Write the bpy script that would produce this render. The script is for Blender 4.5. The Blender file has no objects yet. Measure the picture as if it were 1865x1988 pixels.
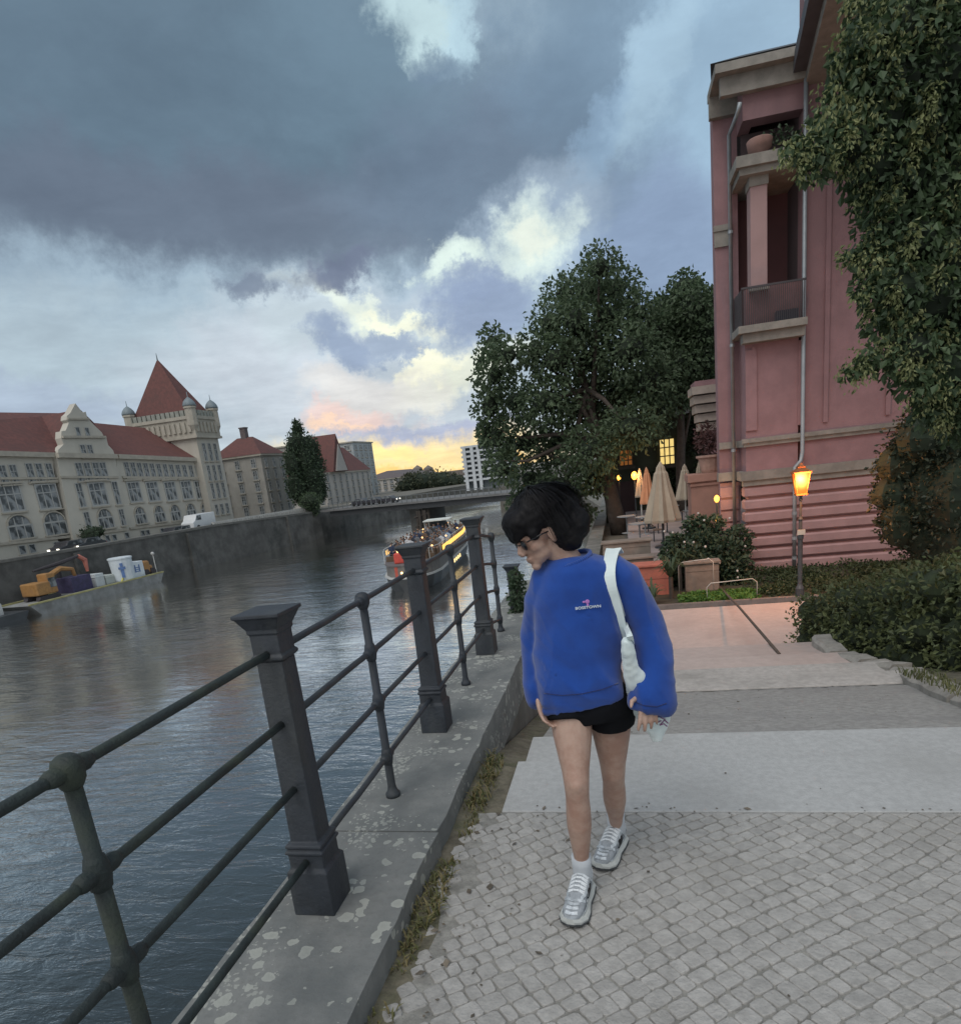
import bpy, bmesh, math, random
from mathutils import Vector, Matrix, noise as mnoise
V = Vector
random.seed(7)
sc = bpy.context.scene
col = sc.collection
rnd = random.random
def ru(a, b): return a + (b - a) * random.random()

# ------------------------------------------------------------------ survey of the place
# X = across the quay, away from the river; Y = downstream along the quay; Z = up (0 = upper pavement)
FL = 1290.; PX, PY = 932.5, 1243.; PIT = math.radians(14.47); ROL = math.radians(6.56); YAW = math.radians(13); CZ = 1.72
def _rot(d):
    c, s = math.cos(YAW), math.sin(YAW)
    return V((d[0]*c - d[1]*s, d[0]*s + d[1]*c, d[2]))
_F = V((0, math.cos(PIT), -math.sin(PIT))); _U0 = V((0, math.sin(PIT), math.cos(PIT))); _R0 = V((1, 0, 0))
_R = math.cos(ROL)*_R0 - math.sin(ROL)*_U0; _U = math.cos(ROL)*_U0 + math.sin(ROL)*_R0
CF, CR, CU = _rot(_F), _rot(_R), _rot(_U)
EYE = V((0, 0, CZ))
def sight(x, y): return CF + CR*((x-PX)/FL) - CU*((y-PY)/FL)
def G(x, y, z=0.):                       # sighted point on a level surface
    d = sight(x, y); t = (z-CZ)/d.z; return EYE + d*t
def H(x, y, Y):                          # sighted point on the plane Y = const
    d = sight(x, y); return EYE + d*(Y/d.y)
def HX(x, y, X):
    d = sight(x, y); return EYE + d*(X/d.x)
KW = .147                                # far quay runs along X = -57.5 + KW*(Y-54)
def W(x, y, off=0.):                     # sighted point on a plane parallel to the far quay, off metres behind it
    d = sight(x, y); t = (-57.5-off-54*KW)/(d.x-KW*d.y); return EYE + d*t

# ------------------------------------------------------------------ materials
def s2l(c):
    return tuple((v/255/12.92 if v/255 <= .04045 else ((v/255+.055)/1.055)**2.4) for v in c)
class NT:
    def __init__(s, nt): s.nt = nt
    def n(s, t, **k):
        nd = s.nt.nodes.new(t)
        for a, v in k.items():
            if a == 'inp':
                for i, w in v.items():
                    if isinstance(w, bpy.types.NodeSocket): s.nt.links.new(w, nd.inputs[i])
                    else: nd.inputs[i].default_value = w
            else: setattr(nd, a, v)
        return nd
    def link(s, a, b): s.nt.links.new(a, b)
    def math(s, op, a, b=0., c=0., clamp=False):
        return s.n('ShaderNodeMath', operation=op, use_clamp=clamp, inp={0: a, 1: b, 2: c}).outputs[0]
    def mix(s, f, a, b, bt='MIX'):
        nd = s.n('ShaderNodeMix', data_type='RGBA', blend_type=bt)
        for i, w in ((0, f), (6, a), (7, b)):
            if isinstance(w, bpy.types.NodeSocket): s.nt.links.new(w, nd.inputs[i])
            else: nd.inputs[i].default_value = w if i == 0 else (tuple(w)+(1,))[:4]
        return nd.outputs[2]
    def noise(s, co, scale, detail=4, rough=.55, dist=0.):
        return s.n('ShaderNodeTexNoise', inp={'Vector': co, 'Scale': scale, 'Detail': detail, 'Roughness': rough, 'Distortion': dist})
    def mr(s, v, a, b, c=0., d=1., smooth=True):
        return s.n('ShaderNodeMapRange', interpolation_type='SMOOTHSTEP' if smooth else 'LINEAR', inp={0: v, 1: a, 2: b, 3: c, 4: d}).outputs[0]
def new_mat(name):
    m = bpy.data.materials.new(name); m.use_nodes = True
    nt = m.node_tree; nt.nodes.clear(); T = NT(nt)
    out = T.n('ShaderNodeOutputMaterial'); b = T.n('ShaderNodeBsdfPrincipled')
    T.link(b.outputs[0], out.inputs[0])
    return m, T, b, out
def M(name, c, rough=.8, var=.18, scale=3., bump=.0, bscale=40., metal=0., dark=None, dscale=.6, damt=.5, island=0., streak=False, spec=.5, sheen=0, trans=0):
    """plain weathered surface: base colour, fine mottling, large stains, bump"""
    m, T, b, out = new_mat(name)
    co = T.n('ShaderNodeTexCoord').outputs['Object']
    c = tuple(c)
    lo = tuple(v*(1-var) for v in c); hi = tuple(min(1, v*(1+var)) for v in c)
    n1 = T.noise(co, scale, 6, .65)
    cc = T.mix(T.mr(n1.outputs[0], .3, .7), lo, hi)
    if dark is not None:
        mp = T.n('ShaderNodeMapping', inp={'Vector': co, 'Scale': (1, 1, .22) if streak else (1, 1, 1)})
        n2 = T.noise(mp.outputs[0], dscale, 5, .6)
        cc = T.mix(T.math('MULTIPLY', T.mr(n2.outputs[0], .45, .72), damt), cc, dark)
    if island:
        g = T.n('ShaderNodeNewGeometry')
        cc = T.mix(1., cc, T.n('ShaderNodeCombineColor', inp={0: (k := T.mr(g.outputs['Random Per Island'], 0, 1, 1-island, 1+island, False)), 1: k, 2: k}).outputs[0], 'MULTIPLY')
    T.link(cc, b.inputs['Base Color'])
    b.inputs['Metallic'].default_value = metal
    b.inputs['Specular IOR Level'].default_value = spec
    T.link(T.mr(n1.outputs[0], .2, .8, max(0, rough-.1), min(1, rough+.08)), b.inputs['Roughness'])
    if bump:
        nb = T.noise(co, bscale, 5, .6)
        T.link(T.n('ShaderNodeBump', inp={'Strength': bump, 'Distance': .02, 'Height': nb.outputs[0]}).outputs[0], b.inputs['Normal'])
    return m
def glow(name, c, st, var=.3):
    m, T, b, out = new_mat(name)
    co = T.n('ShaderNodeTexCoord').outputs['Object']
    n = T.noise(co, 4., 3)
    cc = T.mix(n.outputs[0], tuple(v*(1-var) for v in c), c)
    T.link(cc, b.inputs['Emission Color']); b.inputs['Emission Strength'].default_value = st
    b.inputs['Base Color'].default_value = tuple(c)+(1,)
    return m
def leafmat(name, c1, c2, rough=.6, tr=.25):
    m, T, b, out = new_mat(name)
    g = T.n('ShaderNodeNewGeometry'); co = T.n('ShaderNodeTexCoord').outputs['Object']
    n = T.noise(co, 1.3, 3)
    f = T.math('ADD', T.math('MULTIPLY', g.outputs['Random Per Island'], .55), T.math('MULTIPLY', T.mr(n.outputs[0], .35, .65), .45))
    cc = T.mix(f, c1, c2)
    T.link(cc, b.inputs['Base Color']); b.inputs['Roughness'].default_value = rough
    t = T.n('ShaderNodeBsdfTranslucent'); T.link(cc, t.inputs[0])
    mx = T.n('ShaderNodeMixShader', inp={0: tr}); T.link(b.outputs[0], mx.inputs[1]); T.link(t.outputs[0], mx.inputs[2])
    T.link(mx.outputs[0], out.inputs[0])
    return m

# ------------------------------------------------------------------ mesh collector
class MB:
    def __init__(s): s.v = []; s.f = []; s.m = []
    def add(s, vs, fs, mi=0):
        o = len(s.v); s.v += [V(p) for p in vs]; s.f += [tuple(i+o for i in f) for f in fs]; s.m += [mi]*len(fs); return s
    def face(s, pts, mi=0): return s.add(pts, [tuple(range(len(pts)))], mi)
    def box(s, x0, x1, y0, y1, z0, z1, mi=0):
        return s.par(V((x0, y0, z0)), V((x1-x0, 0, 0)), V((0, y1-y0, 0)), V((0, 0, z1-z0)), mi)
    def par(s, o, a, b, c, mi=0):
        o, a, b, c = V(o), V(a), V(b), V(c)
        if a.cross(b).dot(c) < 0: a, b = b, a
        return s.add([o, o+a, o+a+b, o+b, o+c, o+a+c, o+a+b+c, o+b+c],
                     [(3, 2, 1, 0), (4, 5, 6, 7), (0, 1, 5, 4), (1, 2, 6, 5), (2, 3, 7, 6), (3, 0, 4, 7)], mi)
    def prism(s, pts, vec, mi=0):
        n = len(pts); pts = [V(p) for p in pts]; vec = V(vec)
        nr = V((0, 0, 0))
        for i in range(n): nr += pts[i].cross(pts[(i+1) % n])
        if nr.dot(vec) > 0: pts = pts[::-1]
        return s.add(pts+[p+vec for p in pts], [tuple(range(n)), tuple(range(2*n-1, n-1, -1))] +
                     [((i+1) % n, i, i+n, (i+1) % n+n) for i in range(n)], mi)
    def frustum(s, p0, p1, mi=0):       # two matching loops
        n = len(p0)
        return s.add(list(p0)+list(p1), [tuple(range(n))[::-1], tuple(range(n, 2*n))] + [(i, (i+1) % n, (i+1) % n+n, i+n) for i in range(n)], mi)
    def sqstack(s, cx, cy, prof, mi=0):  # square column: prof [(half, z)]
        L = [[V((cx+a*h, cy+b*h, z)) for a, b in ((-1, -1), (1, -1), (1, 1), (-1, 1))] for h, z in prof]
        vs = [p for l in L for p in l]; fs = [(3, 2, 1, 0)]
        for k in range(len(L)-1):
            for i in range(4): fs.append((4*k+i, 4*k+(i+1) % 4, 4*k+4+(i+1) % 4, 4*k+4+i))
        k = 4*(len(L)-1); fs.append((k, k+1, k+2, k+3))
        return s.add(vs, fs, mi)
    def tube(s, path, rad, n=8, mi=0, ref=None, sq=2.):
        """rad: number, list of numbers or list of (a,b); elliptical section, a along 'ref' side"""
        path = [V(p) for p in path]; m = len(path)
        if not isinstance(rad, (list, tuple)): rad = [rad]*m
        rad = [(r, r) if not isinstance(r, (list, tuple)) else r for r in rad]
        o = len(s.v); a0 = None
        for i, p in enumerate(path):
            t = (path[min(i+1, m-1)]-path[max(i-1, 0)]).normalized()
            if ref is not None: a = V(ref) - t*V(ref).dot(t)
            elif a0 is None: a = t.orthogonal()
            else: a = a0 - t*a0.dot(t)
            if a.length < 1e-5: a = t.orthogonal()
            a.normalize(); a0 = a; b = t.cross(a)
            for k in range(n):
                th = 2*math.pi*k/n; c_, s_ = math.cos(th), math.sin(th)
                if sq != 2.:
                    c_ = math.copysign(abs(c_)**(2/sq), c_); s_ = math.copysign(abs(s_)**(2/sq), s_)
                s.v.append(p + a*rad[i][0]*c_ + b*rad[i][1]*s_)
        for i in range(m-1):
            for k in range(n):
                s.f.append((o+i*n+k, o+i*n+(k+1) % n, o+(i+1)*n+(k+1) % n, o+(i+1)*n+k)); s.m.append(mi)
        s.f.append(tuple(o+k for k in range(n))[::-1]); s.m.append(mi)
        s.f.append(tuple(o+(m-1)*n+k for k in range(n))); s.m.append(mi)
        return s
    def lathe(s, c, prof, n=12, mi=0):
        c = V(c); o = len(s.v)
        for r, z in prof:
            for k in range(n):
                th = 2*math.pi*k/n; s.v.append(c+V((r*math.cos(th), r*math.sin(th), z)))
        for i in range(len(prof)-1):
            for k in range(n): s.f.append((o+i*n+k, o+i*n+(k+1) % n, o+(i+1)*n+(k+1) % n, o+(i+1)*n+k)); s.m.append(mi)
        s.f.append(tuple(o+k for k in range(n))[::-1]); s.m.append(mi)
        s.f.append(tuple(o+(len(prof)-1)*n+k for k in range(n))); s.m.append(mi)
        return s
    def ell(s, c, ax, ay, az, nu=14, nv=9, mi=0):
        c, ax, ay, az = V(c), V(ax), V(ay), V(az); o = len(s.v)
        s.v.append(c-az)
        for j in range(1, nv):
            ph = -math.pi/2+math.pi*j/nv
            for k in range(nu):
                th = 2*math.pi*k/nu
                s.v.append(c+ax*math.cos(ph)*math.cos(th)+ay*math.cos(ph)*math.sin(th)+az*math.sin(ph))
        s.v.append(c+az)
        flip = ax.cross(ay).dot(az) < 0
        def ad(f): s.f.append(f[::-1] if flip else f); s.m.append(mi)
        for k in range(nu): ad((o, o+1+(k+1) % nu, o+1+k))
        for j in range(nv-2):
            for k in range(nu): ad((o+1+j*nu+k, o+1+j*nu+(k+1) % nu, o+1+(j+1)*nu+(k+1) % nu, o+1+(j+1)*nu+k))
        e = o+1+(nv-1)*nu
        for k in range(nu): ad((e, o+1+(nv-2)*nu+k, o+1+(nv-2)*nu+(k+1) % nu))
        return s
    def sph(s, c, r, nu=10, nv=7, mi=0): return s.ell(c, (r, 0, 0), (0, r, 0), (0, 0, r), nu, nv, mi)
    def build(s, name, mats, parent=None, smooth=False, origin=None, bevel=0, wp=None):
        if not isinstance(mats, (list, tuple)): mats = [mats]
        if parent is not None: og = wloc(parent)
        elif origin is not None: og = V(origin)
        else:
            xs = [p.x for p in s.v]; ys = [p.y for p in s.v]
            og = V(((min(xs)+max(xs))/2, (min(ys)+max(ys))/2, min(p.z for p in s.v)))
        me = bpy.data.meshes.new(name); me.from_pydata([tuple(p-og) for p in s.v], [], s.f)
        for m in mats: me.materials.append(m)
        me.polygons.foreach_set('material_index', s.m)
        if smooth: me.polygons.foreach_set('use_smooth', [True]*len(s.f))
        me.update()
        o = bpy.data.objects.new(name, me); col.objects.link(o)
        if parent is not None: o.parent = parent
        else: o.location = og
        if bevel:
            md = o.modifiers.new('bevel', 'BEVEL'); md.width = bevel; md.segments = 2; md.limit_method = 'ANGLE'
        return o
def wloc(o):
    p = V((0, 0, 0))
    while o is not None: p = p + o.location; o = o.parent
    return p
def tag(o, label=None, cat=None, group=None, kind=None):
    if label: o['label'] = label
    if cat: o['category'] = cat
    if group: o['group'] = group
    if kind: o['kind'] = kind
    return o
def thing(name, loc, label, cat, group=None):
    o = bpy.data.objects.new(name, None); o.empty_display_size = .2; col.objects.link(o); o.location = loc
    return tag(o, label, cat, group)
def copy_tree(o, parent=None):
    c = o.copy(); col.objects.link(c)
    if parent is not None: c.parent = parent
    for ch in list(o.children): copy_tree(ch, c)
    return c
def fuse(o, voxel, smooth=2, fac=.5, disp=None):
    """merge overlapping volumes of one part into one continuous skin"""
    md = o.modifiers.new('r', 'REMESH'); md.mode = 'VOXEL'; md.voxel_size = voxel; md.use_smooth_shade = True
    if smooth:
        ms = o.modifiers.new('s', 'SMOOTH'); ms.iterations = smooth; ms.factor = fac
    bpy.context.view_layer.update()
    dg = bpy.context.evaluated_depsgraph_get()
    me = bpy.data.meshes.new_from_object(o.evaluated_get(dg))
    o.modifiers.clear(); old = o.data; mats = [m for m in old.materials]; o.data = me
    me.materials.clear()
    for m in mats: me.materials.append(m)
    if disp:
        for v in me.vertices: v.co = v.co + disp(v.co, v.normal)
    for p in me.polygons: p.use_smooth = True; p.material_index = 0
    me.update()
    return o
def leafcloud(clumps, n, size, flat=.0, shell=.55, droop=0., asp=.6):
    """many small two-triangle leaves spread through ellipsoid clumps; clumps [(centre,(rx,ry,rz))]"""
    mb = MB(); vol = [c[1][0]*c[1][1]*c[1][2] for c in clumps]; vol = [v**.67 for v in vol]; tot = sum(vol)
    vs, fs = mb.v, mb.f
    for (c, r), w in zip(clumps, vol):
        for _ in range(max(3, int(n*w/tot))):
            d = V((random.gauss(0, 1), random.gauss(0, 1), random.gauss(0, 1))).normalized()
            q = shell+(1-shell)*rnd()**.5 if rnd() < .75 else rnd()
            p = V(c)+V((d.x*r[0], d.y*r[1], d.z*r[2]))*q*(1+.12*random.gauss(0, 1))
            a = (d+V((ru(-1, 1), ru(-1, 1), ru(-1, 1)-droop))*1.1).normalized()
            b = a.cross(V((ru(-1, 1), ru(-1, 1), ru(-1, 1)))).normalized()
            sz = size*ru(.6, 1.3); nn = a.cross(b)*sz*.18
            o = len(vs)
            vs += [p-a*sz*.5, p+b*sz*.5*asp+nn, p+a*sz*.5, p-b*sz*.5*asp+nn]
            fs.append((o, o+1, o+2, o+3))
    mb.m = [0]*len(fs)
    return mb

# ------------------------------------------------------------------ camera
cd = bpy.data.cameras.new('camera'); cam = bpy.data.objects.new('camera', cd); col.objects.link(cam)
cd.sensor_fit = 'HORIZONTAL'; cd.sensor_width = 36; cd.lens = 36*FL/1865.; cd.shift_y = (PY-994)/1865.; cd.clip_start = .05; cd.clip_end = 5000
mr3 = Matrix((CR, CU, -CF)).transposed().to_4x4(); mr3.translation = EYE; cam.matrix_world = mr3
sc.camera = cam
sc.view_settings.view_transform = 'Standard'; sc.view_settings.look = 'None'; sc.view_settings.exposure = 0
sc.render.resolution_x = 960; sc.render.resolution_y = 1024
try: sc.cycles.use_denoising = True
except Exception: pass

# ------------------------------------------------------------------ sky: dusk, heavy broken cloud
SUN_AZ, SUN_EL = math.radians(197), math.radians(58)
w = bpy.data.worlds.new('World'); sc.world = w; w.use_nodes = True
nt = w.node_tree; nt.nodes.clear(); T = NT(nt)
wo = T.n('ShaderNodeOutputWorld')
sky = T.n('ShaderNodeTexSky', sky_type='NISHITA', sun_disc=False)
sky.sun_elevation = SUN_EL; sky.sun_rotation = SUN_AZ
bg1 = T.n('ShaderNodeBackground', inp={1: .07}); T.link(sky.outputs[0], bg1.inputs[0])
tc = T.n('ShaderNodeTexCoord').outputs['Generated']
sx = T.n('ShaderNodeSeparateXYZ', inp={0: tc})
X_, Y_, Z_ = sx.outputs
el = T.math('ARCSINE', Z_); azm = T.math('ARCTAN2', X_, Y_)
ae = T.n('ShaderNodeCombineXYZ', inp={0: azm, 1: el}).outputs[0]
# cloud-deck coordinates, so that the cloud texture flattens towards the horizon
inv = T.math('DIVIDE', 1., T.math('ADD', T.math('MAXIMUM', Z_, 0.), .16))
deck = T.n('ShaderNodeCombineXYZ', inp={0: T.math('MULTIPLY', X_, inv), 1: T.math('MULTIPLY', Y_, inv), 2: T.math('MULTIPLY', Z_, .6)}).outputs[0]
n1 = T.noise(deck, 1.3, 9, .6, .25); n2 = T.noise(deck, 4.2, 8, .62, .2)
nw = T.noise(tc, 3.2, 7, .62)
warp = T.n('ShaderNodeVectorMath', operation='SUBTRACT', inp={0: nw.outputs[1], 1: (.5, .5, .5)}).outputs[0]
warp = T.n('ShaderNodeVectorMath', operation='MULTIPLY', inp={0: warp, 1: (.2, .15, 0)}).outputs[0]
nw2 = T.noise(tc, 10., 8, .68)
warp2 = T.n('ShaderNodeVectorMath', operation='MULTIPLY', inp={0: T.n('ShaderNodeVectorMath', operation='SUBTRACT', inp={0: nw2.outputs[1], 1: (.5, .5, .5)}).outputs[0], 1: (.15, .11, 0)}).outputs[0]
aew = T.n('ShaderNodeVectorMath', operation='ADD', inp={0: T.n('ShaderNodeVectorMath', operation='ADD', inp={0: ae, 1: warp}).outputs[0], 1: warp2}).outputs[0]
def AE(x, y):
    d = sight(x, y).normalized(); return math.atan2(d.x, d.y), math.asin(d.z)
cur = T.mix(T.mr(el, -.02, .22), s2l((188, 198, 208)), s2l((152, 172, 190)))
cur = T.mix(T.mr(el, .2, .8), cur, s2l((128, 150, 170)))
def blob(x, y, rx, ry, rot, c, amt=1., soft=.75):
    """cloud patch round the sky direction sighted at (x, y)"""
    global cur
    a0, e0 = AE(x, y); ax, ex = AE(x+10, y); ay, ey = AE(x, y+10)
    j = Matrix((((ax-a0)/10, (ay-a0)/10), ((ex-e0)/10, (ey-e0)/10))).inverted()
    cr, sr = math.cos(math.radians(rot)), math.sin(math.radians(rot))
    r1 = ((j[0][0]*cr+j[1][0]*sr)/rx, (j[0][1]*cr+j[1][1]*sr)/rx, 0); r2 = ((-j[0][0]*sr+j[1][0]*cr)/ry, (-j[0][1]*sr+j[1][1]*cr)/ry, 0)
    df = T.n('ShaderNodeVectorMath', operation='SUBTRACT', inp={0: aew, 1: (a0, e0, 0)}).outputs[0]
    d1 = T.n('ShaderNodeVectorMath', operation='DOT_PRODUCT', inp={0: df, 1: r1}).outputs['Value']
    d2 = T.n('ShaderNodeVectorMath', operation='DOT_PRODUCT', inp={0: df, 1: r2}).outputs['Value']
    q = T.math('ADD', T.math('MULTIPLY', d1, d1), T.math('MULTIPLY', d2, d2))
    f = T.mr(q, 1+soft*.6, 1-soft, 0, amt)
    cur = T.mix(f, cur, s2l(c))
# broad masses
blob(200, 690, 640, 130, 4, (172, 189, 202), .9, .95)
blob(60, 790, 300, 60, 5, (160, 173, 198), .6, .95)
blob(1330, 230, 260, 420, 20, (152, 180, 205), .95, .9)
blob(1270, 480, 240, 170, 0, (130, 148, 178), .9, .95)
blob(620, 740, 340, 130, 0, (192, 200, 212), .85, .95)
blob(300, 180, 760, 330, 10, (97, 117, 135), 1, .6)
blob(420, 420, 600, 130, 6, (98, 110, 128), .95, .85)
blob(980, 300, 330, 190, -25, (106, 123, 144), .9, .85)
blob(700, 130, 260, 150, 0, (106, 129, 148), .7, .95)
blob(1120, 90, 150, 220, 10, (114, 137, 160), .8, .9)
# breaks and small clouds
blob(833, 40, 100, 90, 0, (190, 214, 222), .9, .85)
blob(915, 50, 40, 95, 10, (180, 208, 224), .8, .9)
blob(872, 122, 60, 45, 0, (108, 128, 150), .8, .9)
blob(1290, 150, 60, 190, 30, (170, 198, 220), .75, .95)
blob(1180, 250, 45, 130, 30, (146, 174, 202), .6, .95)
blob(960, 500, 230, 90, -38, (168, 186, 206), .8, .95)
blob(1000, 460, 100, 58, -38, (214, 230, 228), 1, .95)
blob(1005, 450, 52, 34, -20, (232, 240, 230), .9, .8)
blob(862, 510, 50, 48, -40, (214, 230, 226), 1, .9)
blob(895, 545, 60, 36, -20, (146, 162, 190), .8, .9)
blob(750, 640, 260, 90, 8, (188, 200, 212), .8, .95)
blob(740, 606, 170, 26, 13, (216, 226, 220), 1, .95)
blob(800, 622, 90, 14, 12, (240, 242, 222), .9, .95)
blob(600, 655, 110, 60, 0, (188, 202, 212), .7, .95)
blob(900, 700, 130, 40, -24, (226, 230, 216), .95, .95)
blob(855, 690, 60, 18, -24, (244, 243, 220), .9, .95)
blob(740, 748, 150, 44, -8, (220, 217, 216), .8, .95)
blob(930, 590, 90, 70, 20, (138, 154, 184), .85, .8)
blob(690, 668, 80, 36, 8, (140, 156, 184), .9, .8)
blob(800, 655, 70, 22, 8, (146, 162, 188), .8, .8)
blob(505, 575, 56, 34, -8, (106, 117, 138), .8, .85)
blob(655, 540, 95, 38, -24, (104, 113, 136), .9, .85)
blob(715, 800, 110, 26, -8, (240, 204, 194), .7, .95)
blob(700, 815, 80, 12, -8, (252, 216, 186), .7, .95)
blob(860, 815, 180, 24, -6, (166, 173, 200), .85, .85)
blob(810, 885, 300, 58, -6, (250, 224, 168), 1, .85)
blob(740, 862, 90, 18, -6, (255, 232, 160), .85, .9)
blob(840, 905, 240, 24, -6, (255, 206, 124), .9, .9)
# fine cloud structure
k1 = T.mr(n1.outputs[0], .25, .75, 1.05, 1.34); k2 = T.mr(n2.outputs[0], .3, .7, .93, 1.07)
kk = T.math('MULTIPLY', k1, k2)
cur = T.mix(1., cur, T.n('ShaderNodeCombineColor', inp={0: kk, 1: kk, 2: T.math('ADD', T.math('MULTIPLY', kk, .9), .08)}).outputs[0], 'MULTIPLY')
# unseen sky behind the viewer and overhead, brightened to add fill light
back = T.mr(Y_, .15, -.5); up = T.mr(Z_, .0, .25)
cur = T.mix(T.math('MULTIPLY', back, up), cur, (.78, .80, .82))
top = T.mr(Z_, .62, .95); cur = T.mix(top, cur, (.42, .45, .5))
bg2 = T.n('ShaderNodeBackground', inp={1: 1.}); T.link(cur, bg2.inputs[0])
ms = T.n('ShaderNodeMixShader', inp={0: .93}); T.link(bg1.outputs[0], ms.inputs[1]); T.link(bg2.outputs[0], ms.inputs[2]); T.link(ms.outputs[0], wo.inputs[0])
sl = bpy.data.lights.new('sun', 'SUN'); so = bpy.data.objects.new('sun', sl); col.objects.link(so)
sl.energy = 1.45; sl.angle = math.radians(38); sl.color = (1, .97, .93)
sd = V((math.sin(SUN_AZ)*math.cos(SUN_EL), math.cos(SUN_AZ)*math.cos(SUN_EL), math.sin(SUN_EL)))
so.rotation_euler = sd.to_track_quat('Z', 'Y').to_euler()

# ------------------------------------------------------------------ ground, river
WZ, LZ = -6.8, -2.3
m_earth = M('earth', (.16, .15, .13), .95, .25, 2, .4, 12, dark=(.08, .09, .05))
m_far = M('far_paving', (.22, .21, .19), .9, .15, .5)
wl = lambda y, off=0.: -57.5-off+KW*(y-54)          # X of the far quay wall
g = MB()
ys = [-300, 0, 54, 110, 150, 190, 260, 340, 520, 3000]
def riv(y): return -300 if y < 0 else 0
fe = [(wl(y) if y <= 150 else {190: -35, 260: -16, 340: 12, 520: 90}.get(y, 90)) for y in ys]                 # the river bends to the right far off
ne = [{110: -9, 150: -27, 190: -14, 260: 8, 340: 40, 520: 120, 3000: 120}.get(y, -2.02) for y in ys]
for i in range(len(ys)-1):
    a, b = ys[i], ys[i+1]
    if i < len(ys)-2:
        g.face([(-3000, a, -2.25), (fe[i]-.6, a, -2.25), (fe[i+1]-.6, b, -2.25), (-3000, b, -2.25)])
        g.face([(fe[i]-.6, a, -2.25), (fe[i]-.6, a, -8), (fe[i+1]-.6, b, -8), (fe[i+1]-.6, b, -2.25)])
        g.face([(fe[i]-.6, a, -8), (ne[i]+.5, a, -8), (ne[i+1]+.5, b, -8), (fe[i+1]-.6, b, -8)])
        z0 = -2.36
        g.face([(ne[i]+.5, a, -8), (ne[i]+.5, a, z0), (ne[i+1]+.5, b, z0), (ne[i+1]+.5, b, -8)])
        g.face([(ne[i]+.5, a, z0), (3000, a, z0), (3000, b, z0), (ne[i+1]+.5, b, z0)])
    else:
        g.face([(-3000, a, -2.25), (3000, a, -2.25), (3000, b, -2.25), (-3000, b, -2.25)])
tag(g.build('ground', m_earth, origin=(0, 0, 0)), kind='structure')

mw, T, b, out = new_mat('river_water')
co = T.n('ShaderNodeTexCoord').outputs['Object']
b.inputs['Base Color'].default_value = (.03, .04, .044, 1); b.inputs['Roughness'].default_value = .07; b.inputs['IOR'].default_value = 1.4
mp = T.n('ShaderNodeMapping', inp={'Vector': co, 'Rotation': (0, 0, .5), 'Scale': (.55, 1.35, 1)}).outputs[0]
mp2 = T.n('ShaderNodeMapping', inp={'Vector': co, 'Rotation': (0, 0, -.35), 'Scale': (.5, 1.5, 1)}).outputs[0]
wa = T.noise(mp, .55, 3, .5, .4); wb = T.noise(mp2, 1.7, 4, .6, .8); wc = T.noise(mp, 5.5, 3, .6, .5)
calm = T.mr(T.noise(co, .05, 4).outputs[0], .36, .62, .25, 1.15)
hh = T.math('ADD', T.math('MULTIPLY', wa.outputs[0], .75), T.math('ADD', T.math('MULTIPLY', wb.outputs[0], .42), T.math('MULTIPLY', wc.outputs[0], .10)))
hh = T.math('MULTIPLY', hh, calm)
T.link(T.n('ShaderNodeBump', inp={'Strength': 1., 'Distance': .11, 'Height': hh}).outputs[0], b.inputs['Normal'])
bmp = b.inputs['Normal'].links[0].from_socket
lwt = T.n('ShaderNodeLayerWeight', inp={0: .5, 'Normal': bmp}).outputs[1]
gl_ = T.n('ShaderNodeBsdfGlossy', inp={'Color': (1, .985, .96, 1), 'Roughness': .08, 'Normal': bmp})
mxs = T.n('ShaderNodeMixShader', inp={0: T.mr(lwt, .38, .82, 0., .97)}); T.link(b.outputs[0], mxs.inputs[1]); T.link(gl_.outputs[0], mxs.inputs[2]); T.link(mxs.outputs[0], out.inputs[0])
r = MB()
for i in range(len(ys)-2):
    r.face([(fe[i]-.6, ys[i], WZ), (ne[i]+.5, ys[i], WZ), (ne[i+1]+.5, ys[i+1], WZ), (fe[i+1]-.6, ys[i+1], WZ)])
tag(r.build('river', mw, origin=(0, 0, WZ)), kind='structure')

# upper pavement of small setts
m_sett = M('sett_stone', (.36, .352, .335), .85, .14, 22, .5, 60, dark=(.27, .26, .24), dscale=1.1, damt=.5, island=.08)
m_joint = M('sett_joint_soil', (.25, .245, .225), .95, .3, 14, .5, 60)
mb = MB()
ang = math.radians(38); ca, sa = math.cos(ang), math.sin(ang); S = .066
def wob(x, y):
    x2 = x + .018*math.sin(y*1.9+.4); y2 = y + .03*math.sin(x*1.4+.7)+.012*math.sin(x*4.7)
    return V((x2*ca-y2*sa, x2*sa+y2*ca, 0))
yy = -5.2; cells = []
while yy < 6.2:
    hrow = S*ru(.86, 1.16); xx = -5.+ru(0, S)
    while xx < 7.:
        wcol = S*ru(.72, 1.38); j_ = lambda: ru(-.005, .005)
        cells.append([wob(xx+j_(), yy+j_()), wob(xx+wcol+j_(), yy+j_()), wob(xx+wcol+j_(), yy+hrow+j_()), wob(xx+j_(), yy+hrow+j_())]); xx += wcol
    yy += hrow
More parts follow.
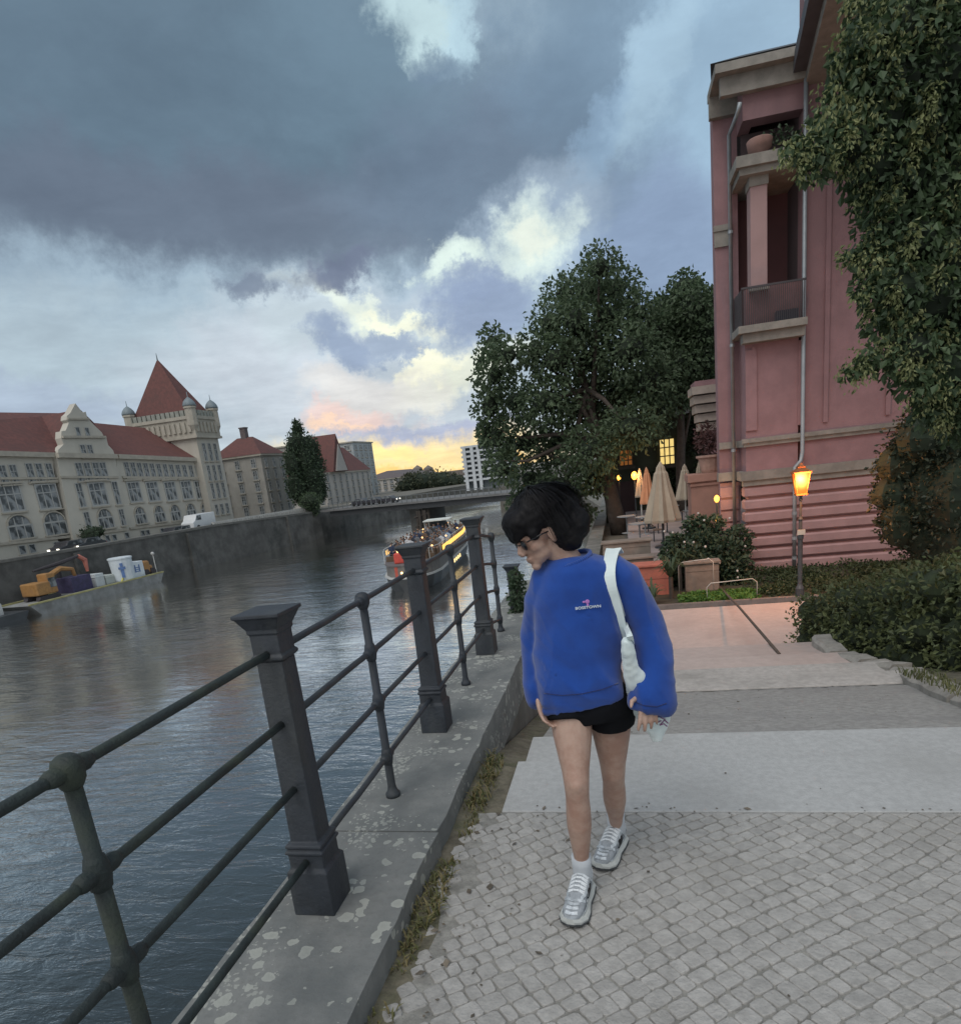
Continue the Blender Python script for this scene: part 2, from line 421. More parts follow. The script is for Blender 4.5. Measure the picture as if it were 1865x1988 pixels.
for P4 in cells:
    if True:
        c = sum(P4, V((0, 0, 0)))/4
        if not (-.86+.02*math.sin(c.y*7) < c.x < 4.2 and -.9 < c.y < 3.035): continue
        if c.x < -.72 and rnd() < .35: continue
        h = ru(-.0015, .0015); tx, ty = ru(-.025, .025), ru(-.025, .025); rg = []
        rr = ru(.05, .2)
        for shr, z in ((.02+rr*.2, -.03), (.04+rr*.2, -.006), (.07+rr*.3, -.001), (.13+rr*.35, .0008)):
            loop = []
            for k in range(4):
                a, bq = P4[k], P4[(k+1) % 4]
                for q in (.12, .5, .88) :
                    pt = a.lerp(bq, q); bul = 0 if q != .5 else -.02
                    pt = pt.lerp(c, shr+bul*1.0)
                    dz = (pt.x-c.x)*tx+(pt.y-c.y)*ty
                    loop.append(V((pt.x, min(pt.y, 3.006), z+h+dz)))
            rg.append(loop)
        o = len(mb.v); n = 12
        for l in rg: mb.v += l
        for q in range(3):
            for k in range(n): mb.f.append((o+q*n+k, o+q*n+(k+1) % n, o+(q+1)*n+(k+1) % n, o+(q+1)*n+k))
        mb.f.append(tuple(o+3*n+k for k in range(n)))
mb.m = [0]*len(mb.f)
so_ = mb.build('cobbled_pavement', m_sett, origin=(0, 0, 0)); tag(so_, kind='structure')
jb = MB(); jb.box(-.92, 4.3, -6, 3.012, -3., -.0065); tag(jb.build('pavement_bedding', m_joint, origin=(0, 0, 0)), kind='structure')

# steps and ramps down to the lower promenade
m_slab = M('slab_granite', (.40, .405, .40), .85, .1, 26, .3, 90, dark=(.31, .31, .30), dscale=.9, damt=.6)
m_asph = M('worn_asphalt', (.31, .305, .29), .92, .2, 18, .6, 45, dark=(.24, .235, .23), dscale=1.2, damt=.7)
m_step = M('step_stone', (.42, .395, .37), .85, .14, 14, .3, 60, dark=(.25, .24, .22), dscale=1.5, damt=.6)
m_pink = M('lower_paving', (.47, .385, .35), .85, .08, 8, .15, 60, dark=(.37, .29, .26), dscale=.8, damt=.5)
vE = lambda y, z: G(1500, y, z).y
v1 = vE(1470, 0); v2 = vE(1418, -.12); v3 = vE(1337, -1.0); v4 = vE(1312, -1.0); v5 = vE(1293, -1.14)
mb = MB()
UL = -.69
def rt(v):
    K = ((-5, 2.2), (3, 2.2), (5, 2.4), (7.6, 2.84), (8.3, 2.95), (9.5, 2.7), (11, 2.68), (13, 3.2), (30, 4.5))
    for (a, x), (b2, y) in zip(K[:-1], K[1:]):
        if a <= v <= b2: return x+(y-x)*(v-a)/(b2-a)
#          # right-hand edge of the stair
def tread(mb, y0, y1, z0, z1, xl=UL, dz=3.2):
    mb.frustum([V((xl, y0, z0-dz)), V((rt(y0)+.25, y0, z0-dz)), V((rt(y1)+.25, y1, z1-dz)), V((xl, y1, z1-dz))],
               [V((xl, y0, z0)), V((rt(y0)+.25, y0, z0)), V((rt(y1)+.25, y1, z1)), V((xl, y1, z1))])
sb = MB(); tread(sb, 3.018, v1, 0.002, 0.0); tag(sb.build('landing_slab', m_slab, origin=(0, 0, 0), bevel=.006), kind='structure')
sb = MB(); tread(sb, v1+.004, v2, -.12, -.125); tag(sb.build('landing_slab', m_slab, origin=(0, 0, 0), bevel=.006), kind='structure')
sb = MB(); tread(sb, v2+.004, v3, -.22, -1.0); tag(sb.build('ramp', m_asph, origin=(0, 0, 0)), kind='structure')
sb = MB(); tread(sb, v3+.004, v4, -.985, -.99); tag(sb.build('stone_step', m_step, origin=(0, 0, 0), bevel=.015), kind='structure')
sb = MB(); tread(sb, v4+.004, v5, -1.13, -1.135); tag(sb.build('stone_step', m_step, origin=(0, 0, 0), bevel=.015), kind='structure')
v6 = vE(1272, -1.28); v7 = vE(1250, -1.5)
sb = MB(); tread(sb, v5+.004, v6, -1.27, -1.28); tag(sb.build('stone_step', m_pink, origin=(0, 0, 0), bevel=.012), kind='structure')
sb = MB(); tread(sb, v6+.004, v7, -1.36, -1.5); tag(sb.build('ramp', m_pink, origin=(0, 0, 0)), kind='structure')
sb = MB(); sb.frustum([V((UL, v7+.004, -4)), V((4.2, v7+.004, -4)), V((4.4, 12.6, -4)), V((UL, 12.6, -4))],
                      [V((UL, v7+.004, -1.56)), V((4.2, v7+.004, -1.56)), V((4.4, 12.6, LZ)), V((UL, 12.6, LZ))])
tag(sb.build('ramp', m_pink, origin=(0, 0, 0)), kind='structure')
sb = MB(); sb.box(-1.0, 16, 12.604, 17.15, -3, LZ); tag(sb.build('lower_promenade', m_pink, origin=(0, 0, 0)), kind='structure')
# shallow joint / drain crossing the promenade
m_drain = M('drain_iron', (.10, .075, .06), .8, .3, 8, .3, 50)
p0, p1 = G(1395, 1138, LZ+.03), G(1512, 1272, -1.42)
mb = MB(); mb.tube([G(1245, 1003, -1.6), G(1330, 1070, -1.95), p0, p0.lerp(p1, .5)+V((0, 0, .05)), p1+V((0, 0, .02))], [.022, .024, .026, .026, .024], 7)
tag(mb.build('handrail', m_drain, smooth=True), 'dark sloping metal rail running along the pink stone ramp', 'handrail')

mb = MB(); random.seed(5)
for (yy_, zz_) in ((v2+.03, -.214), (v3-.05, -.985)):
    x = UL+.02
    while x < rt(yy_):
        L = ru(.05, .3); h1 = ru(.012, .05); mb.face([(x, yy_-h1, zz_), (x+L*.5, yy_-h1*ru(.5, 1.3), zz_), (x+L, yy_-h1*.3, zz_), (x+L, yy_+.02, zz_), (x, yy_+.02, zz_)]) if zz_ > -.5 else mb.face([(x, yy_-.0, zz_+.0015), (x+L*.5, yy_-h1*ru(.6, 1.6), zz_+.01+h1*.22), (x+L, yy_-.0, zz_+.0015)]); x += L*ru(.6, 1.1)
tag(mb.build('edge_dirt', m_earth, origin=(0, 5, -.5)), kind='structure')
# soil strip beside the coping
m_soil = M('verge_soil', (.15, .135, .10), .95, .35, 10, .7, 30, dark=(.09, .10, .045), dscale=3, damt=.8)
mb = MB(); N = 60; row = []
for i in range(N+1):
    v = -1+i*(11.)/N
    zt = -.008 if v < 3.1 else (-.008-.02*(v-3.1) if v < 3.6 else -.05-.26*(v-3.6) if v < 7 else -.93-.25*(v-7))
    ir = -.70 if v > 3.0 else -.80
    row.append([V((-.915, v, zt+.012)), V((-.84, v, zt+ru(.0, .02))), V((-.77, v, zt-.012+ru(0, .015))), V((ir+.03, v, zt-.02)), V((ir+.03, v, -5))])
for i in range(N):
    for k in range(4): mb.face([row[i][k], row[i][k+1], row[i+1][k+1], row[i+1][k]][::-1])
tag(mb.build('verge', m_soil, origin=(0, 0, 0)), kind='structure')

# ------------------------------------------------------------------ near quay wall with coping
def coping_mat():
    m, T, b, out = new_mat('coping_lichen')
    co = T.n('ShaderNodeTexCoord').outputs['Object']
    n1 = T.noise(co, 3.5, 6, .6); n2 = T.noise(co, 38, 4, .6)
    c = T.mix(T.mr(n1.outputs[0], .3, .7), (.14, .15, .148), (.225, .23, .22))
    c = T.mix(T.math('MULTIPLY', T.mr(n2.outputs[0], .45, .75), .35), c, (.14, .14, .13))
    vor = T.n('ShaderNodeTexVoronoi', inp={'Vector': T.n('ShaderNodeVectorMath', operation='ADD', inp={0: co, 1: T.n('ShaderNodeVectorMath', operation='SCALE', inp={0: T.noise(co, 13, 3).outputs[1], 'Scale': .075}).outputs[0]}).outputs[0], 'Scale': 16.})
    big = T.noise(co, 1.7, 2, .5)
    lim = T.mr(big.outputs[0], .42, .62, .12, .46)
    sp = T.math('LESS_THAN', vor.outputs['Distance'], T.math('MULTIPLY', lim, T.mr(T.n('ShaderNodeSeparateColor', inp={0: vor.outputs['Color']}).outputs[0], .35, .6, 0, 1.)))
    v2_ = T.n('ShaderNodeTexVoronoi', inp={'Vector': T.n('ShaderNodeVectorMath', operation='ADD', inp={0: co, 1: T.n('ShaderNodeVectorMath', operation='SCALE', inp={0: T.noise(co, 30, 3).outputs[1], 'Scale': .04}).outputs[0]}).outputs[0], 'Scale': 42.})
    big2 = T.mr(T.noise(co, 2.6, 4, .6).outputs[0], .46, .66, .0, .5)
    sp = T.math('MAXIMUM', T.math('MULTIPLY', sp, .9), T.math('MULTIPLY', T.math('LESS_THAN', v2_.outputs['Distance'], big2), .7))
    rim = T.mr(vor.outputs['Distance'], 0., .45, .7, 1.)
    lich = T.mix(rim, (.27, .285, .25), (.40, .41, .37))
    c = T.mix(T.math('MULTIPLY', sp, .85), c, lich)
    T.link(c, b.inputs['Base Color']); b.inputs['Roughness'].default_value = .9
    hb = T.math('ADD', n2.outputs[0], T.math('MULTIPLY', sp, .3))
    T.link(T.n('ShaderNodeBump', inp={'Strength': .35, 'Distance': .01, 'Height': hb}).outputs[0], b.inputs['Normal'])
    return m
m_cop = coping_mat()
m_wall = M('quay_masonry', (.18, .175, .16), .92, .3, 1.6, .6, 8, dark=(.06, .07, .055), dscale=.5, damt=.8)
qw = thing('quay_wall', (-1.2, 4, WZ), 'near stone quay wall with pale lichen on its flat coping under the railing', 'wall')
mb = MB()
for (a, b2) in ((-2.2, 2.62), (2.63, 5.95), (5.96, 9.2)):
    q = []
    n = 24
    for i in range(n+1):                                    # slightly chipped edges
        y = a+(b2-a)*i/n
        q.append((y, -1.49+ru(-.006, .006), -.912+ru(-.008, .006)))
    for i in range(n):
        y0, l0, r0 = q[i]; y1, l1, r1 = q[i+1]
        z0, zt = -.22, .12
        mb.face([(l0, y0, zt), (r0, y0, zt), (r1, y1, zt), (l1, y1, zt)]); mb.face([(r0, y0, zt), (r0, y0, z0), (r1, y1, z0), (r1, y1, zt)])
        mb.face([(l0, y0, z0), (l0, y0, zt), (l1, y1, zt), (l1, y1, z0)])
        mb.face([(r0, y0, z0), (l0, y0, z0), (l1, y1, z0), (r1, y1, z0)])
    mb.face([(q[0][1], a, z0), (q[0][2], a, z0), (q[0][2], a, zt), (q[0][1], a, zt)])
    mb.face([(q[-1][2], b2, z0), (q[-1][1], b2, z0), (q[-1][1], b2, zt), (q[-1][2], b2, zt)])
mb.build('coping', m_cop, qw)
mb = MB(); mb.box(-1.44, -.93, -300, 9.2, -8, -.221); mb.box(-1.44, -.93, 9.2, 60, -8, -1.95); mb.box(-1.5, -.9, 9.21, 60, -1.949, -1.85)
mb.build('wall_face', m_wall, qw)

# ------------------------------------------------------------------ railing
m_iron = M('painted_iron', (.028, .034, .043), .62, .25, 6, .25, 60, dark=(.075, .08, .075), dscale=5., damt=.45, streak=True)
m_iron2 = M('mossy_iron', (.020, .030, .030), .68, .35, 10, .35, 70, dark=(.045, .055, .028), dscale=5., damt=.6)
rail = thing('quay_railing', (-1.245, 3, .12), 'dark grey cast iron railing with square and round posts on the quay coping', 'railing')
RX = -1.245
def square_post(v, z=.12, h=1.2):
    mb = MB()
    k = h/1.2
    mb.sqstack(RX, v, [(.083, z), (.083, z+.185*k), (.070, z+.2*k), (.070, z+.255*k), (.078, z+.26*k), (.078, z+.272*k), (.066, z+.277*k), (.074, z+.285*k), (.074, z+.297*k), (.056, z+.305*k),
                       (.050, z+1.02*k)])
    o = mb.build('post', m_iron, rail, bevel=.004)
    cb = MB(); cb.sqstack(RX, v, [(.052, z+1.021*k), (.062, z+1.03*k), (.062, z+1.04*k), (.054, z+1.048*k), (.054, z+1.12*k), (.060, z+1.125*k), (.060, z+1.14*k), (.066, z+1.15*k), (.084, z+1.185*k), (.090, z+1.187*k), (.090, z+1.2*k)])
    c = cb.build('cap', m_iron, o, bevel=.003)
    return o
for v in (-1.4, .35, 2.1, 3.87, 5.6): square_post(v)
RH = (1.168, .905, .643, .345)
def round_post(v, zb=.12, zs=RH, r=.020):
    mb = MB(); zt = zs[0]
    prof = [(r+.012, zb), (r+.012, zb+.02), (r, zb+.03)]
    mb.lathe((RX, v, 0), [(.038, zb), (.038, zb+.02), (.028, zb+.03), (r*1.06, zb+.06), (r, zt-.04)], 12)
    for z in zs[:]:
        mb.lathe((RX, v, z), [(r, -.045), (r*1.25, -.04), (r*1.35, -.025), (.030, -.012), (.030, .014), (r*1.35, .026), (r*1.2, .04), (r*.9, .045)] if z != zt else
                 [(r, -.045), (r*1.2, -.04), (.033, -.022), (.036, .01), (.031, .026), (.018, .036), (.005, .039)], 12)
        mb.tube([(RX, v-.065, z), (RX, v-.05, z), (RX, v+.05, z), (RX, v+.065, z)], [.017, .022, .022, .017], 10)
    return mb.build('baluster', m_iron2 if v < 2 else m_iron, rail, smooth=True)
for v in (-.6, 1.15, 2.97, 4.73): round_post(v)
def rails(y0, y1, zs=RH, r=.0142, z2=None):
    for i, z in enumerate(zs):
        n = 8; pts = [V((RX+ru(-.0015, .0015), y0+(y1-y0)*k/n, z+(0 if z2 is None else (z2[i]-z)*k/n)+ru(-.002, .002))) for k in range(n+1)]
        MB().tube(pts, r, 10).build('rail', m_iron2 if y1 < 2.2 else m_iron, rail, smooth=True)
for a, b2 in ((-1.4, .35), (.35, 2.1), (2.1, 3.87), (3.87, 5.6)): rails(a+.05, b2-.05)
# beyond the third square post the railing steps down with the stair
z3 = [z-.10 for z in RH]
round_post(6.35, .12, z3, .02)
rails(5.65, 6.35, z2=z3)
def low(v): return -.05-.17*(v-6.35)
for v in (7.35, 9.1, 10.85, 12.6, 14.4, 16.1): square_post(v, max(-1.85, .0-1.05*(v-6.9) if v < 8 else -1.85), 1.1)
for a, b2 in ((9.1, 10.85), (10.85, 12.6), (12.6, 14.4), (14.4, 16.1)): rails(a+.05, b2-.05, [-.8, -1.05, -1.3, -1.58])
rails(7.4, 9.05, [.45, .2, -.05, -.3], z2=[-.8, -1.05, -1.3, -1.58])

# fallen leaves and grit on pavement and steps
mb = MB(); m_lit = M('dry_leaf', (.13, .11, .085), .9, .3, 40, island=.4)
for _ in range(230):
    r0 = rnd()
    if r0 < .45: u, v = -.8+abs(random.gauss(0, .22)), ru(.3, 3.)
    elif r0 < .6: u, v = ru(-.6, 2.2), 3.01+abs(random.gauss(0, .03))
    elif r0 < .8: u, v = ru(-.6, 2.4), ru(v2+.05, v3)
    else: u, v = ru(-.6, 2.8), ru(.6, 3.9)
    if u < -.8: continue
    z = .004 if v < v1 else -.118 if v < v2 else -.22-.78*(v-v2)/(v3-v2)+.004 if v < v3 else None
    if z is None: continue
    a = ru(0, 6.28); L = ru(.004, .011) if rnd() < .85 else ru(.014, .022); d1 = V((math.cos(a), math.sin(a), 0))*L; d2 = V((-math.sin(a), math.cos(a), 0))*L*ru(.4, .8); c = V((u, v, z+.001))
    mb.face([c-d1, c-d2+V((0, 0, L*.3)), c+d1+V((0, 0, L*.2)), c+d2])
tag(mb.build('leaf_litter', m_lit, origin=(0, 2, 0)), kind='stuff', label='small dry leaf bits and grit scattered over the pavement', cat='leaf litter')
# weeds along the coping
m_weed = leafmat('weed_green', (.06, .085, .03), (.20, .19, .08)); m_dry = leafmat('dry_weed', (.16, .13, .05), (.26, .22, .11))
mb = MB()
for _ in range(300):
    if True:
        v = ru(.2, 3.7); dens = mnoise.noise(V((v*3.1, .3, 5)))
        if dens < -.12 and rnd() < .85: continue
        u = -.875+ru(-.03, .06) + (.03 if v > 2.6 else 0)
        for k in range(5):
            hgt = ru(.012, .05)*(1.5 if dens > .2 else 1); dr = V((ru(-1, 1), ru(-1, 1), 0))*hgt*1.1; wv = V((-dr.y, dr.x, 0)).normalized()*.0035
            p = V((u+ru(-.02, .02), v+ru(-.03, .03), -.008)); mdp = p+dr*.4+V((0, 0, hgt*.8)); tp = p+dr+V((0, 0, hgt*.9))
            o = len(mb.v); mb.v += [p-wv, p+wv, mdp+wv, mdp-wv, tp]; mb.f += [(o, o+1, o+2, o+3), (o+3, o+2, o+4)]; mi = 1 if rnd() < .45 else 0; mb.m += [mi, mi]
tag(mb.build('weeds', [m_weed, m_dry], origin=(0, 0, 0)), kind='stuff', label='green and dry weeds growing in the joint beside the coping', cat='weeds')

# ------------------------------------------------------------------ far quay wall
m_fwall = M('far_quay_stone', (.105, .105, .10), .95, .35, .45, 0, dark=(.04, .045, .042), dscale=.3, damt=.85)
m_cream = M('cream_stucco', (.50, .48, .42), .9, .06, .6, 0, dark=(.40, .385, .34), dscale=.12, damt=.6, streak=True)
m_base = M('stone_base', (.42, .385, .33), .9, .1, 1, 0, dark=(.3, .28, .25), dscale=.3)
m_trim = M('sandstone_trim', (.38, .355, .30), .9, .12, 1.2, 0)
m_roof = M('red_roof_tiles', (.125, .052, .046), .85, .22, 2.2, 0, dark=(.08, .045, .042), dscale=.25, damt=.5)
m_roofd = M('dark_roof', (.12, .10, .10), .8, .2, 2, 0)
m_frame = M('window_frame_white', (.36, .37, .36), .6, .05, 3)
m_glass, Tg, bg_, _o = new_mat('window_glass')
bg_.inputs['Base Color'].default_value = (.05, .06, .07, 1); bg_.inputs['Roughness'].default_value = .12
gg = Tg.n('ShaderNodeTexCoord').outputs['Object']; Tg.link(Tg.mix(Tg.mr(Tg.noise(gg, 1.2, 2).outputs[0], .4, .6), (.05, .06, .065), (.24, .26, .27)), bg_.inputs['Base Color'])
m_copper = M('verdigris_dome', (.17, .21, .23), .6, .15, 2)
AL = V((KW, 1, 0)).normalized(); NO = V((1, -KW, 0)).normalized(); UPV = V((0, 0, 1))

fw = thing('far_quay_wall', (wl(90), 90, WZ), 'long dark stained stone wall of the opposite river bank', 'wall')
pts = [(-12, None), (20, None), (40, None)]
mb = MB(); tops = [(-40, -1.9), (30, -1.9), (64, -2.0), (82, -1.95), (103, -2.45), (106.5, -2.45)]
for (a, za), (b2, zb) in zip(tops[:-1], tops[1:]):
    mb.prism([V((wl(a), a, -8)), V((wl(b2), b2, -8)), V((wl(b2), b2, zb)), V((wl(a), a, za))], V((-1.2, 0, 0)))
mb.prism([V((wl(106.5)-.4, 106.5, -8)), V((wl(150), 150, -8)), V((wl(150), 150, -3.6)), V((wl(106.5)-.4, 106.5, -2.6))], V((-1.2, 0, 0)))
mb.build('wall_face', m_fwall, fw)
mb = MB()
for (a, za), (b2, zb) in zip(tops[:-1], tops[1:]):
    mb.prism([V((wl(a)+.12, a, za)), V((wl(b2)+.12, b2, zb)), V((wl(b2)+.12, b2, zb+.28)), V((wl(a)+.12, a, za+.28))], V((-1.6, 0, 0)))
mb.build('coping', M('far_coping', (.13, .13, .12), .9, .2, 1.5), fw)
mb = MB()
for a in (-10, 20, 60, 76, 97):
    mb.prism([V((wl(a)+.02, a, -8)), V((wl(a+.7)+.02, a+.7, -8)), V((wl(a+.7)+.02, a+.7, -2.2)), V((wl(a)+.02, a, -2.2))], V((.35, 0, 0)))
mb.build('buttress', m_fwall, fw)
# pale balustrade along the street beside block C
bal = thing('street_balustrade', W(510, 1000, 1.0), 'low pale balustrade on the far quay in front of the grey housing block', 'balustrade')
mb = MB(); A0, A1 = W(415, 1018, 1.2), W(598, 990, 1.2)
for i in range(46):
    p = A0.lerp(A1, i/45); mb.box(p.x-.1, p.x+.1, p.y-.14, p.y+.14, -2.4, -1.6)
mb.prism([A0*1, A1*1, V((A1.x, A1.y, -1.42)), V((A0.x, A0.y, -1.42))] if False else [V((A0.x, A0.y, -1.6)), V((A1.x, A1.y, -1.6)), V((A1.x, A1.y, -1.42)), V((A0.x, A0.y, -1.42))], V((-.35, 0, 0)))
mb.build('balustrade_run', M('pale_concrete', (.42, .42, .40), .9, .15, 2), bal)

# ------------------------------------------------------------------ windows as copyable parts
def window(parent, p, w_, h_, style='plain', along=AL, out=NO, _c={}):
    """frame proud of the wall, pane behind it, p = centre on the facade"""
    key = (style, round(w_, 2), round(h_, 2), tuple(round(c, 2) for c in along))
    if key not in _c:
        fr = MB(); pn = MB(); t = min(.16, w_*.09); O = V((0, 0, 0))
        def bar(u0, u1, z0, z1, d0=-.02, d1=.10, mb=fr, mi=0):
            mb.par(O+along*u0+UPV*z0+out*d0, along*(u1-u0), UPV*(z1-z0), out*(d1-d0), mi)
        hw, hh_ = w_/2, h_/2
        if style == 'arch':
            n = 9; o_, i_ = [], []
            for k in range(n):
                th = math.pi*k/(n-1); o_.append((hw*math.cos(th), hh_*.1+hh_*.9*math.sin(th))); i_.append(((hw-t)*math.cos(th), hh_*.1+(hh_*.9-t)*math.sin(th)))
            for k in range(n-1):
                q = [o_[k], o_[k+1], i_[k+1], i_[k]]
                fr.prism([along*a+UPV*z-out*.02 for a, z in q], out*.16, 1)
            pn.prism([along*a+UPV*z-out*.02 for a, z in i_]+[along*(-hw+t)-UPV*hh_-out*.02, along*(hw-t)-UPV*hh_-out*.02], out*.05)
            bar(-hw, -hw+t, -hh_, hh_*.1, mi=0); bar(hw-t, hw, -hh_, hh_*.1)
            bar(-hw+t, hw-t, -.02, hh_*.1+t*.2, d1=.08)
            for k in (-1, 1): bar(k*hw*.33-t*.3, k*hw*.33+t*.3, -hh_, hh_*.7, d1=.09)
            bar(-hw-.15, hw+.15, -hh_-.18, -hh_, d1=.25, mi=1)
        else:
            bar(-hw, -hw+t, -hh_, hh_); bar(hw-t, hw, -hh_, hh_); bar(-hw+t, hw-t, hh_-t, hh_); bar(-hw+t, hw-t, -hh_, -hh_+t)
            pn.par(along*(-hw+t)-UPV*(hh_-t)-out*.02, along*(w_-2*t), UPV*(h_-2*t), out*.05)
            if style != 'slit':
                bar(-hw+t, hw-t, hh_*.3-t*.35, hh_*.3+t*.35, d1=.09)
                nm = 2 if style == 'wide' else 1
                for k in range(nm):
                    u = 0 if nm == 1 else (-1, 1)[k]*hw*.34
                    bar(u-t*.35, u+t*.35, -hh_+t, hh_-t, d1=.085)
            if style == 'wide':
                bar(-hw-.35, hw+.35, hh_+.1, hh_+.32, d1=.28, mi=1)
            bar(-hw-.15, hw+.15, -hh_-.16, -hh_-.002, d1=.22, mi=1)
        f = fr.build('window', [m_frame, m_trim], parent, origin=O); f.data.transform(Matrix.Translation(wloc(parent)))
        q = pn.build('pane', m_glass, parent, origin=O); q.data.transform(Matrix.Translation(wloc(parent))); q.parent = f
        _c[key] = f; f.location = p-wloc(parent)
        return f
    f = _c[key].copy(); col.objects.link(f); f.parent = parent; f.location = p-wloc(parent)
    q = _c[key].children[0].copy(); col.objects.link(q); q.parent = f
    return f
def cr(cx, cy): return (cx*.28603, 675.4+cy*.28603)        # close-up of the far bank back to photo coordinates
OFF = 9.
civ = thing('civic_building', V((-66, 78, -2.2)), 'long cream civic building with red tiled roofs and scrolled gable across the river', 'building')
def Wc(cx, cy, off=OFF): return W(*cr(cx, cy), off)
def wrow(cs, w_, h_, style, off=OFF):
    for cx, cy in cs: window(civ, Wc(cx, cy, off)+NO*.02, w_, h_, style)
# walls: left block, gable block (0.5 m proud), right wing
def wall_px(mb, pts, off, depth, mi=0): mb.prism([W(x, y, off) for x, y in pts], -NO*depth, mi)
mb = MB()
wall_px(mb, [(-560, 1180), (114, 1072), (103, 887), (-560, 870)], OFF, 14)
wall_px(mb, [(236, 1060), (415, 1030), (392, 895), (226, 889)], OFF, 14)
mb.build('wall', m_cream, civ)
mb = MB(); wall_px(mb, [(147, 1068), (250, 1050), (224, 889), (110, 887)], OFF-.6, 14)
gp = [(388, 738), (395, 692), (432, 655), (415, 612), (418, 565), (446, 560), (468, 505), (452, 488), (455, 460), (478, 440), (512, 376), (562, 440), (582, 432), (592, 470), (606, 488), (640, 525), (690, 572), (706, 603), (722, 612), (735, 660), (768, 695), (782, 738)]
mb.prism([W(*cr(*q), OFF-.6) for q in gp], -NO*1.0)
mb.build('gable_block', m_cream, civ)
# string courses and cornices
mb = MB()
def course(p0, p1, h_, proud, off, mi=0):
    a, b2 = W(*p0, off), W(*p1, off); mb.prism([a, b2, b2+UPV*h_, a+UPV*h_], NO*proud, mi)
for a, b2, off in (((-560, 872), (104, 889), OFF), ((226, 891), (392, 897), OFF), ((109, 889), (224, 891), OFF-.6)):
    course(a, b2, .55, .55, off)
course(cr(-1900, 900), cr(390, 893), .25, .2, OFF); course(cr(408, 885), cr(800, 885), .25, .22, OFF-.6); course(cr(830, 885), cr(1390, 888), .25, .2, OFF)
course(cr(420, 612), cr(712, 612), .25, .3, OFF-.6); course(cr(455, 488), cr(600, 488), .2, .25, OFF-.6)
course(cr(-1900, 1560), cr(505, 1285), .3, .25, OFF); course(cr(520, 1282), cr(860, 1240), .3, .2, OFF-.6); course(cr(880, 1235), cr(1440, 1165), .3, .2, OFF)
mb.build('cornice', m_trim, civ)
# roofs
def roofslope(mb, pts): mb.prism(pts, UPV*.25)
rf = MB(); ux = lambda p, dz=0: p+UPV*dz
roofslope(rf, [W(-560, 868, OFF-.5), W(106, 884, OFF-.5), W(150, 806, OFF+7), W(-560, 800, OFF+7)])
a = [W(224, 887, OFF-.5), W(394, 893, OFF-.5), W(326, 838, OFF+6.5), W(178, 824, OFF+6.5)]
roofslope(rf, a)
roofslope(rf, [W(184, 886, OFF+.6), W(226, 888, OFF+.4), W(183, 824, OFF+5.2), W(158, 800, OFF+1.2)])
roofslope(rf, [W(392, 896, OFF-.4), W(392, 890, OFF+14), W(326, 838, OFF+6.6), W(326.5, 838.5, OFF+6.5)])
# gable's own ridge running back
c0 = W(147, 800, OFF); roofslope(rf, [W(118, 880, OFF-.2), c0, c0-NO*9, W(118, 880, OFF-.2)-NO*9]); roofslope(rf, [c0, W(222, 884, OFF-.2), W(222, 884, OFF-.2)-NO*9, c0-NO*9])
rf.build('roof', m_roof, civ)
# long glazed dormer on the left roof, two small dormers on the right
mb = MB(); d0, d1, d2, d3 = W(-300, 885, OFF+1), W(76, 884, OFF+1), W(72, 861, OFF+1), W(-300, 852, OFF+1)
mb.prism([d0, d1, d2, d3], -NO*4)
dm = mb.build('dormer', M('dormer_roof', (.16, .07, .06), .85), civ)
mb = MB(); mb.prism([W(-298, 883, OFF+.95), W(74, 882, OFF+.95), W(71, 864, OFF+.95), W(-298, 855, OFF+.95)], NO*.06); mb.build('pane', M('dormer_glass', (.16, .22, .23), .25, .3, .5), dm)
for cx, cy in ((1040, 712), (1212, 722)):
    mb = MB(); p = W(*cr(cx, cy), OFF+1.6); mb.par(p-AL*.7-UPV*.4, AL*1.4, UPV*.9, -NO*2.5); o = mb.build('dormer', m_roof, civ)
    mb = MB(); mb.par(p-AL*.5-UPV*.25+NO*.02, AL*1.0, UPV*.55, NO*.05); mb.build('pane', M('dormer_glass_pale', (.42, .45, .45), .3), o)
# windows, row by row
wrow([(862+i*43.5, 828+i*1.6) for i in range(12)], .78, 2.0, 'plain')
wrow([(540, 842), (597, 840), (655, 838), (703, 837)], .95, 2.2, 'plain', OFF-.6)
wrow([(22, 862), (95, 858), (205, 848), (270, 846), (338, 846), (-60, 864), (-130, 866)], .85, 2.1, 'plain')
wrow([(912, 978), (1037, 975), (1157, 972), (1266, 965), (1358, 962)], 2.1, 2.7, 'wide')
wrow([(665, 992)], 2.5, 2.9, 'wide', OFF-.6); wrow([(545, 1000), (788, 985)], .9, 2.9, 'plain', OFF-.6)
wrow([(72, 1022), (322, 1008), (-190, 1040)], 2.7, 2.9, 'wide')
wrow([(950, 1132), (1080, 1122), (1188, 1114), (1295, 1104), (1392, 1096)], 1.9, 2.3, 'arch')
wrow([(712, 1154)], 2.3, 2.5, 'arch', OFF-.6); wrow([(592, 1172), (828, 1150)], .8, 2.1, 'plain', OFF-.6)
wrow([(132, 1210), (370, 1186), (-140, 1240)], 2.9, 2.7, 'arch')
wrow([(527, 570), (590, 572)], .6, 1.1, 'slit', OFF-.6); wrow([(565, 702), (612, 702)], .75, 1.6, 'plain', OFF-.6)
wrow([(150, 1372), (218, 1362), (385, 1345)], .8, 1.0, 'slit'); wrow([(728, 1296), (775, 1290), (860, 1276)], .7, .9, 'slit', OFF-.6); wrow([(968, 1262), (1002, 1258), (1100, 1246)], .7, .9, 'slit')
